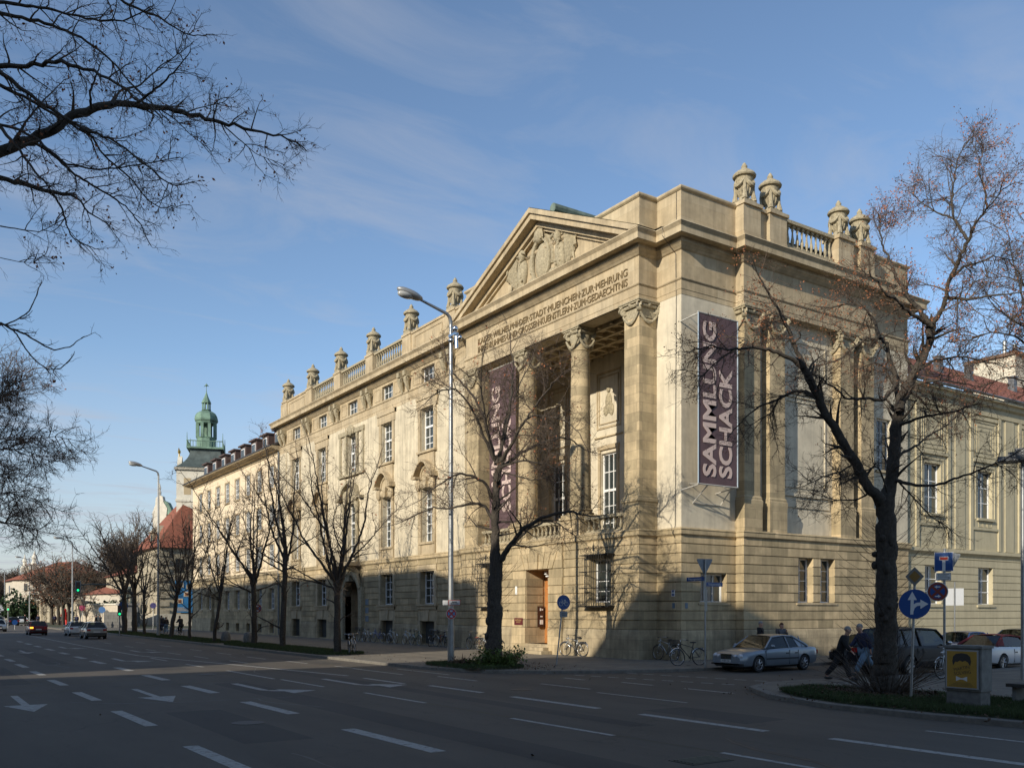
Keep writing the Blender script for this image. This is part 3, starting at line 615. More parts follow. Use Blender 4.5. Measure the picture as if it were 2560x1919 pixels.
            for s in (-1,1):
                b.box(XW-.55,m+s*1.12-.3,11.25,XW,m+s*1.12+.3,11.4)
                b.ball(F(m+s*.98,10.85,-.22),.20,.26,.42); b.ball(F(m+s*.62,10.9,-.15),.12,.2,.25); b.ball(F(m+s*1.05,10.45,-.12),.1,.12,.2)
            b.prism([(m-.16,10.6),(m+.16,10.6),(m+.24,11.3),(m-.24,11.3)],-.3,0,F)
            b.build('window_surround',STU,B,smooth=30)
            window(B,F,v0,v1,7.0,10.6,.4,3,6,8.9,.08,.05); window(B,F,u0,u1,13.1,15.95,.32,3,6,14.75,.08,.05)
        else:
            for s in (-2.15,-1.05,1.05,2.15):
                b.fb(F,cc+s-.17,cc+s+.17,12.9,16.3,-.16,0)
            b.fb(F,cc-2.4,cc+2.4,16.15,16.5,-.2,0); b.fb(F,cc-2.4,cc+2.4,12.9,13.08,-.25,0)
            for k in range(9):
                a=PI*k/8; b.ball(F(cc+math.cos(a)*.55,16.3+math.sin(a)*.35,-.2),.12,.16,.2)
            b.ball(F(cc,16.4,-.2),.15,.3,.4)
            pts=[(cc-2.3,11.0),(cc-1.6,11.1),(cc-1.0,11.9),(cc,12.3),(cc+1.0,11.9),(cc+1.6,11.1),(cc+2.3,11.0)]
            for k in range(6): b.prism([pts[k],pts[k+1],(pts[k+1][0],pts[k+1][1]+.2),(pts[k][0],pts[k][1]+.2)],-.5,0,F)
            b.prism([(cc-1.2,10.9),(cc+1.2,10.9),(cc+.8,12.0),(cc,12.3),(cc-.8,12.0)],-.12,0,F)
            for s in (-1,1): b.ball(F(cc+s*.9,11.3,-.2),.2,.4,.5); b.lathe([(.2,6.2),(.2,6.6),(.17,6.7),(.15,10.2),(.24,10.5),(.24,10.8)],12,F(cc+s*1.25,0,-.2))
            b.build('window_surround',SCU,B,smooth=40)
            window(B,F,*tri[0],.32,3,6,14.75,.08,.05); window(B,F,*tri[1],.32,1,6,14.75,.07,.05); window(B,F,*tri[2],.32,1,6,14.75,.07,.05); window(B,F,*bal[0],.4,3,6,9.3,.08,.05)
        w=a3[i]; b=MB()
        b.fb(F,w[0]-1.15,w[0]-1.08,17.75,18.75,-.03,0); 
        for s,e in ((w[0]-1.2,w[0]-.25),(w[1]+.25,w[1]+1.2)):
            b.fb(F,s,s+.06,17.8,18.7,-.03,0); b.fb(F,e-.06,e,17.8,18.7,-.03,0); b.fb(F,s+.06,e-.06,17.8,17.86,-.03,0); b.fb(F,s+.06,e-.06,18.64,18.7,-.03,0)
        b.build('frieze_panels',STU,B); window(B,F,*w,.26,3,2,None,.07,.045)
    for m in [cs[0]-3.0]+[(cs[i]+cs[i+1])/2 for i in range(4)]+[Yb-1.0]:
        for s in (-.45,.45):
            b=MB(); b.box(XW-.5,m+s-.17,18.6,XW,m+s+.17,18.95); b.tube([F(m+s,18.5,-.28),F(m+s,18.1,-.22),F(m+s,17.6,-.07)],[.26,.2,.1],8); spiral(b,F(m+s-.2,18.4,-.25),Vector((1,0,0)),Vector((0,0,1)),.22,1.4,.05); b.ball(F(m+s,18.35,-.3),.17,.2,.3)
            b.build('console',SCU,B,smooth=40)
    pth=[(XW+2,Yb),(XW,Yb),(XW,Ya)]
    b=MB(); b.sweep(pth,LEDGE); b.build('podium_ledge',ST,B)
    b=MB(); b.sweep(pth,ARCH); b.build('string_course',STU,B)
    b=MB(); b.sweep(pth,CORN); b.build('cornice',STU,B)
    # attic with piers, balustrades and urns
    ur=[50.3,56.35,62.48,68.6,74.7,80.75]; b=MB(); A=FX(XW+.02)
    for u in ur: b.fb(A,u-.62,u+.62,19.85,21.5,-.06,.7); b.fb(A,u-.68,u+.68,21.5,21.66,-.12,.8)
    b.fb(A,ur[0]+.62,ur[1]-.62,19.85,21.45,.02,.5); b.fb(A,ur[4]+.62,ur[5]-.62,19.85,21.45,.02,.5); b.fb(A,ur[0]+.68,ur[1]-.68,21.45,21.6,-.05,.6); b.fb(A,ur[4]+.68,ur[5]-.68,21.45,21.6,-.05,.6); b.fb(A,ur[5]+.62,Yb,19.85,21.5,.0,.5); b.fb(A,47.75,ur[0]-.62,19.85,21.45,.02,.5); b.fb(A,47.5,ur[0]-.68,21.45,21.6,-.05,.6)
    for k in (1,2,3): b.fb(A,ur[k]+.62,ur[k+1]-.62,19.85,20.2,.0,.5)
    for a,c2 in ((ur[0]+1.1,ur[1]-1.1),(ur[4]+1.1,ur[5]-1.1)):
        b.fb(A,a,a+.06,20.35,21.15,-.02,.02); b.fb(A,c2-.06,c2,20.35,21.15,-.02,.02); b.fb(A,a,c2,21.15,21.21,-.02,.02); b.fb(A,a,c2,20.29,20.35,-.02,.02)
    b.build('attic',STU,B)
    for k in (1,2,3): balustrade(B,A,ur[k]+.64,ur[k+1]-.64,20.2,21.6,.08,.42,13)
    for u in ur: urn(B,XW+.35,u,21.64,1.0,PI/2)
    b=MB(); b.quad((XW+.3,Ya,20.5),(XW+.3,Yb,20.5),(45,Yb,20.5),(45,Ya,20.5)); b.quad((XW,Yb,0),(45,Yb,0),(45,Yb,20.5),(XW,Yb,20.5)); b.quad((45,Ya,0),(45,Yb,0),(45,Yb,20.5),(45,Ya,20.5)); b.build('roof',MATS['roofing_felt'],B)
    b=MB(); b.tube([(XW-.2,47.9,1.3),(XW-.12,47.9,16.5)],.11,10); b.tube([(XW-.2,47.9,1.3),(XW-.05,47.9,1.0),(XW-.05,47.9,.3)],.1,8); b.build('downpipe',ZINC,B,smooth=40)
wing()
# =====================================================  FAR YELLOW BUILDING
def farb():
    XW=28.95; F=FX(XW); Ya,Yb=81.95,112.9
    B=thing('dormered_building','pale yellow plastered building with a row of brown dormers behind the street trees','building',(36,97,0))
    cs=[84.4+3.57*i for i in range(8)]; dr=106.0
    b=MB(); up=[(c-.72,c+.72,z0,z1) for c in cs for z0,z1 in ((14.1,16.2),(10.4,12.5),(6.6,8.75))]
    wall(b,F,Ya,Yb,5.85,17.1,up,.25); wall(b,FY(Yb),XW,45,5.85,17.1); 
    b.build('plaster_wall',PLY,B,fixn=False)
    gw=[(c-.72,c+.72,2.6,4.6) for c in cs if abs(c-106)>1.2 or c>107]; gw=[(c-.72,c+.72,2.6,4.6) for c in cs]; bw=[(c-.6,c+.6,.3,1.15) for c in cs]; do=(103.4,104.7,.1,4.3)
    b=MB(); wall(b,F,Ya,Yb,0,5.85,gw+bw+[do],.4); wall(b,FY(Yb),XW,45,0,5.85); b.build('ground_wall',ST,B,fixn=False)
    b=MB(); rust(b,F,Ya,Yb,GR+[5.85],[(a-.15,e+.15,z0-.1,z1+.9) for a,e,z0,z1 in gw]+[do]); b.build('rusticated_courses',ST,B)
    b=MB(); b.sweep([(45,Yb),(XW,Yb),(XW,Ya)],LEDGE); b.sweep([(XW,Yb),(XW,104.8)],[(-.1,1.62),(.12,1.6),(.14,0),(-.1,0)]); b.sweep([(XW,103.3),(XW,Ya)],[(-.1,1.62),(.03,1.6),(.03,1.5),(-.1,1.5)]); b.build('podium_ledge',STB,B)
    for a,e,z0,z1 in up:
        b=MB(); b.fb(F,a-.16,a,z0-.16,z1+.16,-.05,0); b.fb(F,e,e+.16,z0-.16,z1+.16,-.05,0); b.fb(F,a,e,z1,z1+.16,-.05,0); b.fb(F,a-.2,e+.2,z0-.16,z0,-.12,0); b.build('window_surround',STU,B)
    for a,e,z0,z1 in gw: b=MB(); b.fb(F,a-.2,e+.2,z0-.25,z0,-.14,0); b.build('window_sill',STU,B); b=MB(); b.prism([(a-.1,z1),(e+.1,z1),(e+.35,z1+.7),(a-.35,z1+.7)],-.04,0,F); b.build('lintel',STU,B)
    for q in up: window(B,F,*q,.12,3,4,None,.07,.05)
    for q in gw: window(B,F,*q,.3,3,4,None,.07,.05)
    for q in bw: b=MB(); b.fb(F,*q,.3,.33); b.build('basement_window',MATS['grey_shutter'],B)
    b=MB(); b.fb(F,*do,.35,.4); b.build('door',mat('grey_door',(.10,.085,.07),.6),B)
    b=MB(); b.tube([F(103.2,4.3,-.2),F(103.5,5.0,-.25),F(104.05,5.3,-.25),F(104.6,5.0,-.25),F(104.9,4.3,-.2)],.22,6); b.build('door_hood',SCU,B)
    ev=[(-.1,17.98),(.95,17.72),(.97,17.62),(.92,17.55),(.75,17.5),(.55,17.44),(.5,17.38),(.2,17.34),(.1,17.25),(.06,17.1),(-.1,17.1)]
    b=MB(); b.sweep([(45,Yb),(XW,Yb),(XW,Ya)],ev); b.build('eaves',STU,B)
    SL=mat('dark_slate',(.05,.048,.05),.6,noise=.3); b=MB(); e=XW-.98; zr=17.75
    b.quad((e,Yb+.95,zr),(e,Ya,zr),(37,Ya,22.3),(37,Yb-7.5,22.3)); b.quad((e,Yb+.95,zr),(45,Yb+.95,zr),(37,Yb-7.5,22.3)); b.quad((e,Ya,zr),(45,Ya,zr),(37,Ya,22.3)); b.fb(FX(e),Ya,Yb+.95,17.66,17.78,-.06,.1); b.build('roof',SL,B)
    DB=mat('brown_copper_dormer',(.085,.05,.038),.6,noise=.1)
    for i in range(8):
        y=84.6+3.55*i; b=MB(); b.box(29.6,y-.95,17.95,34,y+.95,19.75); b.box(29.35,y-1.05,19.75,34,y+1.05,19.9); d=b.build('dormer',DB,B)
        b=MB(); b.box(29.55,y-.55,18.3,29.62,y+.55,19.5); f=b.build('window',WHT,d); b=MB(); b.box(29.52,y-.45,18.4,29.56,y-.05,19.4); b.box(29.52,y+.05,18.4,29.56,y+.45,19.4); b.build('pane',GLS,f)
    downpipe(B,XW-.12,Ya+.2,.2,17.2,.09); 
farb()
# =====================================================  SIDE STREET BUILDING (right)
def sideb():
    Y0=30.22; F=FY(Y0); xa,xb=47.0,76
    B=thing('side_street_building','beige plastered side street building with panelled walls and a red tiled roof','building',(58,36,0))
    cs=[49.75+5.65*i for i in range(5)]
    # window centres: first at px~2332, second at px~2463
    g=[(c-.85,c+.85,2.75,5.05) for c in cs]; u=[(c-.85,c+.85,8.05,11.0) for c in cs]
    b=MB(); wall(b,F,xa,xb,0,15.4,g+u,.38); b.build('plaster_wall',PLS,B,fixn=False)
    b=MB(); rust(b,F,xa,xb,GR+[5.6],[(a,e,z0,z1) for a,e,z0,z1 in g],.04); b.build('rusticated_courses',PLS,B)
    pth=[(xa,Y0),(xb,Y0)]; b=MB(); b.sweep(pth,[(-.1,1.5),(.08,1.46),(.1,0),(-.1,0)]); b.sweep(pth,[(-.1,6.1),(.2,6.05),(.2,5.85),(.08,5.75),(0,5.65),(-.1,5.65)])
    b.sweep(pth,[(-.1,15.55),(.55,15.4),(.55,15.25),(.35,15.2),(.3,15.0),(.12,14.9),(.1,14.4),(-.1,14.4)]); b.build('mouldings',PLS,B)
    b=MB()
    def fr(u0,u1,z0,z1,w,d):
        b.fb(F,u0,u0+w,z0,z1,-d,0); b.fb(F,u1-w,u1,z0,z1,-d,0); b.fb(F,u0+w,u1-w,z1-w,z1,-d,0); b.fb(F,u0+w,u1-w,z0,z0+w,-d,0)
    for c in cs:
        b.fb(F,c-1.75,c-1.45,6.1,14.4,-.09,0); b.fb(F,c+1.45,c+1.75,6.1,14.4,-.09,0); b.fb(F,c-1.45,c+1.45,7.35,7.5,-.08,0); b.fb(F,c-1.45,c+1.45,11.5,11.7,-.12,0); b.fb(F,c-1.45,c+1.45,14.1,14.3,-.08,0)
        fr(c-1.15,c+1.15,8.0,11.3,.1,.04); fr(c-1.2,c+1.2,11.85,14.0,.07,.04); fr(c-.95,c+.95,12.1,13.75,.06,.03); fr(c-.7,c+.7,12.35,13.5,.05,.02)
        b.fb(F,c-1.0,c+1.0,7.93,8.05,-.14,.1); b.fb(F,c-1.0,c+1.0,2.62,2.75,-.12,.1)
        for k in range(3): fr(c-.75+k*.52,c-.3+k*.52,7.55,7.9,.04,.02)
        b.fb(F,c+2.3,c+3.35,6.1,14.4,-.05,0)
    b.build('wall_panels',PLS,B)
    for o in g+u: window(B,F,*o,.28,2,3,None,.07,.05)
    TL=mat('red_roof_tiles',(.30,.10,.055),.85,fn=tilefn); b=MB(); b.quad((xa,Y0-.6,15.5),(xb,Y0-.6,15.5),(xb,38,20.5),(xa,38,20.5)); b.build('roof',TL,B)
    b=MB(); b.tube([(xa,Y0-.62,15.52),(xb,Y0-.62,15.52)],.09,8); b.build('gutter',ZINC,B)
    for x in (50.4,57.5,61.2,67): b=MB(); b.box(x-.22,34.3,17.4,x+.22,34.75,19.35); b.box(x-.28,34.24,19.35,x+.28,34.8,19.45); b.build('vent_pipe',ZINC,B)
    b=MB(); wall(b,FX(xa),Y0,38,0,15.4); b.build('end_wall',PLS,B)
def tilefn(m,t,b):
    g=N(t,'ShaderNodeNewGeometry'); s=N(t,'ShaderNodeSeparateXYZ'); t.links.new(g.outputs['Position'],s.inputs[0])
    w=N(t,'ShaderNodeTexWave'); w.bands_direction='Z'; w.inputs['Scale'].default_value=1.6; w.inputs['Distortion'].default_value=.3; t.links.new(g.outputs['Position'],w.inputs[0])
    n=N(t,'ShaderNodeTexNoise'); n.inputs['Scale'].default_value=3; n.inputs['Detail'].default_value=8; n.inputs['Roughness'].default_value=.75; t.links.new(g.outputs['Position'],n.inputs[0])
    r=N(t,'ShaderNodeMapRange'); r.inputs[1].default_value=.3; r.inputs[2].default_value=.7; r.inputs[3].default_value=.6; r.inputs[4].default_value=1.35; t.links.new(n.outputs[0],r.inputs[0])
    c=b.inputs['Base Color'].default_value[:]; x=N(t,'ShaderNodeMix',data_type='RGBA',blend_type='MULTIPLY'); x.inputs[0].default_value=1; x.inputs[6].default_value=c; t.links.new(r.outputs[0],x.inputs[7])
    r2=N(t,'ShaderNodeMapRange'); r2.inputs[3].default_value=.75; r2.inputs[4].default_value=1.1; t.links.new(w.outputs[1],r2.inputs[0]); y=N(t,'ShaderNodeMix',data_type='RGBA',blend_type='MULTIPLY'); y.inputs[0].default_value=1; t.links.new(x.outputs[2],y.inputs[6]); t.links.new(r2.outputs[0],y.inputs[7]); t.links.new(y.outputs[2],b.inputs['Base Color'])
    bp=N(t,'ShaderNodeBump'); bp.inputs['Strength'].default_value=.5; bp.inputs['Distance'].default_value=.05; t.links.new(w.outputs[1],bp.inputs['Height']); t.links.new(bp.outputs[0],b.inputs['Normal'])
sideb()
# penthouse behind
def penthouse():
    B=thing('penthouse_block','plain cream rooftop block rising behind the red tiled side street roof','building',(68,44,0)); b=MB(); b.box(74,37.9,0,95,41.8,23.0); b.build('wall',mat('pale_cream_render',(.62,.56,.44),.9,noise=.06),B)
    b=MB(); b.box(73.8,37.7,23.0,95.2,42,23.25); b.build('roof',mat('roof_edge_brown',(.2,.13,.09),.8),B)
    for x in (63,64.6): b=MB(); b.tube([(x+12.2,39.4,23.2),(x+12.2,39.4,24.6)],.15,8); b.build('flue',ZINC,B)
penthouse()
# =====================================================  GROUND
def asphfn(sc,spots=.25):
    def fn(m,t,b):
        g=N(t,'ShaderNodeNewGeometry'); c=b.inputs['Base Color'].default_value[:]
        n=N(t,'ShaderNodeTexNoise'); n.inputs['Scale'].default_value=.35; n.inputs['Detail'].default_value=7; n.inputs['Roughness'].default_value=.65
        mp=N(t,'ShaderNodeMapping'); mp.inputs['Scale'].default_value=(1.6,.35,1); t.links.new(g.outputs['Position'],mp.inputs[0]); t.links.new(mp.outputs[0],n.inputs[0])
        f=N(t,'ShaderNodeTexNoise'); f.inputs['Scale'].default_value=sc; f.inputs['Detail'].default_value=4; t.links.new(g.outputs['Position'],f.inputs[0])
        a=N(t,'ShaderNodeMapRange'); a.inputs[1].default_value=.3; a.inputs[2].default_value=.7; a.inputs[3].default_value=1-spots; a.inputs[4].default_value=1+spots; t.links.new(n.outputs[0],a.inputs[0])
        d=N(t,'ShaderNodeMapRange'); d.inputs[1].default_value=.3; d.inputs[2].default_value=.7; d.inputs[3].default_value=.7; d.inputs[4].default_value=1.35; t.links.new(f.outputs[0],d.inputs[0])
        v=N(t,'ShaderNodeTexVoronoi',feature='DISTANCE_TO_EDGE'); v.inputs['Scale'].default_value=.22; mq=N(t,'ShaderNodeMapping'); mq.inputs['Scale'].default_value=(1,.5,1)
        nz=N(t,'ShaderNodeTexNoise'); nz.inputs['Scale'].default_value=.8; nz.inputs['Detail'].default_value=5; t.links.new(g.outputs['Position'],nz.inputs[0]); av=N(t,'ShaderNodeVectorMath',operation='MULTIPLY_ADD'); av.inputs[1].default_value=(3,3,0); t.links.new(nz.outputs[1],av.inputs[0]); t.links.new(g.outputs['Position'],av.inputs[2]); t.links.new(av.outputs[0],mq.inputs[0]); t.links.new(mq.outputs[0],v.inputs[0])
        k=N(t,'ShaderNodeMapRange'); k.inputs[1].default_value=0; k.inputs[2].default_value=.006; k.inputs[3].default_value=.72; k.inputs[4].default_value=1; t.links.new(v.outputs[0],k.inputs[0])
        q=N(t,'ShaderNodeMath',operation='MULTIPLY'); t.links.new(a.outputs[0],q.inputs[0]); t.links.new(d.outputs[0],q.inputs[1]); q2=N(t,'ShaderNodeMath',operation='MULTIPLY'); t.links.new(q.outputs[0],q2.inputs[0]); t.links.new(k.outputs[0],q2.inputs[1])
        x=N(t,'ShaderNodeMix',data_type='RGBA',blend_type='MULTIPLY'); x.inputs[0].default_value=1; x.inputs[6].default_value=c; t.links.new(q2.outputs[0],x.inputs[7]); t.links.new(x.outputs[2],b.inputs['Base Color'])
        bp=N(t,'ShaderNodeBump'); bp.inputs['Strength'].default_value=.4; bp.inputs['Distance'].default_value=.006; t.links.new(f.outputs[0],bp.inputs['Height']); t.links.new(bp.outputs[0],b.inputs['Normal'])
    return fn
def pavefn(m,t,b):
    g=N(t,'ShaderNodeNewGeometry'); c=b.inputs['Base Color'].default_value[:]
    br=N(t,'ShaderNodeTexBrick'); br.offset=.5; br.inputs['Color1'].default_value=(c[0]*1.1,c[1]*1.1,c[2]*1.08,1); br.inputs['Color2'].default_value=(c[0]*.9,c[1]*.9,c[2]*.9,1); br.inputs['Mortar'].default_value=(c[0]*.5,c[1]*.5,c[2]*.5,1)
    br.inputs['Scale'].default_value=1; br.inputs['Mortar Size'].default_value=.006; br.inputs['Brick Width'].default_value=.4; br.inputs['Row Height'].default_value=.4; t.links.new(g.outputs['Position'],br.inputs[0])
    n=N(t,'ShaderNodeTexNoise'); n.inputs['Scale'].default_value=.6; n.inputs['Detail'].default_value=8; n.inputs['Roughness'].default_value=.7; t.links.new(g.outputs['Position'],n.inputs[0])
    a=N(t,'ShaderNodeMapRange'); a.inputs[1].default_value=.3; a.inputs[2].default_value=.7; a.inputs[3].default_value=.72; a.inputs[4].default_value=1.2; t.links.new(n.outputs[0],a.inputs[0])
    x=N(t,'ShaderNodeMix',data_type='RGBA',blend_type='MULTIPLY'); x.inputs[0].default_value=1; t.links.new(br.outputs[0],x.inputs[6]); t.links.new(a.outputs[0],x.inputs[7]); t.links.new(x.outputs[2],b.inputs['Base Color'])
def wornfn(m,t,b):
    g=N(t,'ShaderNodeNewGeometry'); n=N(t,'ShaderNodeTexNoise'); n.inputs['Scale'].default_value=7; n.inputs['Detail'].default_value=10; n.inputs['Roughness'].default_value=.75; t.links.new(g.outputs['Position'],n.inputs[0])
    r=N(t,'ShaderNodeMapRange'); r.inputs[1].default_value=.50; r.inputs[2].default_value=.66; t.links.new(n.outputs[0],r.inputs[0]); x=N(t,'ShaderNodeMix',data_type='RGBA'); x.inputs[6].default_value=b.inputs['Base Color'].default_value[:]; x.inputs[7].default_value=(.10,.09,.075,1); t.links.new(r.outputs[0],x.inputs[0]); t.links.new(x.outputs[2],b.inputs['Base Color'])
def ground():
    ASP=mat('asphalt',(.082,.069,.053),.82,fn=asphfn(60)); PAV=mat('pavement_slabs',(.165,.145,.115),.88,fn=pavefn); KRB=mat('granite_kerb',(.17,.155,.13),.85,noise=.25,nscale=5)
    b=MB(); b.quad((-400,-300,0),(700,-300,0),(700,1400,0),(-400,1400,0)); tag(b.build('road',ASP),kind='structure')
    def slab(name,poly,z,m,kerb=None,kw=.15):
        b=MB(); n=len(poly); b.v=[(x,y,z) for x,y in poly]+[(x,y,-.02) for x,y in poly]; b.f=[tuple(range(n))]+[(i,(i+1)%n,n+(i+1)%n,n+i) for i in range(n)]
        o=tag(b.build(name,m),kind='structure')
        if kerb:
            k=MB(); pts=[Vector(poly[i]) for i in kerb]; k.sweep([tuple(p) for p in pts],[(-kw,z+.004),(.004,z+.004),(.012,z-.01),(.012,0)],caps=False); tag(k.build('kerb',KRB),kind='structure')
        return o
    A=[(17.4,126),(17.4,36),(17.45,33),(17.9,30.6),(18.8,28.8),(20.4,27.5),(22.4,26.5),(24.7,25.8),(28,25.45),(100,25.4)]
    slab('pavement',A+[(100,60),(50,60),(50,126)],.12,PAV,list(range(10)))
    Bp=[(100,18.9),(27,18.9),(24.9,19.3),(22.6,19.35),(20.9,18.5),(19.4,16.5),(18.55,14),(18.5,11.5),(18.8,9),(19.2,0),(19.5,-60)]
    slab('pavement',Bp+[(100,-60)],.12,PAV,list(range(11)),.22)
    # concrete gutter ring at the corner
    # side street darker patch, far lawn
    # far square / side road beyond Y=126
    slab('pavement',[(16.5,128),(90,128),(90,300),(16.5,300)],.12,PAV,None)
    slab('pavement',[(-8,135),(-1,118),(1.5,118),(2.5,135),(2.5,400),(-8,400)],.14,PAV,None)
    # verges
    GR=mat('grass',(.045,.066,.018),.9,noise=.5,bump=1,nscale=9); SO=mat('leaf_litter',(.085,.05,.028),.95,noise=.6,bump=1.2,nscale=18)
    rng=np.random.default_rng(5)
    def oval(x0,x1,y0,y1,n=10,r=1.2):
        pts=[]
        for cx,cy,a0 in ((x1-r,y1-r,0),(x0+r,y1-r,90),(x0+r,y0+r,180),(x1-r,y0+r,270)):
            for k in range(n//2): a=R(a0+90*k/(n//2-1)); pts.append((cx+math.cos(a)*r,cy+math.sin(a)*r))
        return pts
    vs=[(oval(18.0,20.7,29.2,34.3),0),(oval(17.7,20.3,43.5,62.3),0),(oval(17.7,20.3,64.4,109),0),([(20.3,16.9),(19.4,15.6),(18.85,13.8),(18.85,11.4),(19.1,9.0),(19.5,6.8),(22.2,7.0),(22.6,11),(22.8,15),(22.0,17.0)],0),(oval(17.5,34,140,210),0),(oval(26,40,128,139),0)]
    V=[];F=[]; 
    b=MB()
    for poly,_ in vs:
        n=len(poly); cx=sum(p[0] for p in poly)/n; cy=sum(p[1] for p in poly)/n; o=len(b.v)
        for s,z in ((1,.125),(.93,.17),(.6,.20)): b.v+=[(cx+(x-cx)*s,cy+(y-cy)*s,z) for x,y in poly]
        for k in range(2):
            for i in range(n): b.f.append((o+k*n+i,o+k*n+(i+1)%n,o+(k+1)*n+(i+1)%n,o+(k+1)*n+i))
        b.f.append(tuple(o+2*n+i for i in range(n)))
    tag(b.build('verge_soil',mat('verge_turf',(.04,.048,.02),.95,noise=.5,nscale=6)),kind='structure')
    # grass blades
    def inside(P,poly):
        x,y=P[:,0],P[:,1]; c=np.zeros(len(P),bool); n=len(poly)
        for i in range(n):
            x1,y1=poly[i]; x2,y2=poly[(i+1)%n]; k=((y1>y)!=(y2>y))&(x<(x2-x1)*(y-y1)/(y2-y1+1e-12)+x1); c^=k
        return c
    vv=[];
    for i,(poly,_) in enumerate(vs[:4]):
        P0=np.array(poly); lo=P0.min(0); hi=P0.max(0); den=[900,420,160,1700][i]; cnt=int((hi-lo).prod()*den); P=rng.uniform(lo,hi,(cnt,2)); P=P[inside(P,poly)]
        if i==3: P=P[((P[:,0]-21.6)**2/1.2+(P[:,1]-14.6)**2/2.4)>1.0]
        n=len(P); h=rng.uniform(.05,.13,n); a=rng.uniform(0,2*PI,n); w=rng.uniform(.006,.014,n)*(1+i%3); l=rng.normal(0,.04,(n,2))
        dx=np.cos(a)*w; dy=np.sin(a)*w; z=.15
        v=np.stack([np.stack([P[:,0]-dx,P[:,1]-dy,np.full(n,z)],1),np.stack([P[:,0]+dx,P[:,1]+dy,np.full(n,z)],1),np.stack([P[:,0]+l[:,0],P[:,1]+l[:,1],z+.03+h],1)],1).reshape(-1,3); vv.append(v)
    v=np.concatenate(vv); me=bpy.data.meshes.new('grass'); n=len(v); me.vertices.add(n); me.vertices.foreach_set('co',v.ravel()); me.loops.add(n); me.loops.foreach_set('vertex_index',np.arange(n)); me.polygons.add(n//3); me.polygons.foreach_set('loop_start',np.arange(0,n,3)); me.polygons.foreach_set('loop_total',np.full(n//3,3)); me.update(); me.materials.append(GR)
    o=bpy.data.objects.new('grass',me); COL.objects.link(o); tag(o,kind='stuff')
    # fallen leaves round the two near trunks and along the kerb
    q=[];cols=[]
    for (cx,cy,sx,sy,cnt) in ((21.4,14.3,.9,1.3,2600),(19.6,30.2,1.3,1.5,700),(19,52,1,8,500),(23,24,6,3,25),(18.6,11,.5,4,260),(12,20,5,8,12)):
        x=rng.normal(cx,sx,cnt); y=rng.normal(cy,sy,cnt); z=np.where((abs(x-cx)<3)&(cnt>200),.17,.01)+rng.uniform(0,.08,cnt)*(cnt>2000); a=rng.uniform(0,2*PI,cnt); s=rng.uniform(.014,.034,cnt); t=rng.normal(0,.5,(cnt,2))
        for dx,dy in ((-1,-.6),(1,-.7),(.8,.7),(-.9,.6)):
            q.append(np.stack([x+(dx*np.cos(a)-dy*np.sin(a))*s,y+(dx*np.sin(a)+dy*np.cos(a))*s,z+.02+s*(dx*t[:,0]+dy*t[:,1])*.8],1))
    L=[]; 
    for k in range(0,len(q),4): L.append(np.stack(q[k:k+4],1).reshape(-1,3))
    v=np.concatenate(L); n=len(v); me=bpy.data.meshes.new('fallen_leaves'); me.vertices.add(n); me.vertices.foreach_set('co',v.ravel()); me.loops.add(n); me.loops.foreach_set('vertex_index',np.arange(n)); me.polygons.add(n//4); me.polygons.foreach_set('loop_start',np.arange(0,n,4)); me.polygons.foreach_set('loop_total',np.full(n//4,4)); me.update(); me.materials.append(SO)
    o=bpy.data.objects.new('fallen_leaves',me); COL.objects.link(o); tag(o,kind='stuff')
    # markings
    PNT=mat('road_paint',(.36,.35,.32),.8,fn=wornfn); b=MB()
    def line(x0,y0,x1,y1,w):
        a=Vector((x0,y0)); c=Vector((x1,y1)); d=(c-a).normalized(); n=Vector((-d.y,d.x))*w/2
        for p in (): pass
        b.quad((a.x-n.x,a.y-n.y,.004),(a.x+n.x,a.y+n.y,.004),(c.x+n.x,c.y+n.y,.004),(c.x-n.x,c.y-n.y,.004))
    for y0,y1 in ((81.4,78.8),(75.5,72.8),(69.8,67.2),(64,61),(57.7,55.2),(52,49.5),(47,44.2),(40.9,38.3),(35.4,32.4),(29.6,26.5),(23.5,20.1),(16.9,13.3),(10,6.5),(3,0)): line(7.35,y0,7.42,y1,.30)
    for y0,y1 in ((57,54.5),(51.2,48.6),(46,43),(40.1,37.4),(34.7,31.9),(29,26),(23,19.6),(16.3,12.9),(9.5,6)): line(4.13,y0,4.2,y1,.26)
    line(10.06,103.5,10.08,66.8,.14); line(10.08,66.8,10.32,51.2,.15); line(10.32,51.2,11.93,41.1,.16); line(11.93,41.1,13.45,30.9,.18)
    for x,y0,y1 in ((10.3,48.3,45),(10.42,41.8,39.2),(10.63,36.3,30.9),(10.8,30.5,26.8),(11.05,24.2,20.6),(11.1,16.6,13.2),(11.3,10.6,6.0)): line(x,y0,x+.06,y1,.13)
    for x,y0,y1,w in ((12.45,54.1,51.3,.12),(12.6,48.9,46.4,.12),(12.9,43.6,41,.12),(14.77,52.5,49.8,.12),(14.73,46.8,44,.12),(15.05,41.8,39.2,.12),(15.4,36.8,34.1,.1),(15.35,34.7,30.3,.14),(13.45,29.5,26.5,.18),(13.85,25.4,22.3,.2),(13.93,20.8,17.1,.24),(14.0,15.6,12,.24),(14.25,10.65,6.9,.24),(16.05,28.8,26.2,.12),(16.7,20.5,16.9,.11),(16.72,10.3,7,.11),(16.75,33.5,29.3,.12),(14.7,58,55.5,.12),(12.4,59.5,57,.12),(12.4,66,63.5,.12),(14.7,66,63,.12),(12.4,74,71,.12),(14.7,74,71,.12),(17.2,24,21.5,.12)): line(x,y0,x+.05,y1,w)
    for x,y0,y1 in ((19.4,25.7,24.5),(19.8,23,21.5),(19.8,20.1,18.1),(20,29,27.6)): line(x,y0,x,y1,.14)
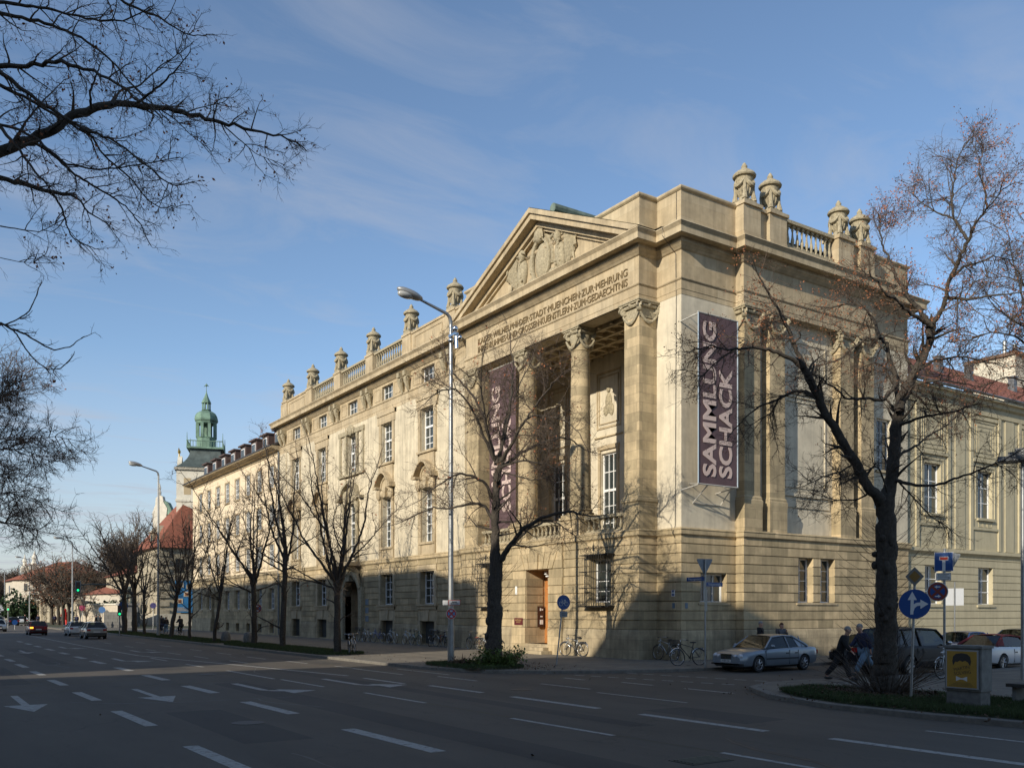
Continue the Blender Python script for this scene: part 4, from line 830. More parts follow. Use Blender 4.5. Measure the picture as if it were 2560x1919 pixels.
    for (x0,y0,x1,y1,n) in ((20.6,26.6,22.2,19.9,9),(22.9,26.3,24.2,20.3,8)):
        for k in range(n):
            a=k/n; c=(k+.6)/n; line(x0+(x1-x0)*a,y0+(y1-y0)*a,x0+(x1-x0)*c,y0+(y1-y0)*c,.13)
    def arrow(x,y,kind,s=1):
        P=lambda u,v:(x+u*s,y-v*s,.004+.0015*(len(b.f)%3))   # v along travel (-Y)
        if kind=='left':
            b.quad(P(-.09,0),P(.09,0),P(.09,2.6),P(-.09,2.2)); b.quad(P(-.09,2.2),P(.09,2.6),P(.55,3.0),P(.5,2.6)); b.quad(P(.3,2.2),P(.3,3.4),P(1.0,2.95))
        elif kind=='right':
            b.quad(P(-.09,0),P(.09,0),P(.09,2.2),P(-.09,2.6)); b.quad(P(.09,2.2),P(-.09,2.6),P(-.55,3.0),P(-.5,2.6)); b.quad(P(-.3,2.2),P(-.3,3.4),P(-1,2.95))
        else:
            b.quad(P(-.09,0),P(.09,0),P(.09,3),P(-.09,3)); b.quad(P(-.5,3.0),P(.5,3.0),P(0,4.8))
    arrow(5.75,29.2,'s'); arrow(2.5,28.7,'s'); arrow(8.9,29.6,'left',1.3); arrow(8.6,48.8,'left',1.2); arrow(12.1,29.9,'left',1.3); arrow(11.3,58.5,'left',1.2); arrow(8.5,67,'left',1.2); arrow(5.7,62,'s')
    tag(b.build('road_markings',PNT,fixn=False),kind='structure')
    b=MB(); PNT2=mat('old_yellow_seam',(.10,.085,.05),.9); b.quad((11.08,20.6,.003),(11.16,20.6,.003),(11.22,16.7,.003),(11.14,16.7,.003)); b.quad((11.2,13.2,.003),(11.26,13.2,.003),(11.36,10.6,.003),(11.30,10.6,.003))
    for s in (0,1.5,-2.6): b.quad((-6,29.5+s,.003),(16,36+s*1.2,.003),(16,36.12+s*1.2,.003),(-6,29.62+s,.003))
    tag(b.build('road_seams',PNT2,fixn=False),kind='structure')
    PT=mat('asphalt_repair',(.055,.048,.04),.85,fn=asphfn(50)); b=MB(); rr=random.Random(9)
    for x0,y0,x1,y1 in ((5.0,16,6.3,22),(8.3,9,9.3,30),(12.3,14,12.9,44),(14.6,13,16.0,16.2),(2.2,33,3.4,44),(8.6,38,9.7,41),(15.2,38,16.6,50),(5.2,45,6.2,66)):
        b.quad((x0,y0,.0015),(x1,y0+rr.uniform(-.1,.1),.0015),(x1+rr.uniform(-.1,.1),y1,.0015),(x0,y1,.0015))
    tag(b.build('road_repairs',PT,fixn=False),kind='structure')
    TAR=mat('tar_seam',(.022,.021,.02),.5); b=MB()
    for k in range(16):
        x=rr.uniform(2,17); y=rr.uniform(6,55); a=rr.choice([PI/2,PI/2,rr.uniform(0,PI)]); P_=[Vector((x,y))]
        for i in range(rr.randint(6,14)): a+=rr.uniform(-.25,.25); P_.append(P_[-1]+Vector((math.cos(a),math.sin(a)))*.45)
        for i in range(len(P_)-1):
            d=(P_[i+1]-P_[i]).normalized(); q=Vector((-d.y,d.x))*rr.uniform(.012,.03); z_=.0022
            b.quad((P_[i].x-q.x,P_[i].y-q.y,z_),(P_[i].x+q.x,P_[i].y+q.y,z_),(P_[i+1].x+q.x,P_[i+1].y+q.y,z_),(P_[i+1].x-q.x,P_[i+1].y-q.y,z_))
    tag(b.build('tar_seams',TAR,fixn=False),kind='structure')
    for x,y,lab in ((6.0,19.0,'round iron manhole cover in the repaired strip of the left lane'),(15.4,22.5,'round iron manhole cover near the corner island kerb'),(9.4,34.5,'round iron manhole cover in the sunlit strip of road')):
        b=MB(); b.lathe([(.34,0),(.34,.006)],24); m_=b.build('manhole_cover',mat('cast_iron_cover',(.055,.05,.045),.6,noise=.4,nscale=25),None); m_.location=(x,y,.003); tag(m_,lab,'manhole cover','manhole covers in the road')
    b=MB(); dr=MATS['dark_iron']
    b.box(10.0,9.95,.0,10.9,10.5,.008); o=tag(b.build('drain_cover',mat('drain_iron',(.05,.045,.035),.7)),'rusty square drain cover set in the dark asphalt lane','drain cover')
    b=MB()
    for i in range(6): b.box(10.05,10.0+.08*i,.008,10.85,10.04+.08*i,.02)
    b.build('grating',mat('drain_light',(.12,.11,.08),.8),o)
    # pavement joint lines (bike path edge)
    b=MB()
    for x in (20.9,22.6): b.quad((x,126,.124),(x+.08,126,.124),(x+.08,32,.124),(x,32,.124))
    b.quad((22.6,18.1,.124),(60,17.6,.124),(60,17.5,.124),(22.6,18.0,.124)); b.quad((23.3,15.5,.124),(23.4,15.5,.124),(24.2,2,.124),(24.1,2,.124))
    tag(b.build('pavement_joint',mat('dark_joint',(.05,.047,.04),.9),fixn=False),kind='structure')
ground()
# =====================================================  BUILDINGS ACROSS THE STREET (behind the viewer; they cast the street's shade)
def across():
    WL=mat('ochre_render',(.42,.36,.25),.9,noise=.1); RF=mat('red_tile_roof',(.28,.10,.06),.85)
    for nm,poly,lab,y0,y1 in (('apartment_block',[(-70,0),(26.1,0),(26.1,11),(24.6,15.5),(20,20.8),(15.2,25.3),(10,25.6),(-70,25.6)],'ochre apartment block across the street with a sloping end roof',-66,22),
                     ('apartment_block',[(30.6,0),(99,0),(99,26.2),(38,26.2),(31.5,24.9),(30.6,24.6)],'long ochre apartment block across the street beyond the gap',34,97)):
        B=thing(nm,lab,'building',(-27,(y0+y1)/2,0)); b=MB(); b.prism(poly,-34,-20,lambda u,z,d:(d,u,z)); b.build('wall',WL,B)
        b=MB(); b.box(-20.3,poly[0][0],0,-19.8,min(26,poly[1][0]) if y0<0 else 99,.6); b.build('plinth',STB,B)
        n=0
        for z in (2,6,10,14,18):
            y=y0
            while y<y1-1 and n<95:
                if z>8 and y>17 and y<26: break
                w=MB(); w.box(-19.98,y,z,-19.9,y+1.2,z+2); w=w.build('window',WHT,B); g=MB(); g.box(-19.9,y+.1,z+.1,-19.88,y+1.1,z+1.9); g.build('pane',GLS,w); y+=4.6; n+=1
across()
# =====================================================  TREES
BARK=mat('dark_bark',(.058,.048,.037),.95,bump=1.5,noise=.45,nscale=14)
TWIG=mat('twig_bark',(.10,.073,.052),.9)
LEAF=mat('dead_leaf',(.30,.115,.05),.85,noise=.4,nscale=3)
class Twigs:
    def __init__(s,seed): s.r=np.random.default_rng(seed); s.B={}
    def put(s,pts,rad,n):
        k=(len(pts),n); s.B.setdefault(k,[]).append((pts,rad))
    def mesh(s,name,m,parent,smooth=True):
        V=[];F=[];o=0
        for (k,n),L in s.B.items():
            P=np.array([a for a,_ in L]); Rr=np.array([b for _,b in L]); nb=len(L)
            T=np.empty_like(P); T[:,1:-1]=P[:,2:]-P[:,:-2]; T[:,0]=P[:,1]-P[:,0]; T[:,-1]=P[:,-1]-P[:,-2]; T/=np.linalg.norm(T,axis=2,keepdims=True)+1e-9
            ref=np.tile(np.array([.31,.52,.79]),(nb,1)); par=abs((T[:,0]*ref).sum(1))>.9; ref[par]=[.8,-.6,.1]; ref=ref[:,None,:]
            A=np.cross(T,np.broadcast_to(ref,T.shape)); A/=np.linalg.norm(A,axis=2,keepdims=True)+1e-9; C=np.cross(A,T)
            th=2*PI*np.arange(n)/n; ring=(A[:,:,None,:]*np.cos(th)[None,None,:,None]+C[:,:,None,:]*np.sin(th)[None,None,:,None])*Rr[:,:,None,None]+P[:,:,None,:]
            V.append(ring.reshape(-1,3)); base=o+(np.arange(nb)*k*n)[:,None,None]; ii=(np.arange(k-1)*n)[None,:,None]; jj=np.arange(n)[None,None,:]; j2=(np.arange(n)+1)%n; j2=j2[None,None,:]
            F.append(np.stack([base+ii+jj,base+ii+j2,base+ii+n+j2,base+ii+n+jj],3).reshape(-1,4)); o+=nb*k*n
        v=np.concatenate(V); f=np.concatenate(F); return mk(name,v,f,m,parent,smooth)
def mk(name,v,f,m,parent,smooth=False):
    me=bpy.data.meshes.new(name); me.vertices.add(len(v)); me.vertices.foreach_set('co',v.astype(np.float32).ravel()); k=f.shape[1]; me.loops.add(f.size); me.loops.foreach_set('vertex_index',f.ravel().astype(np.int32)); me.polygons.add(len(f)); me.polygons.foreach_set('loop_start',np.arange(0,f.size,k)); me.polygons.foreach_set('loop_total',np.full(len(f),k)); me.update()
    if smooth: me.polygons.foreach_set('use_smooth',[True]*len(f))
    me.materials.append(m); o=bpy.data.objects.new(name,me); COL.objects.link(o)
    if parent: o.parent=parent
    return o
def nrm(v): return v/(np.linalg.norm(v)+1e-9)
def walk(r,p,d,L,k,wob,trop):
    pts=[p]; st=L/(k-1); d=nrm(d)
    for i in range(k-1):
        d=nrm(d+r.normal(0,wob,3)+np.array([0,0,trop])); pts.append(pts[-1]+d*st)
    return pts
def resample(pts,k):
    P=np.array(pts,float); s=np.r_[0,np.cumsum(np.linalg.norm(P[1:]-P[:-1],axis=1))]; t=np.linspace(0,s[-1],k)
    return [np.array([np.interp(x,s,P[:,i]) for i in range(3)]) for x in t],s[-1]
def crown(parent,limbs,seed,dens=1.0,tw=.005,l2=2.3,l3=1.0,l4=.42,leaf=.05,droop=0.0,up=.05,barknoise=True,leafm=None,leafsz=.045,leafzone=None,levels=3,outward=None,endl=.6):
    """limbs: list of (pts (3d list), r0, r1). builds trunk mesh and twig crown."""
    tr=Twigs(seed); tg=Twigs(seed+1); r=tr.r; tips=[]; l2s=[]
    for pts,r0,r1 in limbs:
        k=max(6,int(len(pts)*4)); P,L=resample(pts,k); P=[P[0]]+[p+r.normal(0,1,3)*min(.018,r0*.2) for p in P[1:-1]]+[P[-1]]
        rad=[(r0+(r1-r0)*(i/(k-1))**.8)*(1+(r.normal(0,.05) if barknoise else 0)) for i in range(k)]; tr.put_=0
        tr.put(P,rad,9 if r0>.12 else 6)
        for i in range(int(L*3.0*dens+1)):
            if r0>.2: break
            t=r.uniform(.12,1)**.8; j=min(k-2,int(t*(k-1))); p=P[j]; d=nrm(P[j+1]-P[j]); a=nrm(np.cross(d,r.normal(0,1,3))); ang=R(r.uniform(30,70)); dd=d*math.cos(ang)+a*math.sin(ang)+np.array([0,0,up*2-droop])
            ln=l2*r.uniform(.45,1.1)*(1-.35*t); rr=max(rad[j]*.42,tw*2.2); l2s.append((p,dd,ln,min(rr,.05)))
        l2s.append((P[-1],P[-1]-P[-2],l2*endl,max(r1,tw*2)))
    for p,d,L,rr in l2s:
        k=7; P=walk(r,p,d,L,k,.16,up-droop*.3); rad=[rr*(1-i/(k-1))+tw*1.3 for i in range(k)]; (tr if rr>.03 else tg).put(P,rad,5 if rr>.03 else 4)
        for i in range(int(L*5.5*dens+1)):
            t=r.uniform(.15,1); j=min(k-2,int(t*(k-1))); pp=P[j]+(P[j+1]-P[j])*(t*(k-1)-j); dd=nrm(P[j+1]-P[j]); a=nrm(np.cross(dd,r.normal(0,1,3))); ang=R(r.uniform(30,75)); q=dd*math.cos(ang)+a*math.sin(ang)+np.array([0,0,up-droop*.5])
            ln=l3*r.uniform(.4,1.1); Q=walk(r,pp,q,ln,5,.2,up*.6-droop*.4); tg.put(Q,[tw*1.5,tw*1.35,tw*1.2,tw,tw*.75],3)
            if levels>2:
                for m in range(int(ln*8*dens+.6)):
                    jj=r.integers(0,4); o=Q[jj]+(Q[jj+1]-Q[jj])*r.uniform(0,1); e=nrm(Q[jj+1]-Q[jj]); a2=nrm(np.cross(e,r.normal(0,1,3))); an=R(r.uniform(25,70)); W_=walk(r,o,e*math.cos(an)+a2*math.sin(an),l4*r.uniform(.4,1.1),4,.22,up*.5); tg.put(W_,[tw*.95,tw*.85,tw*.75,tw*.55],3); tips.append(W_[-1])
            tips.append(Q[-1])
    t=tr.mesh('trunk',BARK,parent); c=tg.mesh('crown',TWIG,parent)
    tips=np.array(tips)
    if leaf>0 and len(tips):
        keep=r.uniform(0,1,len(tips))<leaf
        if leafzone is not None: keep=r.uniform(0,1,len(tips))<leaf*leafzone(tips)
        T=tips[keep]; T=np.repeat(T,3,axis=0); T=T+r.normal(0,.05,T.shape); n=len(T)
        if n:
            a=r.normal(0,1,(n,3)); a/=np.linalg.norm(a,axis=1,keepdims=True); b2=np.cross(a,r.normal(0,1,(n,3))); b2/=np.linalg.norm(b2,axis=1,keepdims=True); s=(leafsz*r.uniform(.6,1.4,n))[:,None]
            v=np.stack([T-a*s,T+b2*s*.55,T+a*s,T-b2*s*.55],1).reshape(-1,3); f=np.arange(len(v)).reshape(-1,4); mk('dead_leaves',v,f,leafm or LEAF,parent)
    return parent
def trace(base,d0,pxs,spread,seed,z=None):
    """limb traced in the photograph, laid out in depth from d0 by a smooth wander"""
    n=len(pxs); L=[]
    for i,(x,y) in enumerate(pxs): L.append(np.array(atd(x,y,d0+spread*(i/(n-1))**.9 if n>1 else d0))-base)
    return L
def tree1():
    P=atd(1235,1661,37.1); base=np.array([P.x,P.y,.12]); T=thing('street_tree','bare gnarled tree in front of the portico with a leafy shrub round its foot','tree',tuple(base)); d=37.1
    def t(px,sp,r0,r1): return (trace(base,d,px,sp,0),r0,r1)
    limbs=[t([(1233,1668),(1233,1636),(1235,1600)],0,.50,.30),t([(1235,1605),(1236,1549),(1237.5,1463),(1240,1395)],0,.335,.27),t([(1240,1400),(1238.5,1303),(1240,1254),(1243,1182)],0,.19,.15),
     t([(1245,1410),(1273.7,1367),(1302.6,1326.6),(1346,1297.6),(1389,1283),(1427,1277),(1476,1290)],-2.2,.13,.03),t([(1252,1400),(1290,1350),(1320,1322),(1370,1300),(1400,1308),(1425,1330)],1.2,.09,.02),
     t([(1247,1170),(1302.6,1132.6),(1352,1109),(1401,1092),(1427,1098),(1462,1124)],2.5,.09,.02),t([(1243,1160),(1262,1086),(1273.7,1022.6),(1281,964.7),(1285,912.6),(1276.6,870)],.8,.09,.02),
     t([(1250,1155),(1279,1109),(1302.6,1066),(1331.6,1022.6),(1360.5,985),(1389.4,950),(1410,930)],-2.6,.085,.02),t([(1311,1051.5),(1331,1038.5),(1360,1040),(1389,1044),(1420,1055),(1450,1085)],-1,.05,.015),
     t([(1240,1160),(1224.5,1095),(1207,1034),(1186.8,993.7),(1158,961.8),(1129,930),(1115,892)],2.0,.10,.02),t([(1236,1150),(1205,1080),(1192.6,1045.8),(1166.6,999.5),(1137.6,970.5),(1100,976),(1070,1000)],-2.0,.08,.015),
     t([(1232,1245),(1215.8,1210.7),(1190,1192),(1152,1181.8),(1131.8,1190),(1090,1215),(1050,1250)],-1.6,.08,.015),t([(1233,1300),(1210,1262),(1180,1258),(1120,1272),(1080,1268),(1035,1290),(990,1310)],1.6,.075,.015),
     t([(1250,1150),(1262,1050),(1300,960),(1330,900)],3.2,.06,.015),t([(1236,1150),(1215,1060),(1200,960),(1210,880)],-3,.06,.015),t([(1245,1170),(1300,1150),(1370,1160),(1400,1180)],-3,.06,.015),t([(1238,1215),(1260,1180),(1330,1200),(1380,1190),(1400,1220)],-2,.04,.012)]
    crown(T,limbs,11,1.0,.0046,2.0,.95,.40,.03,0,.04)
    # burrs
    b=MB(); rr=random.Random(3)
    for i in range(26):
        a=rr.uniform(0,2*PI); z=rr.choice([rr.uniform(.1,1.4),rr.uniform(.2,3.6)]); r=.34-.02*z; b.ball((math.cos(a)*r*.85-.03,math.sin(a)*r*.85,z),.10,.10,rr.uniform(.1,.2),8,5)
    b.build('burr',BARK,T,smooth=True,local=True)
    # suckers
    tg=Twigs(77); r=tg.r
    for i in range(60):
        a=r.uniform(0,2*PI); z=r.uniform(2.2,5.5); p=np.array([math.cos(a)*.25,math.sin(a)*.25,z]); Q=walk(r,p,np.array([math.cos(a),math.sin(a),.5]),r.uniform(.5,1.3),6,.08,.12); tg.put(Q,[.006]*5+[.003],3)
    o=tg.mesh('sucker_shoots',TWIG,T)
tree1()
def shrub(x,y,s,label,n,cat='shrub',green=(.10,.15,.03),seed=1,hh=.75,grp=None):
    T=thing('shrub',label,cat,(x,y,.12),0,grp); r=np.random.default_rng(seed); tg=Twigs(seed); tips=[]
    for i in range(n):
        a=r.uniform(0,2*PI); Q=walk(r,np.array([math.cos(a)*.15*s,math.sin(a)*.15*s,0.]),np.array([math.cos(a)*r.uniform(.3,1.6),math.sin(a)*r.uniform(.3,1.6),1]),s*r.uniform(.5,1.25),6,.15,-.02); tg.put(Q,[.008]*5+[.003],3)
        for j in (2,3,4,5,5): tips.append(Q[j]*np.array([1,1,hh])+r.normal(0,.06,3))
    tg.mesh('stems',TWIG,T); t=np.repeat(np.array(tips),4,axis=0); m=len(t); t+=r.normal(0,.06*s,(m,3)); t[:,2]=np.abs(t[:,2]); a=r.normal(0,1,(m,3)); a/=np.linalg.norm(a,axis=1,keepdims=True); b=np.cross(a,np.array([0,0,1.])+r.normal(0,.35,(m,3))); b/=np.linalg.norm(b,axis=1,keepdims=True); z=((.05*s**.5 if s<2 else .085*s)*r.uniform(.6,1.4,m))[:,None]
    v=np.stack([t-a*z,t-a*z*.2+b*z*.8,t+a*z,t-a*z*.2-b*z*.8],1).reshape(-1,3); mk('foliage',v,np.arange(len(v)).reshape(-1,4),mat('leaf_%d'%seed,green,.7,noise=.6,nscale=5),T)
shrub(19.7,30.4,1.0,'low green leafy shrub at the foot of the tree before the portico',130,seed=31,green=(.085,.13,.02))
shrub(19.0,32.1,.5,'small reddish ground shrub beside the near lamp post',50,seed=32,green=(.10,.06,.03),hh=.5)
def tree2():
    P=gnd(2212,1738,.12); base=np.array([P.x,P.y,.12]); d=P.x*FV[0]+P.y*FV[1]; T=thing('street_tree','tall forked bare tree with russet leaves at the right corner island','tree',tuple(base))
    def t(px,sp,r0,r1): return (trace(base,d,px,sp,0),r0,r1)
    limbs=[t([(2212,1745),(2212,1712),(2213,1650)],0,.42,.30),t([(2213,1655),(2213,1593),(2216,1462.6),(2217.4,1347),(2214.5,1290),(2214,1245)],0,.30,.25),
     t([(2209,1262),(2190,1238),(2169.7,1216.5),(2137.8,1155.7),(2103,1097.9),(2068,1040),(2045,993.7),(2025,944.5),(2007.6,915.5)],-1.2,.155,.085),
     t([(2010,918),(1987,863.4),(1970,820),(1963,805),(1935,755),(1905,705),(1880,660)],-.6,.07,.015),t([(2010,920),(1972.9,892),(1929.5,875),(1886,867.8),(1842.6,872),(1813.7,875),(1780,862),(1720,880)],-1.4,.07,.012),
     t([(1842,872),(1810,890),(1780,915),(1750,945)],-.8,.03,.01),t([(2039,991),(2010.5,976),(1981.5,979),(1944,999),(1900.5,1014),(1860,1046),(1830,1080)],1.2,.055,.012),t([(1945,999),(1930,1030),(1880,1060)],.4,.03,.01),
     t([(2216,1262),(2224.7,1225),(2236,1124),(2244,1050),(2248,1020)],.3,.17,.145),t([(2247,1030),(2242,970.5),(2227.6,906.8),(2213,857.6),(2201.5,846),(2163.9,844.6),(2132,869),(2100,898),(2060,910),(2025,921)],1.5,.085,.015),
     t([(2201,846),(2185,800),(2160,765),(2120,760),(2070,770),(2020,760)],2.0,.045,.012),t([(2240,960),(2210,1000),(2165,995),(2117,998),(2095,975),(2060,950),(2025,935)],-1,.06,.015),
     t([(2248,1025),(2267.5,967.5),(2290,925),(2310,886),(2323,860),(2330,810)],.4,.13,.10),t([(2323,845),(2321,808),(2298.8,776),(2266,737),(2240,694.6),(2220.6,645.7),(2207.6,619.7),(2201,580),(2200,545)],1.2,.08,.012),
     t([(2322,812),(2290,790),(2262,770),(2240,746.7),(2215,735),(2190,700),(2160,680)],-1.4,.06,.012),t([(2330,815),(2344,790),(2360.7,769.5),(2370,711),(2396.5,652),(2422.5,597),(2432,574)],-.8,.075,.04),
     t([(2430,575),(2445,550),(2468,522),(2507,473),(2530,460)],-1.6,.035,.01),t([(2420,600),(2400,570),(2383.5,544.8),(2380,502),(2383.5,456.8),(2393,401),(2409.5,362),(2435.6,340)],1.6,.045,.01),t([(2384,546),(2344,531.7),(2302,505.7),(2279,483)],.9,.03,.01),
     t([(2468,522),(2461.6,469.8),(2445,430.7),(2455,385)],.8,.03,.01),t([(2362,745),(2390,745),(2416,750),(2468,740),(2520,735),(2580,725)],-2,.055,.012),t([(2385,690),(2410,665),(2442,658.7),(2480,640),(2530,650)],1.6,.045,.012),
     t([(2236,1200),(2290,1213),(2342,1211.7),(2388,1195.5),(2436.8,1179),(2502,1153),(2560,1120)],-2.2,.05,.012),t([(2234,1190),(2262,1220),(2290,1250),(2329,1293),(2368,1316)],1.2,.03,.01),t([(2240,1140),(2290,1114),(2323,1088),(2368,1062),(2400,1030)],2,.045,.012),
     t([(2250,1062),(2300,1045),(2342,1036),(2388,1029),(2440,1010)],-1.8,.045,.012),t([(2225,1260),(2210,1200),(2195,1165),(2150,1180),(2080,1200)],-.8,.03,.01),t([(2138,1156),(2100,1180),(2060,1190),(2010,1215)],-1.2,.03,.01),
     t([(2180,1228),(2140,1250),(2090,1250),(2040,1235)],1,.03,.01),t([(2290,925),(2340,900),(2400,890),(2460,900),(2520,920)],2.2,.05,.012),t([(2250,1000),(2290,960),(2350,950),(2420,960)],-2.4,.045,.012),t([(2268,967),(2230,930),(2190,905),(2150,920)],2.4,.04,.012)]
    crown(T,limbs,21,1.5,.0036,1.35,.66,.27,.8,0,.0,endl=.25,leafsz=.026,leafzone=lambda p:np.clip((p[:,2]-6.0)/8,0.02,.75)*np.where(np.sin(p[:,0]*1.9+p[:,2]*1.3)+np.sin(p[:,1]*2.3-p[:,2]*.9)>.1,1,.12))
    tg=Twigs(78); r=tg.r
    for i in range(150):
        a=r.uniform(0,2*PI); z=r.uniform(.9,4.6); p=np.array([math.cos(a)*.24,math.sin(a)*.24,z]); Q=walk(r,p,np.array([math.cos(a),math.sin(a),.4]),r.uniform(.4,1.25),6,.07,.12); tg.put(Q,[.005]*5+[.002],3)
    for i in range(170):
        a=r.uniform(0,2*PI); p=np.array([math.cos(a)*.35,math.sin(a)*.35,.05]); Q=walk(r,p,np.array([math.cos(a),math.sin(a),r.uniform(.4,1.6)]),r.uniform(.7,1.7),7,.07,-.03); tg.put(Q,[.007]*6+[.003],3)
    tg.mesh('sucker_shoots',TWIG,T)
    b=MB(); rr=random.Random(4)
    for i in range(26):
        a=rr.uniform(0,2*PI); z=rr.uniform(.1,4.6); b.ball((math.cos(a)*.25,math.sin(a)*.25,z),.09,.09,rr.uniform(.08,.2),8,5)
    b.lathe([(.62,0),(.45,.08),(.33,.3),(.30,.6)],14); b.build('burr',BARK,T,smooth=True,local=True)
tree2()
def overhang():
    d=14.5; P=atd(-380,1528,d); base=np.array([P.x,P.y,0.]); T=thing('overhanging_tree','bare tree reaching in over the street from the top left corner','tree',tuple(base))
    def t(px,sp,r0,r1): return (trace(base,d,px,sp,0),r0,r1)
    limbs=[([np.array([0,0,0.]),np.array([.1,.1,2.]),np.array([.2,.1,4.5]),np.array(atd(-300,420,d))-base],.3,.2),
     t([(-300,440),(-120,420),(0,377),(82,348.5),(164,299),(229.6,272.7),(287,262),(348.5,262),(410,272.7),(492,287),(574,315.7),(639.6,328),(697,340),(758.5,369)],1.2,.13,.010),
     t([(-300,430),(-120,200),(0,168),(82,160),(131,156),(180,162),(246,184.5),(295,205),(348,254),(400,290)],-1.6,.07,.010),
     t([(-200,100),(0,35),(61.5,45),(123,61.5),(176,82),(230,111),(287,160),(340,221),(380,262),(420,300)],1.5,.05,.008),t([(-150,20),(0,4),(102.5,18.5),(184.5,39),(266.5,53),(307.5,53),(336,41),(370,20)],-1,.04,.008),
     t([(200,-60),(303,0),(348.5,24.6),(402,45),(443,74),(484,90),(530,86)],.8,.035,.006),t([(-300,440),(-150,430),(0,445),(61.5,459),(123,480),(176,486)],1.0,.075,.03),
     t([(131,484),(156,521),(168,566),(180,594.5),(213,611),(246,623)],.4,.022,.006),t([(176,486),(200,500),(220,530),(270,560),(290,590)],-.5,.02,.006),
     t([(-100,120),(0,180),(41,213),(102.5,258),(164,295),(213,324),(287,352.6),(340,393.6),(389.5,434.6),(434.6,467),(480,455)],-1.4,.045,.007),
     t([(-120,160),(0,213),(62,242),(123,279),(229.6,340),(254,381),(295,418),(336,455),(369,500),(402,520),(470,512)],1.8,.04,.007),
     t([(-100,260),(0,316),(49,377),(90,430.5),(131,480)],-1.2,.04,.01),t([(82,353),(131,385),(184.5,434.6),(246,471.5),(287,496),(320,521),(350,560),(373,607)],1.0,.03,.008),
     t([(-80,300),(30,318),(90,345),(164,410),(250,425),(300,420),(350,412),(440,395)],-1,.03,.007),t([(229,272),(225,230),(240,190),(255,150)],-.7,.025,.006),t([(280,262),(300,225),(350,215),(395,170),(440,140),(480,110)],1,.022,.006),
     t([(340,260),(400,215),(440,175),(475,130)],-1,.025,.006),t([(20,380),(60,310),(110,250),(160,200)],1.2,.03,.007),t([(560,315),(600,350),(640,385),(700,408)],.6,.012,.004),t([(400,273),(440,300),(480,340),(520,370)],-.5,.012,.004),t([(450,285),(500,270),(560,255),(590,230)],.5,.012,.004),
     t([(0,565),(60,575),(100,580),(165,545)],.5,.012,.005),t([(-60,640),(0,644),(50,655),(120,658)],0,.008,.004)]
    crown(T,limbs,41,1.7,.0023,.72,.36,.16,.05,0,.0,leafsz=.026,endl=.15)
    # lower spray of the same tree group
overhang()
def sidetree(pxs,d,pb,seed,lab,tw,l2,l3,l4,dens,leaf=.02):
    P=atd(pb[0],1528,d); base=np.array([P.x,P.y,0.]); T=thing('street_tree',lab,'tree',tuple(base)); L=[([np.array([0,0,0.]),np.array([0,0,2.]),np.array(atd(pb[0],pb[1],d))-base],.28,.18)]
    for i,(px,sp,r0) in enumerate(pxs): L.append((trace(base,d,px,sp,0),r0,.012))
    crown(T,L,seed,dens,tw,l2,l3,l4,leaf,0,.02,leafsz=.05)
sidetree([([(-90,1000),(-40,860),(0,805),(29,823),(61.5,834),(94,855.6),(137,875.5),(175,868),(203,846)],1,.05),([(29,823),(43,837),(65,873.7),(90,902.6),(119,922.5),(150,922),(166,908)],-.5,.02),([(10,812),(40,800),(72,780),(92,738)],.4,.02)],22,(-200,1150),51,'bare tree at the left edge whose lowest spray hangs into view',.004,.7,.3,.15,.55)
sidetree([([(-120,1300),(-60,1150),(0,1105),(43,1098),(90,1096),(145,1091),(185,1100)],3,.07),([(-120,1300),(-80,1100),(-20,1010),(30,960),(70,930)],-2,.07),([(-100,1250),(-30,1150),(0,1120),(60,1125),(120,1150)],-3,.06),([(-110,1330),(-40,1240),(20,1230),(80,1245),(120,1262)],2,.06),([(-110,1380),(-30,1300),(40,1310),(110,1330)],-2,.06),([(-110,1300),(-40,1180),(10,1190),(70,1210)],4,.05),([(-110,1250),(-60,1060),(0,990),(60,985)],1,.06),([(-110,1230),(-70,1000),(-20,930)],-1,.05)],52,(-130,1380),52,'bare crown at the left edge above the parked cars',.009,2.6,1.25,.55,.95,.03)
sidetree([([(2640,1100),(2600,900),(2560,760),(2530,640),(2520,580)],2,.05),([(2640,1000),(2590,880),(2540,840),(2480,830),(2420,850)],-2,.06),([(2640,1000),(2590,760),(2550,700),(2500,690),(2450,700)],3,.06),([(2640,980),(2600,660),(2570,590)],-1,.04),([(2640,1050),(2580,960),(2520,940),(2470,960),(2430,1010)],2,.05),([(2600,850),(2570,820),(2530,800),(2490,770)],-2,.04)],30,(2640,1200),53,'bare tree at the far right edge with brown leaves on its upper twigs',.0055,1.8,.8,.36,.9,.12)
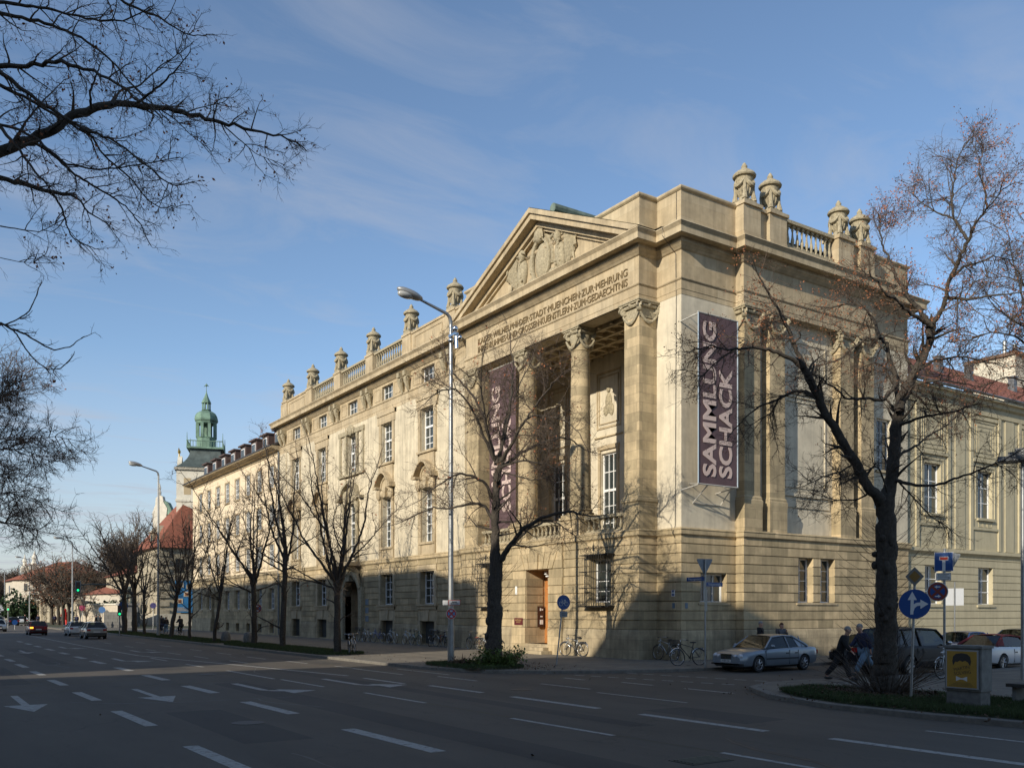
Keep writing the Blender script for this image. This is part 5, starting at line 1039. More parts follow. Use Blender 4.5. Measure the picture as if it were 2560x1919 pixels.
def avenue(x,y,h,fork,nl,seed,lab,spread=.42,tw=.010,dens=.8,lean=0,l2=2.2,levels=3,leaf=.03,r0=.2):
    T=thing('street_tree',lab,'tree',(x,y,.12),0,'bare trees along the grass verge'); dens*=.62; tw*=.8; r=np.random.default_rng(seed); L=[([np.array([0,0,-.1]),np.array([lean*.3,0,fork*.35]),np.array([lean*.8,.05,fork*.7]),np.array([lean,0,fork])],r0,r0*.72)]
    top=np.array([lean,0,fork])
    for i in range(nl):
        a=2*PI*(i+r.uniform(-.25,.25))/nl; s=spread*r.uniform(.6,1.2); d=nrm(np.array([math.cos(a)*s,math.sin(a)*s,1.0])) if i else nrm(np.array([.05,0,1]))
        ln=(h-fork)*r.uniform(.8,1.0); st=top-np.array([0,0,r.uniform(0,fork*.18)]); P=walk(r,st,d,ln,9,.07,.05); L.append((P,r0*.5*r.uniform(.75,1),.02))
        if i%2: 
            q=P[r.integers(2,4)]; b=a+r.uniform(-1,1); L.append((walk(r,q,np.array([math.cos(b),math.sin(b),.7]),ln*.55,7,.1,.04),r0*.25,.015))
    for k in range(3):
        a=r.uniform(0,2*PI); L.append((walk(r,np.array([lean*.8,0,fork*r.uniform(.75,.95)]),np.array([math.cos(a),math.sin(a),.35]),(h-fork)*.5,7,.1,.03),r0*.3,.015))
    crown(T,L,seed+100,dens,tw,l2,l2*.45,l2*.2,leaf,0,.03,leafsz=.05,levels=levels); return T
avenue(18.9,44.8,11.6,3.9,8,61,'bare fan shaped street tree with two bicycles leaning beside its trunk',.42,.0062,.75)
avenue(19.3,54.3,13.2,6.0,5,62,'bare street tree forking high, second beyond the lamp post',.5,.0075,.8,.2)
avenue(19.4,60.1,12.0,4.2,6,63,'knobbly bare street tree beside the round no stopping sign',.55,.008,.8,0,2.4)
avenue(18.6,66.8,9.8,3.7,5,64,'slender bare street tree beside a squat stone bollard',.4,.009,.75,.5,1.9,3,.02,.14)
avenue(18.8,74.3,10.2,4,5,65,'thin bare street tree before the blue exhibition poster',.35,.010,.7,0,1.9,3,.02,.13)
avenue(18.9,80.8,11.2,4,6,66,'leaning bare street tree beside the cyclists',.55,.011,.75,.5,2.3)
avenue(18.6,90,10.5,4,5,67,'bare street tree directly beyond the second lamp post',.4,.012,.7,0,2.2,2,.02,.15)
avenue(18.4,98.1,12.5,4.2,6,68,'stout dark bare tree, the left one of a pair by the traffic light',.55,.014,.7,0,2.6,2,.02,.3)
avenue(20.3,103,12,4.5,6,69,'stout dark bare tree, the right one of a pair by the traffic light',.55,.014,.7,0,2.6,2,.02,.3)
# =====================================================  FAR MUSEUM QUARTER
TILE=mat('red_tiles_far',(.27,.09,.05),.85,fn=tilefn); CUP=mat('pale_verdigris',(.14,.23,.17),.7,noise=.45,nscale=.9); CUD=mat('dark_copper_sheet',(.07,.09,.085),.6,noise=.4,nscale=1); WST=mat('white_tower_stone',(.62,.58,.48),.9,noise=.15,nscale=1.5); TUF=mat('tuff_stone',(.36,.31,.22),.95,noise=.35,bump=1,nscale=2)
def hiproof(b,x0,x1,y0,y1,z,h,ov=.6,ridge='p'):
    x0-=ov;x1+=ov;y0-=ov;y1+=ov; s=min(x1-x0,y1-y0)/2
    if (x1-x0)>=(y1-y0): r0=(x0+s,(y0+y1)/2,z+h); r1=(x1-s,(y0+y1)/2,z+h)
    else: r0=((x0+x1)/2,y0+s,z+h); r1=((x0+x1)/2,y1-s,z+h)
    A,B_,C,D=(x0,y0,z),(x1,y0,z),(x1,y1,z),(x0,y1,z)
    if (x1-x0)>=(y1-y0): b.add([A,B_,C,D,r0,r1],[(0,1,5,4),(2,3,4,5),(3,0,4),(1,2,5),(3,2,1,0)])
    else: b.add([A,B_,C,D,r0,r1],[(0,1,4),(1,2,5,4),(2,3,5),(3,0,4,5),(3,2,1,0)])
def museumq():
    B=thing('gallery_hall','stone hall with a steep red hip roof left of the dormered building','building',(45,154,0))
    X0,Y0=32.5,147; b=MB(); ops=[(Y0+2+i*3.2,Y0+3.2+i*3.2,5.5,8.5) for i in range(4)]+[(Y0+2+i*3.2,Y0+3+i*3.2,1.5,3.5) for i in range(4)]
    wall(b,FX(X0),Y0,Y0+15.5,0,12.3,ops,.4); o2=[(X0+2.5,X0+4,8.4,10.6),(X0+7,X0+8.5,8.4,10.6)]; wall(b,FY(Y0),X0,75,0,12.3,o2,.4); b.quad((X0,Y0+15.5,0),(75,Y0+15.5,0),(75,Y0+15.5,12.3),(X0,Y0+15.5,12.3)); b.build('wall',TUF,B,fixn=False)
    b=MB()
    for k in range(9):
        b.fb(FX(X0),Y0-.1,Y0+1.3,.6+k*1.3,1.3+k*1.3,-.2,0); b.fb(FY(Y0),X0-.2,X0+1.6,.6+k*1.3,1.3+k*1.3,-.22,0)
    b.build('quoins',TUF,B); b=MB(); b.box(X0-.3,Y0-.3,0,75,Y0,2.0); b.box(X0-.3,Y0,0,X0,Y0+15.5,2.0); b.build('plinth',mat('pale_plinth',(.5,.45,.35),.9,noise=.15),B)
    b=MB()
    for u0,u1,z0,z1 in ops: b.fb(FX(X0),u0,u1,z0,z1,.2,.25)
    for u0,u1,z0,z1 in o2: b.fb(FY(Y0),u0,u1,z0,z1,.2,.25)
    b.build('window_panes',GLS,B)
    b=MB(); hiproof(b,X0,75,Y0,Y0+15.5,12.3,11.2,.7); b.build('roof',TILE,B)
    b=MB(); b.box(X0+.4,Y0+5.5,13.2,X0+3.5,Y0+7.5,15); hiproof(b,X0+.2,X0+3.6,Y0+5.4,Y0+7.6,15,1.3,.2); d=b.build('dormer',TUF,B); b=MB(); b.box(X0+.35,Y0+6,13.4,X0+.4,Y0+7,14.7); b.build('pane',GLS,d)
    b=MB(); wall(b,FX(X0),Y0+15.5,Y0+44,0,9,[(Y0+17+i*3.4,Y0+18.4+i*3.4,3,6.5) for i in range(8)],.4); b.quad((X0,Y0+15.6,0),(60,Y0+15.6,0),(60,Y0+15.6,9),(X0,Y0+15.6,9)); b.build('rear_wall',TUF,B,fixn=False); b=MB(); hiproof(b,X0,60,Y0+15.7,Y0+44,9,6.5,.5); b.build('rear_roof',TILE,B)
    # poster
    T=thing('exhibition_poster','large blue exhibition poster with small pictures hanging on the hall end wall','poster',(37.5,146.6,0)); BP=mat('poster_blue',(.03,.17,.36),.6,noise=.2,nscale=.6); b=MB(); b.box(34.9,146.62,2.2,40.4,146.7,7.2); p=b.build('sheet',BP,T)
    b=MB(); cols=[(35.3,6.1),(36.6,5.8),(38.2,6.2),(36.2,4.7),(37.6,4.5),(35.2,3.6),(39,5.2)]
    for x,z in cols: b.box(x,146.58,z,x+.85,146.61,z+.8)
    q=b.build('pictures',mat('poster_cream',(.6,.5,.36),.7),p); b=MB()
    for x,z in cols: b.box(x+.15,146.55,z+.15,x+.6,146.57,z+.6)
    b.build('picture_motifs',mat('poster_rust',(.3,.11,.04),.7,noise=.5,nscale=3),q)
    b=MB(); 
    for k in range(4): b.box(35.2,146.58,2.45+k*.16,37-.25*k,146.61,2.52+k*.16)
    b.build('small_print',MATS['poster_cream'],p)
    # tower
    c=atd(516,1528,152); cx,cy=c.x,c.y; T=thing('museum_tower','museum tower with a white stone shaft and a green copper lantern cupola','tower',(cx,cy,0),R(-19.6)); z=lambda y: H+(HZ-y)*152/FPX
    w=4.3; z1=z(1178); b=MB(); b.box(cx-w,cy-w,0,cx+w,cy+w,z1)
    for k in(-1,1):
        b.box(cx-w-.3,cy-w-.3,z1-.5,cx+w+.3,cy+w+.3,z1-.1)
    b.box(cx-w-.15,cy-w-.15,z(1262),cx+w+.15,cy+w+.15,z(1256)); b.build('shaft',WST,T); b=MB()
    for k in (-2.6,0,2.6):
        b.box(cx-w-.03,cy+k-.55,z(1245),cx-w,cy+k+.55,z(1205)); b.box(cx+k-.55,cy-w-.03,z(1245),cx+k+.55,cy-w,z(1205))
    b.build('painted_niches',mat('niche_ochre',(.42,.33,.2),.9),T)
    b=MB(); n=14; pr=[]
    for i in range(n+1):
        t=i/n; zz=z(1178)+(z(1128)-z(1178))*t; r=w*1.03+(2.35-w*1.03)*(1-(1-t)**2.3); pr.append((r,zz))
    for i in range(n):
        (r0,a),(r1,c2)=pr[i],pr[i+1]; b.add([(cx-r0,cy-r0,a),(cx+r0,cy-r0,a),(cx+r0,cy+r0,a),(cx-r0,cy+r0,a),(cx-r1,cy-r1,c2),(cx+r1,cy-r1,c2),(cx+r1,cy+r1,c2),(cx-r1,cy+r1,c2)],[(0,1,5,4),(1,2,6,5),(2,3,7,6),(3,0,4,7)])
    b.build('flared_roof',CUD,T)
    gx=cx-w; b=MB(); b.prism([(cy-1.6,z1),(cy+1.6,z1),(cy+1.0,z1+1.2),(cy+.5,z1+1.9),(cy,z1+2.4),(cy-.5,z1+1.9),(cy-1.0,z1+1.2)],-.2,.5,FX(gx)); q=b.build('gable',WST,T); b=MB(); b.ball((gx,cy,z1+3.1),.25,.45,.35); b.tube([(gx,cy,z1+2.3),(gx,cy,z1+3)],.1,6); b.tube([(gx,cy-.7,z1+3.6),(gx,cy,z1+3.1),(gx,cy+.7,z1+3.3)],[.06,.2,.08],6); b.build('gilded_figure',mat('gold_leaf',(.6,.42,.12),.3,.8),q)
    def oct(b,prof): b.lathe([(r_*.70,z_) for r_,z_ in prof],8,(cx,cy,0))
    b=MB(); 
    zb=z(1128); b.box(cx-2.9,cy-2.9,zb,cx+2.9,cy+2.9,zb+.3)
    for i in range(13):
        t=-2.8+5.6*i/12
        for p in ((t,-2.8),(t,2.8),(-2.8,t),(2.8,t)): b.box(cx+p[0]-.05,cy+p[1]-.05,zb,cx+p[0]+.05,cy+p[1]+.05,zb+1.2)
    b.box(cx-2.9,cy-2.9,zb+1.2,cx+2.9,cy-2.7,zb+1.32); b.box(cx-2.9,cy-2.7,zb+1.2,cx-2.7,cy+2.9,zb+1.32)
    for a in (-2.8,2.8):
        for e in (-2.8,2.8): b.tube([(cx+a,cy+e,zb),(cx+a,cy+e,zb+2.6)],[.12,.03],5)
    b.build('gallery_railing',CUP,T)
    b=MB(); oct(b,[(2.3,zb+.2),(2.3,z(1098)),(2.45,z(1096)),(2.2,z(1094))]); oct(b,[(2.2,z(1062)),(2.45,z(1060)),(2.6,z(1055)),(2.1,z(1054))])
    for i in range(8):
        a=PI/8+i*PI/4; x=cx+math.cos(a)*1.5; y=cy+math.sin(a)*1.5; b.box(x-.24,y-.24,z(1096),x+.24,y+.24,z(1060))
        a+=PI/8; 
    oct(b,[(.5,z(1096)),(.5,z(1062))]); b.build('lantern',CUP,T); b=MB()
    oct(b,[(2.75,z(1054)),(2.85,z(1050)),(2.7,z(1042)),(2.3,z(1035)),(1.6,z(1030)),(.95,z(1027)),(.9,z(1025))]); oct(b,[(1.15,z(1026)),(1.15,z(1024.5))])
    for i in range(8): a=PI/8+i*PI/4; x=cx+math.cos(a)*.62; y=cy+math.sin(a)*.62; b.box(x-.1,y-.1,z(1025),x+.1,y+.1,z(1008))
    oct(b,[(1.2,z(1008)),(1.1,z(1005)),(.75,z(998)),(.42,z(990)),(.15,z(982)),(.06,z(975)),(.05,z(958))]); b.ball((cx,cy,z(963)),.22); b.tube([(cx-.4,cy+.2,z(966)),(cx,cy,z(960)),(cx+.4,cy-.2,z(966))],.06,4); b.build('cupola',CUP,T)
    # white curved gable with green flank, behind the red roof
    c=atd(397,1528,172); G=thing('ornate_gable','white scrolled gable with green copper coping behind the red roof','building',(c.x,c.y,0)); zz=lambda y: H+(HZ-y)*172/FPX
    F=lambda u,z_,d:(c.x+d*.56+u*.83,c.y+d*.83-u*.56,z_); b=MB(); b.prism([(-1.2,0),(1.9,0),(1.9,zz(1305)),(1.4,zz(1290)),(1.6,zz(1270)),(.9,zz(1255)),(.7,zz(1240)),(0,zz(1236)),(-.6,zz(1245)),(-.7,zz(1262)),(-1.2,zz(1280))],0,1.2,F); b.build('wall',WST,G)
    b=MB(); b.prism([(.9,zz(1250)),(1.7,zz(1255)),(2.4,zz(1275)),(2.5,zz(1310)),(1.9,zz(1310)),(1.5,zz(1275))],.1,1.6,F); b.lathe([(.5,0),(.5,1)],10,F(2.6,zz(1312),.6)); b.build('coping',CUP,G); b=MB(); b.lathe([(.25,0),(.3,.5),(.15,.9),(.25,1.3),(.05,2.2)],8,F(0,zz(1236),.5)); b.build('finial',WST,G)
    H2=thing('long_tiled_hall','dark red roofed hall between the scrolled gable and the tower','building',(60,170,0)); p=atd(425,1528,178); b=MB(); b.box(p.x-1,p.y-4,0,p.x+20,p.y+8,zz(1300)); b.build('wall',TUF,H2); b=MB(); hiproof(b,p.x-.6,p.x+22,p.y-4,p.y+8,H+(HZ-1300)*178/FPX,2.9,.3); b.build('roof',TILE,H2)
museumq()
def farleft():
    # palace with red roofs at the far left
    B=thing('red_roofed_palace','pale stone palace with stepped red roofs and two small turrets far down the street','building',(38,245,0)); z=lambda y,d: H+(HZ-y)*d/FPX
    d=225; a=atd(28,1528,d); e=atd(74,1528,d-14); 
    def blk(px0,px1,dd,ytop,yr,dep,nm):
        p=atd(px0,1528,dd); q=atd(px1,1528,dd-8); u=(q-p); L=u.length; u.normalize(); v=Vector((-u.y,u.x,0)); 
        if v.x*FV[0]+v.y*FV[1]<0: v=-v
        zt=z(ytop,dd); b=MB(); P=[p,q,q+v*dep,p+v*dep]
        for i in range(4): b.quad((P[i].x,P[i].y,0),(P[(i+1)%4].x,P[(i+1)%4].y,0),(P[(i+1)%4].x,P[(i+1)%4].y,zt),(P[i].x,P[i].y,zt))
        w=b.build(nm+'wall',mat('pale_far_stone',(.5,.45,.36),.95,noise=.12,nscale=1),B); zr=z(yr,dd+5); m=b=MB(); o=.8; Q=[p-u*o-v*o,q+u*o-v*o,q+u*o+v*(dep+o),p-u*o+v*(dep+o)]; s=min(L,dep)/2*.9
        r0=p+u*s+v*dep/2; r1=q-u*s+v*dep/2
        if L<dep: r0=p+u*L/2+v*s; r1=p+u*L/2+v*(dep-s); fs=[(0,1,4),(1,2,5,4),(2,3,5),(3,0,4,5)]
        else: fs=[(0,1,5,4),(1,2,5),(2,3,4,5),(3,0,4)]
        b.add([(t.x,t.y,zt) for t in Q]+[(r0.x,r0.y,zr),(r1.x,r1.y,zr)],fs); b.build(nm+'roof',TILE,B)
        g=MB()
        for i in range(1,max(2,int(L/4))):
            c=p+u*(L*i/max(2,int(L/4)))-v*.04
            for zz0 in (3,7.5): g.obox((c.x,c.y,zz0+.8),.6,.03,.9,Matrix.Rotation(math.atan2(u.y,u.x),3,'Z'))
        g.build(nm+'windows',GLS,w)
    blk(30,172,225,1449,1405,15,''); blk(14,34,245,1453,1432,18,'side_')
    for px,y0,y1,s in ((86,1410,1380,1.2),(62,1418,1395,1)):
        p=atd(px,1528,232); b=MB(); b.box(p.x-.9*s,p.y-.9*s,z(1430,232),p.x+.9*s,p.y+.9*s,z(y0,232)); b.lathe([(1.1*s,0),(.5*s,.6),(.4*s,1.4),(.7*s,1.5),(.2*s,2.6),(.05,3.4)],8,(p.x,p.y,z(y0,232))); b.build('turret',WST,B)
    # enclosing walls and arcade
    A=thing('garden_wall','long pale garden wall with dark oval openings beyond the crossing','wall',(30,150,0)); p=atd(196,1528,150); q=atd(322,1528,136); u=(q-p).normalized(); v=Vector((-u.y,u.x,0)); M=Matrix.Rotation(math.atan2(u.y,u.x),3,'Z'); L=(q-p).length; c=(p+q)/2
    b=MB(); hz=z(1512,146)/2; b.obox((c.x,c.y,hz),L/2,.25,hz,M); b.build('wall',mat('pale_garden_wall',(.5,.43,.33),.95,noise=.2,nscale=2),A); b=MB(); b.obox((c.x,c.y,2*hz+.12),L/2+.1,.4,.12,M); b.build('coping',WST,A)
    for t in (.18,.62): 
        b=MB(); w=p+(q-p)*t; nn=-v if v.dot(Vector((FV[0],FV[1],0)))>0 else v; b.ball((w.x+nn.x*.27,w.y+nn.y*.27,hz*1.25),.9,.06,.5,16,8,M); b.build('oval_opening',mat('niche_grey',(.12,.115,.10),.9),A)
    G=thing('gate_arcade','low rusticated gate wall with arches before the far palace','wall',(26,200,0)); p=atd(70,1528,205); q=atd(196,1528,170); u=(q-p).normalized(); M=Matrix.Rotation(math.atan2(u.y,u.x),3,'Z'); L=(q-p).length; c=(p+q)/2; hz=z(1500,188)/2
    b=MB(); b.obox((c.x,c.y,hz),L/2,.5,hz,M)
    for i in range(12): w=p+u*(L*(i+.5)/12); b.obox((w.x,w.y,hz*1.03),.5,.75,hz*1.03,M)
    b.build('wall',TUF,G); b=MB(); b.obox((c.x,c.y,2*hz+.2),L/2,.8,.2,M); w=p+u*L*.12; b.ball((w.x,w.y,2*hz+1.2),.5,.5,1); b.ball((w.x,w.y,2*hz+2.4),.35,.35,.4); b.build('cornice',WST,G)
    R2=thing('low_red_roofed_house','low house with a long red roof behind the garden wall','building',(34,175,0)); p=atd(212,1528,175); q=atd(318,1528,160); u=(q-p).normalized(); M=Matrix.Rotation(math.atan2(u.y,u.x),3,'Z'); L=(q-p).length; c=(p+q)/2; v=Vector((-u.y,u.x,0)); 
    if v.dot(Vector((FV[0],FV[1],0)))<0: v=-v
    c=c+v*4; b=MB(); zt=z(1484,168); b.obox((c.x,c.y,zt/2),L/2,4,zt/2,M); b.build('wall',MATS['pale_far_stone'],R2); b=MB(); a0=p-v*.5; a1=q-v*.5; m0=p+v*4; m1=q+v*4; zr=z(1464,172); b.quad((a0.x,a0.y,zt),(a1.x,a1.y,zt),(m1.x,m1.y,zr),(m0.x,m0.y,zr)); e0=p+v*8.5; e1=q+v*8.5; b.quad((e0.x,e0.y,zt),(e1.x,e1.y,zt),(m1.x,m1.y,zr),(m0.x,m0.y,zr)); b.build('roof',TILE,R2)
    K=thing('stone_block_wall','dark grey stone block wall beside the far traffic light','wall',(25,130,0)); p=atd(268,1528,128); q=atd(338,1528,126); c=(p+q)/2; u=(q-p).normalized(); M=Matrix.Rotation(math.atan2(u.y,u.x),3,'Z'); hz=z(1531,128)/2+.0; b=MB(); b.obox((c.x,c.y,1.15),(q-p).length/2,.6,1.15,M); b.build('wall',mat('dark_grey_blocks',(.14,.135,.125),.95,fn=stonefn((.15,.145,.13),(.11,.105,.10),(.05,.05,.045),1.2,.45,0,.2,.02)),K)
    # equestrian statue
    p=atd(319,1528,132); S_=thing('equestrian_statue','grey rider statue on a tall stone pedestal between the tree trunks','statue',(p.x,p.y,0)); b=MB(); zt=z(1508,132); b.box(p.x-1.1,p.y-1.6,0,p.x+1.1,p.y+1.6,zt); b.box(p.x-1.3,p.y-1.8,0,p.x+1.3,p.y+1.8,.6); b.box(p.x-1.3,p.y-1.8,zt-.25,p.x+1.3,p.y+1.8,zt); b.build('pedestal',mat('grey_granite',(.26,.25,.23),.9,noise=.2),S_)
    b=MB(); b.tube([(p.x,p.y+1.0,zt+1.35),(p.x,p.y,zt+1.4),(p.x,p.y-.9,zt+1.5)],[.45,.42,.48],10); b.tube([(p.x,p.y-.9,zt+1.6),(p.x,p.y-1.4,zt+2.3),(p.x,p.y-1.8,zt+2.2)],[.35,.25,.14],8)
    for dx,dy in ((-.25,-.8),(.25,-.9),(-.25,.9),(.25,1.0)): b.tube([(p.x+dx,p.y+dy,zt+1.3),(p.x+dx,p.y+dy*1.1,zt+.6),(p.x+dx,p.y+dy,zt)],[.18,.1,.09],6)
    b.tube([(p.x,p.y+1.3,zt+1.5),(p.x,p.y+1.6,zt+.7)],[.12,.05],5); b.tube([(p.x,p.y,zt+1.7),(p.x,p.y,zt+2.5)],[.3,.28],8); b.ball((p.x,p.y-.05,zt+2.85),.2,.2,.26); b.tube([(p.x+.35,p.y,zt+1.9),(p.x+.4,p.y-.2,zt+1.2)],[.18,.1],6); b.tube([(p.x-.35,p.y,zt+1.9),(p.x-.4,p.y-.2,zt+1.2)],[.18,.1],6); b.tube([(p.x-.3,p.y,zt+2.4),(p.x-.5,p.y-.5,zt+2.2),(p.x-.4,p.y-.9,zt+2.5)],.09,6); b.tube([(p.x+.3,p.y,zt+2.4),(p.x+.4,p.y-.4,zt+2.0)],.09,6); b.build('horse_and_rider',mat('dull_bronze',(.10,.115,.10),.7,noise=.3),S_,smooth=60)
    p=atd(162,1553,150); p.z=0; S2=tag(None,None) if False else None
    b=MB(); zz=z(1520,150); b.tube([(0,0,0),(0,.1,zz*.35),(0,0,zz*.6),(0,0,zz*.8)],[.42,.5,.6,.42],10); b.ball((0,0,zz*.88),.32,.3,.36); b.tube([(.25,-.35,zz*.62),(.55,0,zz*.5),(.5,.3,zz*.35)],.16,7); b.tube([(-.25,.35,zz*.62),(-.45,.5,zz*.5),(-.3,.6,zz*.35)],.16,7); b.tube([(.2,-.25,zz*.35),(.25,-.3,0)],.28,7); b.tube([(-.2,.25,zz*.35),(-.25,.3,0)],.28,7)
    o=b.build('red_sculpture',mat('signal_red_paint',(.55,.02,.015),.5),None,smooth=60); o.location=(p.x,p.y,0); tag(o,'bright red standing figure sculpture between the far tree trunks','sculpture')
farleft()
# far trees
def fartree(px,d,h,seed,lab,leaf=.2,spread=.55,tw=.022,nl=7,fork=2.5,dens=.6,r0=.28,grp='distant bare trees'):
    p=atd(px,1528,d); T=thing('distant_tree',lab,'tree',(p.x,p.y,0),0,grp); r=np.random.default_rng(seed); L=[([np.array([0,0,0.]),np.array([0,0,fork*.6]),np.array([0,0,fork])],r0,r0*.8)]
    for i in range(nl):
        a=2*PI*i/nl+r.uniform(-.3,.3); s=spread*r.uniform(.5,1.3); L.append((walk(r,np.array([0,0,fork*r.uniform(.85,1)]),np.array([math.cos(a)*s,math.sin(a)*s,1.]),(h-fork)*r.uniform(.75,1),7,.08,.03),r0*.5,.03))
    crown(T,L,seed,dens,tw,h*.26,h*.13,h*.05,leaf,0,.02,leafsz=.10,levels=2); return T
for a in ((130,150,11.5,201,'big dark tree with rusty leaves before the far palace, its left trunk',.5,.6,.024,9,3,.75),(146,146,11,202,'second dark tree with rusty leaves before the far palace',.5,.6,.024,8,3,.7),(158,140,9.5,203,'leaning dark trunk left of the red sculpture',.25,.5,.022,6,3),(172,140,10,204,'dark trunk right of the red sculpture',.25,.5,.022,6,3),
          (278,190,16,205,'tall pale bare tree behind the garden wall',0,.5,.03,8,4,.7),(318,185,18,206,'tallest pale bare tree left of the scrolled gable',0,.5,.03,9,4,.7),(345,190,17,207,'pale bare tree beside the scrolled gable',0,.5,.03,8,4),(215,115,5.2,208,'young thin tree on the lawn beyond the crossing',.05,.5,.012,5,1.6,.5,.07),(110,160,5,209,'young thin tree before the gate arcade',0,.4,.014,5,1.6,.5,.07)):
    fartree(*a)
for i,(px,d,h) in enumerate(((-20,290,16),(15,300,17),(55,300,16),(100,300,14),(205,230,11),(235,225,12),(262,220,12),(300,215,11))): fartree(px,d,h,220+i,'hazy brown tree in the distant row on the skyline',.0,.7,.045,9,3,.8,.3,'skyline trees')
for i,(px,d) in enumerate(((233,156),(252,155),(272,152),(290,150))):
    p=atd(px,1528,d); shrub(p.x,p.y,3.0,'dark green bush rising behind the garden wall',150,'bush',(.035,.055,.018),240+i,1.1,'bushes behind the garden wall')
p=atd(52,1528,195); shrub(p.x,p.y,4.0,'dark conical evergreen bush before the far palace',160,'bush',(.03,.06,.02),250,1.4)
# =====================================================  STREET LAMPS
def lamp():
    T=thing('street_lamp','tall grey street lamp whose arm crosses the roof urns','street lamp',(19.27,33.46,.12)); b=MB(); b.tube([(0,0,0),(0,0,1.6)],[.145,.14],14); b.tube([(0,0,1.6),(0,0,8),(0,0,14.6)],[.125,.10,.075],14); b.tube([(0,0,14.4),(-.05,0,14.72),(-.2,0,14.86),(-1.5,.0,15.22)],[.075,.08,.07,.05],10); b.lathe([(.15,0),(.15,.05)],12,(0,0,1.6)); b.build('pole',GALV,T,smooth=40,local=True)
    b=MB(); b.ball((-1.95,0,15.36),.62,.24,.17,14,8,Matrix.Rotation(.22,3,'Y')); h=b.build('lamp_head',mat('lamp_head_grey',(.34,.34,.33),.4,.4),T,smooth=True,local=True)
    b=MB(); b.ball((-2.1,0,15.30),.42,.2,.17,14,8); b.build('lamp_glass',mat('milky_lamp_glass',(.4,.4,.38),.15),h,smooth=True,local=True)
    b=MB()
    return T
L1=lamp()
for k,(x,y,lab) in enumerate(((18.9,85.5,'second street lamp, standing among the street trees'),(19.0,137,'third street lamp, beside the green traffic light'),(19.0,189,'fourth street lamp, slim against the far palace'),(19.0,240,'fifth street lamp, smallest at the left edge'))):
    c=dup(L1); c.location=(x,y,.12); c['label']=lab
for o in [L1]+[x for x in COL.objects if x.name.startswith('street_lamp')]: o['group']='street lamps along the verge'
for o in COL.objects:
    if o.type=='EMPTY' and o.name.startswith('street_lamp.') and o.location.y>100: o.scale=(.92,1,.80)
# sensor cluster, sign plates on lamp one
b=MB(); b.box(-.15,-.55,13.85,.05,-.05,13.95); b.ball((-.05,-.45,14.12),.14); b.ball((-.1,-.2,13.7),.12); b.ball((.1,-.6,13.75),.1); b.tube([(0,0,13.9),(0,-.6,13.9)],.03,6); b.tube([(0,-.45,13.9),(0,-.5,13.3)],.09,8); b.build('reflector_cluster',mat('bright_chrome',(.75,.75,.75),.15,1),L1,smooth=50,local=True)
# =====================================================  SIGNS
SB=mat('sign_blue',(.01,.06,.22),.4); SR=mat('sign_red',(.55,.045,.02),.4); SW=mat('sign_white',(.62,.62,.60),.4); SG=mat('sign_grey_back',(.22,.24,.26),.5,.3); SK=mat('sign_black',(.015,.015,.015),.5); SY=mat('sign_shaded_yellow',(.22,.12,.02),.5)  # the yellow is lowered to stand for shade on the priority diamond
def fdir(px,tilt=0):   # yaw so that local -Y faces the viewer column, plus an angle
    r=ray(px,0); return math.atan2(r[1],r[0])-PI/2+tilt
def disc(b,z,r,y0,y1,n=32,x=0):
    o=len(b.v)
    for y in (y0,y1):
        for i in range(n): a=2*PI*i/n; b.v.append((x+math.cos(a)*r,y,z+math.sin(a)*r))
    b.f.append(tuple(o+i for i in range(n))); b.f.append(tuple(o+n+i for i in range(n))[::-1])
    for i in range(n): b.f.append((o+i,o+(i+1)%n,o+n+(i+1)%n,o+n+i))
FL=lambda u,z,d:(u,d,z)
def nostop(T,z,r,x=0,y=-.09):
    b=MB(); disc(b,z,r,y,y+.012,x=x); s=b.build('no_stopping_disc',SW,T,local=True); b=MB(); disc(b,z,r*.93,y-.004,y,x=x); q=b.build('red_ring',SR,s,local=True); b=MB(); 
    for a in (0,PI/2,PI,3*PI/2):
        pts=[(x+math.cos(a+t)*r*.70,z+math.sin(a+t)*r*.70) for t in np.linspace(-.60,.60,7)]+[(x+math.cos(a)*r*.17,z+math.sin(a)*r*.17)]; b.prism(pts,y-.008,y-.004,FL)
    b.build('blue_fields',SB if r>.25 else mat('sign_mid_blue',(.08,.25,.5),.4),q,local=True); b=MB()
    for s_,zz in ((-1,z+r*.48),(1,z-r*.48)): b.prism([(x-s_*r*.25,zz-.018),(x+s_*r*.05,zz-.018),(x+s_*r*.05,zz-.05),(x+s_*r*.3,zz),(x+s_*r*.05,zz+.05),(x+s_*r*.05,zz+.018),(x-s_*r*.25,zz+.018)],y-.013,y-.008,FL)
    b.build('white_arrows',SW,q,local=True)
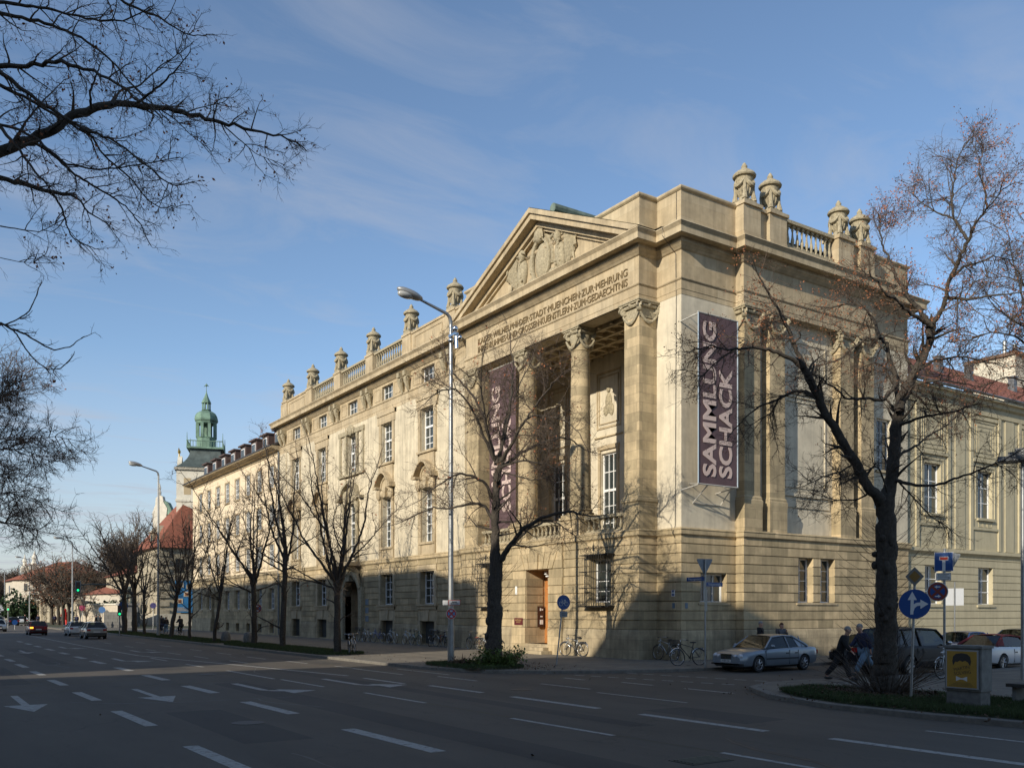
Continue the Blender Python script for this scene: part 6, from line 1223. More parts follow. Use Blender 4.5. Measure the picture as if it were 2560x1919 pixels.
def signs():
    # on the near lamp
    T=L1; A=thing('no_stopping_sign','small round red and blue no stopping sign fixed to the near lamp post','road sign',(19.27,33.46,.12),fdir(1127,.35)); nostop(A,2.14,.23,-.04,-.16)
    A=thing('name_board','white board with a red rim above the round sign on the near lamp post','sign',(19.27,33.46,.12),fdir(1127,.1)); b=MB(); b.box(-.12,-.19,2.5,.38,-.17,2.72); p=b.build('board',SR,A,local=True); b=MB(); b.box(-.10,-.195,2.52,.36,-.19,2.70); q=b.build('board_face',SW,p,local=True); b=MB(); b.box(.02,-.2,2.62,.24,-.195,2.66); b.box(-.03,-.2,2.55,.3,-.195,2.585); b.build('print',SK,q,local=True); b=MB(); b.box(-.36,-.1,2.51,-.14,-.08,2.71); b.build('side_board',SW,A,local=True)
    # bicycle sign
    g=gnd(1391,1661,.12); A=thing('cycle_path_sign','blue round cycle path sign on a leaning grey pole in front of the portico','road sign',tuple(g),fdir(1395,.5)); lx=.32
    b=MB(); b.tube([(0,0,0),(lx,0,2.75)],.03,10); b.build('pole',GALV,A,smooth=40,local=True); b=MB(); disc(b,2.62,.31,-.05,-.035,x=lx); p=b.build('disc',SB,A,local=True); b=MB(); x=lx;z=2.58;y=-.055
    for s in (-1,1):
        c=x+s*.13; b.tube([(c+math.cos(a)*.085,y,z-.02+math.sin(a)*.085) for a in np.linspace(0,2*PI,17)],.009,5)
    P=lambda u,v:(x+u,y,z+v); b.tube([P(-.13,-.02),P(-.07,.1),P(.07,.1),P(.13,-.02),P(.01,-.02),P(-.07,.1)],.009,5); b.tube([P(.01,-.02),P(.07,.1),P(.055,.14)],.009,5); b.tube([P(-.07,.1),P(-.075,.15),P(-.12,.15)],.009,5); b.tube([P(.02,.14),P(.09,.14)],.012,5); b.build('bicycle_symbol',SW,p,local=True)
    b=MB(); b.box(lx-.18,-.05,2.0,lx+.18,-.035,2.24); q=b.build('supplement_plate',SG,A,local=True); b=MB(); b.box(lx-.1,-.055,2.14,lx+.1,-.05,2.16); b.box(lx-.08,-.055,2.07,lx+.08,-.05,2.09); b.build('print',SK,q,local=True)
    # street name pole with the back of a give way sign
    g=gnd(1763,1668,.12); A=thing('street_name_post','grey corner post with blue street name plates under the back of a triangle','sign post',(g.x,g.y,.12)); b=MB(); b.tube([(0,0,0),(0,0,4.3)],.035,10); b.build('pole',GALV,A,smooth=40,local=True)
    M=Matrix.Rotation(fdir(1763,.55),3,'Z'); 
    def PL(pts,d0,d1,b,M=M):
        n=len(pts); o=len(b.v)
        for d in (d0,d1): b.v+= [tuple(M@Vector((u,d,z))) for u,z in pts]
        b.f.append(tuple(o+i for i in range(n))); b.f.append(tuple(o+n+i for i in range(n))[::-1]); b.f+=[(o+i,o+(i+1)%n,o+n+(i+1)%n,o+n+i) for i in range(n)]
    b=MB(); PL([(-.33,4.33),(.33,4.33),(.36,4.28),(.04,3.72),(-.04,3.72),(-.36,4.28)],.04,.05,b); b.build('sign_back',SG,A,local=True)
    b=MB(); b.box(-.012,.06,3.46,.012,1.02,3.62); n=b.build('name_plate',SB,A,local=True); text('Prinzregentenstr.',.135,SW,'lettering',n,Matrix(((0,0,-1,-.016),(-1,0,0,.54),(0,1,0,3.54),(0,0,0,1))),.002,.82)
    b=MB(); b.box(.05,-.012,3.24,.98,.012,3.40); n=b.build('name_plate',SB,A,local=True); text('Reitmorstraße',.135,SW,'lettering',n,Matrix(((1,0,0,.52),(0,0,-1,-.016),(0,1,0,3.32),(0,0,0,1))),.002,.9)
    b=MB(); PL([(-.06,2.25),(.06,2.25),(.06,3.1),(-.06,3.1)],-.06,-.045,b); n=b.build('notice_strip',mat('aged_white',(.42,.40,.34),.6),A,local=True)
    for n in [c for c in A.children_recursive if c.name.startswith('lettering')]: n.location=(0,0,0)
    # arrow sign post at right
    g=gnd(2277,1752,.12); A=thing('direction_sign_post','pale post with a big blue straight or right arrow disc and a small priority diamond','road sign',tuple(g),fdir(2280,.05)); b=MB(); b.tube([(0,0,0),(.09,0,3.0)],.032,12); b.lathe([(.05,0),(.05,.05)],10,(.03,0,1.05)); b.build('post',GALV,A,smooth=40,local=True)
    b=MB(); disc(b,2.42,.365,-.055,-.04,40,.085); p=b.build('arrow_disc',SB,A,local=True); b=MB(); y0,y1=-.062,-.055; X=.085; z=2.42
    b.prism([(X-.10,z-.26),(X-.03,z-.26),(X-.02,z+.10),(X+.05,z+.10),(X-.055,z+.31),(X-.16,z+.10),(X-.09,z+.10)],y0,y1,FL)
    b.prism([(X-.03,z-.20),(X+.0,z-.10),(X+.06,z-.05),(X+.13,z-.04),(X+.13,z-.12),(X+.31,z+.0),(X+.13,z+.11),(X+.13,z+.04),(X+.04,z+.03),(X-.03,z-.01)],y0-.001,y1,FL); b.build('white_arrows',SW,p,local=True)
    b=MB(); s=.24; zc=3.1; b.prism([(X,zc-s),(X+s*.9,zc),(X,zc+s),(X-s*.9,zc)],-.055,-.04,FL); p=b.build('priority_diamond',mat('sign_shaded_white',(.16,.155,.14),.5),A,local=True); b=MB(); s=.15; b.prism([(X,zc-s),(X+s*.9,zc),(X,zc+s),(X-s*.9,zc)],-.06,-.055,FL); b.build('yellow_centre',SY,p,local=True)  # shade on the diamond is put into its white and yellow
    # dead end post
    g=gnd(2361,1690,.12); A=thing('dead_end_sign_post','grey post carrying a square blue dead end sign above a dark red no stopping disc','road sign',tuple(g),fdir(2361,.08)); b=MB(); b.tube([(0,0,0),(0,0,4.4)],.042,10); b.build('post',GALV,A,smooth=40,local=True)
    b=MB(); b.box(-.32,-.075,3.62,.27,-.06,4.27); p=b.build('sign_plate',SW,A,local=True); b=MB(); b.box(-.305,-.08,3.635,.255,-.075,4.255); q=b.build('blue_field',SB,p,local=True); b=MB(); b.box(-.075,-.085,3.635,.025,-.08,4.0); b.box(-.165,-.085,3.99,.115,-.082,4.12); b.build('white_stem',SW,q,local=True); b=MB(); b.box(-.145,-.09,4.01,.095,-.085,4.10); b.build('red_bar',SR,q,local=True)
    b=MB(); b.box(-.27,-.075,3.3,.2,-.06,3.56); p=b.build('text_plate',SK,A,local=True); b=MB(); b.box(-.26,-.08,3.31,.19,-.075,3.55); q=b.build('text_face',SW,p,local=True); b=MB()
    for k in range(3): b.box(-.22,-.083,3.5-.045*k,.14-.05*(k==1),-.08,3.515-.045*k)
    b.box(-.2,-.083,3.345,.15,-.08,3.365); b.box(.13,-.083,3.345,.15,-.08,3.42); b.build('print',SK,q,local=True); nostop(A,2.92,.335,-.22,-.1)
    b=MB(); b.prism([(.0,3.6),(.28,4.25),(.5,4.2),(.5,4.15),(.2,3.6)],.06,.075,FL); b.build('sign_back',SG,A,local=True)
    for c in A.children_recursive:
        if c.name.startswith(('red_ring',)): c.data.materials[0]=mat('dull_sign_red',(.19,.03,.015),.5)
    A=thing('parking_sign','pale square sign seen from behind on a thin post by the parked cars','road sign',(44.6,25.9,.12),fdir(2425,0)); b=MB(); b.tube([(0,0,0),(0,0,3.75)],.035,8); b.build('post',GALV,A,smooth=40,local=True); b=MB(); b.box(-.42,.04,2.55,.42,.055,3.42); b.build('sign_back',mat('sign_pale_back',(.40,.42,.44),.5),A,local=True)
    g=gnd(521,1612,.12); g=Vector((19.9,61.0,.12)); A=thing('no_stopping_sign_post','dark round no stopping sign on a post beside the knobbly tree','road sign',tuple(g),fdir(650,.3)); b=MB(); b.tube([(0,0,0),(0,0,2.6)],.035,8); b.build('post',GALV,A,smooth=40,local=True); nostop(A,2.45,.32,0,-.07)
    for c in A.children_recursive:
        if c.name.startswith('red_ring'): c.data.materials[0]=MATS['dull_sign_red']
    # far signals
    def signal(name,lab,px,d,z,base,lit='g',arm=False):
        p=atd(px,1528,d); A=thing(name,lab,'traffic light',(p.x,p.y,0),fdir(px)); b=MB(); s=1.0
        b.tube([(0,.12,0),(0,.12,z+.4)],.06,8)
        b.build('pole',GALV,A,smooth=40,local=True); h=MB(); h.box(-.17,-.1,z-.5,.17,.1,z+.5); h=h.build('housing',mat('signal_green_black',(.02,.035,.03),.5),A,local=True)
        for k,c in ((.32,(.08,.01,.01)),(0,(.08,.05,.01)),(-.32,(.01,.06,.03))):
            b=MB(); disc(b,z+k,.11,-.12,-.10,16); on=(k<0)
            b.build('lens',mat('lens_green_lit',(.01,.75,.25),.4,emit=1.6) if on else mat('lens_off_%d'%int(k*100+50),c,.3),h,local=True)
        return A
    signal('traffic_light','green traffic light on a post beneath the blue disc sign',299,88,2.45,0); signal('traffic_light','small green traffic light left of the second lamp post',362,110,2.7,0)
    A=signal('traffic_light','green traffic light hanging from a curved mast arm over the road',195,90,4.8,0)
    for c in list(A.children):
        if c.name.startswith('pole'): bpy.data.objects.remove(c)
    b=MB(); b.tube([(0,.12,4.95),(1.2,.12,5.1),(3.0,.12,5.05),(3.8,.12,4.6),(4.05,.12,3.8),(4.1,.12,0)],.06,8); b.build('mast_arm',mat('mast_grey_green',(.10,.13,.12),.6),A,smooth=40,local=True); b=MB(); b.box(-.25,-.02,4.2,.25,.02,5.4); b.build('backing_board',mat('pale_board',(.3,.32,.32),.6),A,local=True)
    b=MB(); b.prism([(4.1,3.0),(4.5,3.4),(4.1,3.8),(3.7,3.4)],-.02,0,FL); b.build('priority_diamond',mat('diamond_olive',(.25,.22,.10),.6),A,local=True); b=MB(); disc(b,2.95,.45,-.05,-.03,24,4.15); b.build('arrow_disc',SB,A,local=True)
    def postsign(name,lab,px,d,z,r,m,ph=None):
        p=atd(px,1528,d); A=thing(name,lab,'road sign',(p.x,p.y,0),fdir(px)); b=MB(); b.tube([(0,.03,0),(0,.03,z+r)],.05,6); b.build('post',GALV,A,local=True); b=MB(); disc(b,z,r,-.03,0,20); b.build('disc',m,A,local=True); return A
    postsign('round_sign','round pink and red sign far beyond the lawn',206,135,2.9,.42,mat('sign_pink',(.5,.06,.15),.5)); postsign('round_sign','round pale blue sign before the garden wall',255,128,2.6,.45,mat('sign_sky',(.10,.22,.45),.5)); postsign('keep_right_sign','small blue keep right disc on the traffic island',37,118,.95,.33,SB)
    postsign('round_sign','round violet sign right of the second lamp post',383,112,3.1,.36,mat('sign_violet',(.08,.07,.2),.5))
    A=signal('traffic_light','pale traffic light post on the island at the left edge',20,128,3.0,0)
    for c in A.children_recursive:
        if c.name.startswith('housing'): c.data.materials[0]=mat('pale_yellow_housing',(.45,.42,.28),.6)
signs()
# =====================================================  BANNERS
def banners():
    rip=lambda u,t: .010*math.sin(t*15+u*3)*math.sin(PI*max(0,min(1,u)))+.005*math.sin(u*9+t*5)
    VI=mat('aubergine_banner',(.105,.062,.066),.7,noise=.16,nscale=1.2); PK=mat('pale_pink_lettering',(.60,.46,.40),.7)
    # on the side front, standing off the wall on brackets
    Y=29.05; x0,x1,z0,z1=29.5,32.0,8.1,15.75
    T=thing('museum_banner','aubergine banner with large pink lettering hung on the plain side wall of the corner building','banner',(31.7,29.1,8)); b=MB(); n=24
    for i in range(n+1):
        for j in range(25): u=j/24; b.v.append((x0+(x1-x0)*u,Y+rip(u,i/n),z0+(z1-z0)*i/n))
    for i in range(n):
        for j in range(24): a=i*25+j; b.f.append((a,a+1,a+26,a+25))
    c=b.build('cloth',VI,T,smooth=True)
    M=Matrix(((0,-1,0,x0+.62),(0,0,-1,Y-.065),(1,0,0,z0+3.95),(0,0,0,1)))
    def tx(s,xc,zs,ze,hh):
        t=text(s,1,PK,'lettering',c,Matrix(((0,-1,0,0),(0,0,-1,0),(1,0,0,0),(0,0,0,1))),.004,1,'LEFT',1,.03)
        vs=t.data.vertices; a0=min(v.co.z for v in vs);a1=max(v.co.z for v in vs);b0=min(v.co.x for v in vs);b1=max(v.co.x for v in vs)
        for v in vs: v.co.z=zs+(v.co.z-a0)/(a1-a0)*(ze-zs); v.co.x=xc-hh/2+(v.co.x-b0)/(b1-b0)*hh; v.co.y+=Y-.024
    tx('SAMMLUNG',x0+.68,z0+.35,z0+7.35,.86); tx('SCHACK',x0+1.72,z0+.35,z0+5.35,.86)
    f=MB()
    for zz in (z0-.02,z1+.02): f.tube([(x0-.05,Y,zz),(x1+.05,Y,zz)],.035,6)
    for xx in (x0+.1,x1-.1):
        for zz in (z0-.02,z1+.02): f.tube([(xx,Y,zz),(xx-.25,30.05,zz-.2)],.03,5); f.tube([(xx,Y,zz),(xx+.3,30.05,zz+.15)],.02,5)
    f.tube([(x0+.6,Y,z0-.02),(x0+.6,30.0,z0-.75),(x0+2.4,30.0,z0-.75),(x0+2.4,Y+.3,z0-.1)],.03,5); f.build('bracket_frame',mat('pale_bracket',(.45,.43,.38),.5),T)
    e=MB()
    for xx in (x0-.02,x1+.02): e.tube([(xx,Y-.01,z0),(xx,Y-.01,z1)],.03,5)
    e.build('edge_cord',mat('pale_blue_rope',(.35,.42,.48),.7),T)
    # in the portico, between left pillar and column
    T=thing('museum_banner','aubergine banner with pink lettering hanging between left pillar and column in the portico','banner',(28.6,44,6)); X=28.75; ya,yb=45.35,42.55; za,zb=6.9,16.55; b=MB()
    for i in range(n+1):
        for j in range(25): u=j/24; b.v.append((X+rip(u,i/n),ya+(yb-ya)*u,za+(zb-za)*i/n))
    for i in range(n):
        for j in range(24): a=i*25+j; b.f.append((a,a+1,a+26,a+25))
    c=b.build('cloth',VI,T,smooth=True)
    def ty(s,yc,zs,ze,hh):
        t=text(s,1,PK,'lettering',c,Matrix(((0,0,-1,0),(0,1,0,0),(1,0,0,0),(0,0,0,1))),.004,1,'LEFT',1,.03)
        vs=t.data.vertices; a0=min(v.co.z for v in vs);a1=max(v.co.z for v in vs);b0=min(v.co.y for v in vs);b1=max(v.co.y for v in vs)
        for v in vs: v.co.z=zs+(v.co.z-a0)/(a1-a0)*(ze-zs); v.co.y=yc-hh/2+(v.co.y-b0)/(b1-b0)*hh; v.co.x+=X-.024
    ty('SAMMLUNG',ya-.72,za+1.2,za+8.6,.95); ty('SCHACK',ya-1.85,za+1.2,za+6.5,.95)
    f=MB(); f.tube([(X,ya+.1,zb+.03),(X,yb-.1,zb+.03)],.04,6); f.tube([(X,ya+.1,za-.03),(X,yb-.1,za-.03)],.04,6); f.build('bracket_frame',MATS['pale_bracket'],T)
banners()
# =====================================================  UTILITY BOX, POST, BENCH, BOLLARDS
def street_bits():
    CB=mat('grey_cabinet',(.17,.17,.155),.75,noise=.25,nscale=5); T=thing('utility_cabinet','grey concrete street cabinet with a yellow concert poster on its front','cabinet',(20.2,11.45,.12))
    b=MB(); b.box(20.02,11.02,.1,20.42,11.82,.55); b.build('base',mat('concrete_base',(.15,.145,.13),.9,noise=.3),T); b=MB(); b.box(19.99,10.99,.55,20.44,11.84,1.52); b.box(19.96,10.96,1.52,20.47,11.87,1.58); b.box(20.0,10.985,.6,20.2,10.99,1.5); b.build('cabinet',CB,T)
    F=FX(19.985); b=MB(); b.fb(F,11.04,11.80,.60,1.48,-.03,-.01); fr=b.build('poster_frame',mat('alu_frame',(.42,.44,.46),.4,.5),T); b=MB(); b.fb(F,11.07,11.77,.63,1.45,-.035,-.03); p=b.build('poster',mat('poster_yellow',(.40,.23,.035),.5,noise=.08,nscale=9),fr)
    K=mat('poster_black',(.035,.03,.025),.6); b=MB(); c=11.42
    hair=[(c+.20,1.12),(c+.22,1.22),(c+.2,1.33),(c+.13,1.39),(c,1.41),(c-.13,1.39),(c-.2,1.33),(c-.22,1.22),(c-.2,1.12),(c-.15,1.2),(c-.08,1.24),(c-.02,1.21),(c+.04,1.24),(c+.1,1.2),(c+.15,1.21)]
    b.prism(hair,-.038,-.035,F); b.build('hair_silhouette',K,p); M=frameM(F,c,1.06,-.037,-1)@Matrix.Rotation(.22,4,'Z'); text('MARTIN',.105,K,'poster_lettering',p,M,.001); M=frameM(F,c-.02,.96,-.037,-1)@Matrix.Rotation(.14,4,'Z'); text('SOLVEIG',.105,K,'poster_lettering',p,M,.001)
    b=MB(); b.prism([(c+.13,.77),(c+.13,.88),(c+.03,.84),(c-.03,.84),(c-.13,.88),(c-.13,.77),(c-.03,.81),(c+.03,.81)],-.038,-.035,F); b.build('bow_tie',SW,p); b=MB()
    for k in range(4): b.fb(F,11.12+.03*k,11.72-.05*k,.655+k*.025,.662+k*.025,-.037,-.035)
    b.build('small_print',K,p)
    g=gnd(2557,1700,.12); T=thing('flat_head_lamp','pale post at the right edge with a flat stepped lamp head','street lamp',(g.x,g.y,.12),fdir(2557)); b=MB(); b.tube([(0,0,0),(0,0,7.4)],.06,12); b.build('pole',GALV,T,smooth=40,local=True); b=MB(); b.box(-.72,-.35,7.1,.6,.35,7.25); b.box(-.42,-.3,7.25,.6,.3,7.38); b.box(-.22,-.25,7.38,.6,.25,7.5); b.build('lamp_head',mat('grey_lamp_metal',(.16,.165,.17),.4,.5),T,local=True)
    g=atd(2552,1740,21.5); T=thing('low_bench','dark low bench cut off by the right picture edge','bench',(g.x,g.y-.3,.12),0); b=MB(); b.box(-.3,-1.2,.45,.25,.5,.53); b.build('seat',mat('dark_bench_wood',(.04,.036,.03),.7),T,local=True)
    for y in (-1.0,.3): b=MB(); b.box(-.2,y,0,.15,y+.1,.45); b.build('leg',CB,T,local=True)
    for (x,y,lab) in ((19.3,66.2,'squat round stone bollard left of the verge gap'),(19.9,64.3 if False else 62.9,'squat round stone bollard at the gap in the verge')):
        b=MB(); b.lathe([(.33,0),(.35,.3),(.30,.62),(.18,.78),(.03,.82)],14); o=b.build('stone_bollard',mat('rough_granite',(.15,.145,.13),.9,noise=.3,bump=1,nscale=8),None,smooth=40); o.location=(x,y,.12); tag(o,lab,'bollard')
street_bits()
# =====================================================  CARS
RUB=mat('tyre_rubber',(.02,.02,.02),.8); ALU=mat('wheel_alloy',(.38,.38,.38),.3,.8); CHR=mat('chrome_trim',(.6,.6,.6),.12,1); TRIM=mat('black_trim',(.018,.018,.02),.5); HL=mat('headlamp_glass',(.50,.52,.54),.08,.2,.9); TLR=mat('tail_lamp_red',(.32,.012,.01),.2); SEAT=mat('dark_seat',(.035,.035,.037),.8); PLT=mat('number_plate',(.55,.55,.53),.4)
def paint(name,c,rough=.28,metal=.4): 
    m=mat(name,c,rough,metal); m.node_tree.nodes['Principled BSDF'].inputs['Coat Weight'].default_value=.6; m.node_tree.nodes['Principled BSDF'].inputs['Coat Roughness'].default_value=.06; return m
STN={
 'sedan':dict(L=4.75,st=[(-2.38,.40,.66,.70,.72),(-2.33,.30,.88,.93,.82),(-2.15,.26,.95,.99,.86),(-1.7,.22,.97,1.01,.89),(-.8,.20,.96,1.0,.90),(.2,.20,.93,.97,.90),(.95,.20,.90,.95,.90),(1.5,.20,.87,.92,.89),(1.95,.20,.81,.87,.88),(2.18,.21,.76,.82,.85),(2.31,.24,.70,.755,.80),(2.38,.30,.62,.67,.72)],cab=[(1.02,.95),(.28,1.40),(-.80,1.42),(-1.62,1.0)],wx=(1.42,-1.40),r=.32,wr=.60),
 'hatch':dict(L=3.9,st=[(-1.95,.36,.78,.84,.74),(-1.9,.26,.90,.95,.80),(-1.5,.22,.93,.97,.83),(-.6,.20,.92,.96,.84),(.3,.20,.90,.95,.84),(.95,.20,.87,.93,.83),(1.4,.20,.82,.88,.82),(1.7,.21,.76,.82,.80),(1.88,.26,.69,.74,.75),(1.95,.32,.62,.66,.68)],cab=[(.98,.93),(.38,1.37),(-1.35,1.38),(-1.82,.93)],wx=(1.22,-1.22),r=.30,wr=.57),
 'suv':dict(L=4.85,st=[(-2.42,.42,.95,1.0,.82),(-2.36,.34,1.08,1.12,.90),(-1.9,.30,1.12,1.16,.95),(-.8,.28,1.12,1.16,.97),(.3,.28,1.10,1.14,.97),(1.0,.28,1.07,1.12,.96),(1.55,.30,1.02,1.09,.95),(2.0,.33,.94,1.02,.92),(2.28,.38,.84,.91,.85),(2.42,.48,.66,.72,.76)],cab=[(1.12,1.12),(.45,1.70),(-1.75,1.72),(-2.28,1.12)],wx=(1.48,-1.45),r=.38,wr=.66),
 'cabrio':dict(L=4.57,st=[(-2.28,.40,.78,.84,.76),(-2.22,.30,.93,.97,.83),(-1.8,.24,.96,1.0,.88),(-.8,.20,.94,.97,.89),(.2,.20,.92,.95,.89),(.95,.20,.88,.93,.88),(1.5,.22,.82,.88,.87),(1.95,.22,.76,.82,.85),(2.2,.26,.69,.74,.80),(2.28,.32,.62,.66,.72)],cab=[(1.0,.93),(.35,1.34),(-.75,1.38),(-1.62,1.0)],wx=(1.32,-1.25),r=.32,wr=.58)}
def car(kind,name,label,pnt,loc,heading,sc=1,plate=None,roofm=None,ind=False,grp=None,cat='car',round_lamps=False,rear_strip=False):
    K=STN[kind]; T=thing(name,label,cat,loc,heading,grp); T.scale=(sc,sc,sc) if not isinstance(sc,tuple) else sc
    st=K['st']; xs=[s[0] for s in st]; n=30; b=MB(); cols=[]
    for i in range(n+1):
        x=xs[0]+(xs[-1]-xs[0])*i/n; v=[np.interp(x,xs,[s[k] for s in st]) for k in (1,2,3,4)]; zl,zb,zt,w=v
        q=min(1,(zb-zl)/.62); half=[(0,zl),(w*.82,zl),(w*.95,zl+.06*q),(w*.985,zl+.15*q),(w,zl+.28*q),(w*1.0,zl+.38*q),(w*.985,zb-.15*q),(w*.965,zb-.06*q),(w*.92,zb-.012),(w*.80,zb+(zt-zb)*.35),(w*.45,zb+(zt-zb)*.85),(0,zt)]
        ring=[(x,y,z) for y,z in half]+[(x,-y,z) for y,z in half[-2:0:-1]]; cols.append(ring)
    m=len(cols[0]); b.v=[p for r in cols for p in r]
    for i in range(n):
        for j in range(m): b.f.append((i*m+j,i*m+(j+1)%m,(i+1)*m+(j+1)%m,(i+1)*m+j))
    b.f.append(tuple(range(m))[::-1]); b.f.append(tuple(n*m+j for j in range(m)))
    body=b.build('body',pnt,T,smooth=38,local=True)
    r=K['r']; cut=MB()
    for wx in K['wx']:
        o=len(cut.v); k=24
        for y in (-2,2):
            for j in range(k): a=2*PI*j/k; cut.v.append((wx+math.cos(a)*(r+.055),y,r+math.sin(a)*(r+.055)))
        cut.f.append(tuple(o+j for j in range(k))); cut.f.append(tuple(o+k+j for j in range(k))[::-1]); cut.f+=[(o+j,o+k+j,o+k+(j+1)%k,o+(j+1)%k) for j in range(k)]
    co=cut.build('cut',None,None)
    md=body.modifiers.new('b','BOOLEAN'); md.operation='DIFFERENCE'; md.object=co; md.solver='EXACT'; dg=bpy.context.evaluated_depsgraph_get(); dg.update()
    body.parent=None; dg.update(); me=bpy.data.meshes.new_from_object(body.evaluated_get(dg)); body.modifiers.clear(); body.data=me; body.parent=T; bpy.data.objects.remove(co)
    me.set_sharp_from_angle(angle=R(32))
    b=MB(); W=.88 if kind!='suv' else .95
    for wx in K['wx']: b.box(wx-r-.08,-W+.28,.2,wx+r+.08,W-.28,r*2+.02)
    b.box(xs[0]+.35,-.6,.16,xs[-1]-.4,.6,.3); b.build('underbody',TRIM,T,local=True)
    # cabin
    (ax,az),(bx,bz),(cx,cz),(dx,dz)=K['cab']; wb=np.interp(0,xs,[s[4] for s in st])*.93; wr=K['wr']; rm=roofm or pnt
    b=MB(); nu=8
    for i in range(nu+1):
        u=i/nu; x=bx+.10+(cx-.10-bx-.10)*u; z=bz+(cz-bz)*u+.035*math.sin(PI*u)
        for yy,dz_ in ((-1,-.05),(-.96,0),(-.6,.03),(0,.04),(.6,.03),(.96,0),(1,-.05)): b.v.append((x,yy*wr,z+dz_))
    for i in range(nu):
        for j in range(6): a=i*7+j; b.f.append((a,a+1,a+8,a+7))
    rf=b.build('roof',rm,T,smooth=50,local=True)
    def side(x,z): t=(z-az)/(bz-az); return wb+(wr-wb)*max(0,min(1,t))
    b=MB(); P=lambda x,z,s:(x,s*side(x,z),z)
    for s in (-1,1):
        b.tube([P(ax+.02,az-.02,s),P(bx+.1,bz-.02,s)],.035,6); b.tube([P(bx+.1,bz-.03,s),P((bx+cx)/2,max(bz,cz)+.0,s),P(cx-.1,cz-.03,s)],.032,6)
        b.tube([P(cx-.08,cz-.03,s),P(dx+.12,dz+.06,s),P(dx,dz-.03,s)],[.05,.06,.06],6)
        if roofm is None:
            mx_=(ax+dx)/2-.15; b.tube([P(mx_,az-.02,s),P(mx_+.02,bz-.03,s)],.03,5)
            if kind in('sedan','suv'): q=mx_-.85; b.tube([P(q,az,s),P(q-.0,(bz if q>cx else cz-.0)-.03,s)],.022,5)
    if kind=='sedan' or roofm is not None:
        for s in(-1,1):   # solid rear quarter
            b.quad(P(cx-.08,cz-.02,s),P(cx-.5,cz-.2,s),P(dx+.02,dz-.03,s),P(dx+.55,dz-.03,s))
        b.quad((cx-.08,-wr,cz),(cx-.08,wr,cz),(cx-.22,wr*1.02,cz-.09),(cx-.22,-wr*1.02,cz-.09))
    if kind=='hatch' or kind=='suv':
        for s in(-1,1): b.quad(P(cx+.05,cz-.02,s),P(cx-.05,cz-.05,s),P(dx,dz-.03,s),P(dx+.28,dz-.03,s))
    b.build('pillars',rm if roofm else pnt,T,smooth=40,local=True)
    b=MB(); e=.012; i_=.965
    def gq(p0,p1,p2,p3): b.quad(p0,p1,p2,p3)
    gq((ax,-wb*i_,az-.02),(ax,wb*i_,az-.02),(bx+.11,wr*i_,bz),(bx+.11,-wr*i_,bz)); gq((dx,-wb*i_,dz-.02),(dx,wb*i_,dz-.02),(cx-.1,wr*i_,cz),(cx-.1,-wr*i_,cz))
    for s in(-1,1): b.quad((ax,s*wb*i_,az-.02),(bx+.11,s*wr*i_,bz),(cx-.1,s*wr*i_,cz),(dx,s*wb*i_,dz-.02))
    b.build('windows',CARG,T,local=True)
    b=MB(); zb0=az-.35
    for y in (-.38,.38):
        b.box(.0,y-.22,zb0,.2+.05,y+.22,az-.05); b.obox((-.12,y,az+.02),.07,.22,.30,Matrix.Rotation(-.25,3,'Y')); b.ball((-.2,y,az+.36),.05,.12,.09)
        b.obox((-1.0,y,az-.02),.07,.3,.26,Matrix.Rotation(-.3,3,'Y')); 
    b.box(ax-.45,-.65,az-.25,ax-.1,.65,az-.01); b.tube([(ax-.55,.38+math.cos(t)*.18,az+.02+math.sin(t)*.18) for t in np.linspace(0,2*PI,13)],.015,5); b.build('seats',SEAT,T,local=True)
    # lines, handles, lights
    F0=np.interp(0,xs,[s[4] for s in st]); b=MB(); mxx=(ax+dx)/2-.13
    doors=[ax-.0,mxx]+([K['wx'][1]+.42] if kind in('sedan','suv') else [])
    for s in(-1,1):
        for q in doors: 
            wq=np.interp(q,xs,[t[4] for t in st]); zl=.30; b.box(q-.004,s*wq*.975-.03,zl,q+.004,s*wq*1.0+.003 if s>0 else s*wq*.975+.03,az-.10) if s>0 else b.box(q-.004,-wq*1.0-.003,zl,q+.004,-wq*.95,az-.10)
        zm=.50 if kind!='suv' else .55
        if kind!='cabrio': b.box(K['wx'][1]+r+.1,s*F0-.012,zm,K['wx'][0]-r-.1,s*F0+.012,zm+.05)
    b.build('side_trim',TRIM,T,local=True)
    for q in doors[1:]:
        for s in(-1,1): b=MB(); b.box(q+.06,s*F0*.975-.02,az-.24,q+.22,s*F0*.975+.035*s,az-.20); b.build('door_handle',TRIM,T,local=True)
    for s in (-1,1):
        b=MB(); b.ball((ax-.28,s*(wb+.14),az+.07),.07,.11,.075); b.build('mirror',pnt if kind!='suv' else CHR,T,smooth=True,local=True)
    fw=np.interp(xs[-1]-.12,xs,[t[4] for t in st]); zf=np.interp(xs[-1]-.12,xs,[t[2] for t in st])
    for s in (-1,1):
        b=MB()
        if round_lamps: b.ball((xs[-1]-.11,s*(fw-.16),zf-.09),.10,.13,.125,14,8); b.ball((xs[-1]-.05,s*(fw-.38),zf-.10),.08,.10,.10,12,8)
        else: b.ball((xs[-1]-.14,s*(fw-.17),zf-.12),.12,.19,.11,12,8)
        b.build('headlight',HL,T,smooth=True,local=True)
    b=MB(); xf=xs[-1]; b.box(xf-.12,-.27,zf-.22,xf+.012,.27,zf-.02); g=b.build('grille',TRIM,T,local=True); b=MB(); 
    for k in range(4): b.box(xf+.012,-.27,zf-.215+.05*k,xf+.02,.27,zf-.20+.05*k)
    b.box(xf+.012,-.012,zf-.22,xf+.024,.012,zf-.0); b.box(xf-.05,-.29,zf-.02,xf+.02,.29,zf+.005); b.build('grille_bars',CHR,g,local=True)
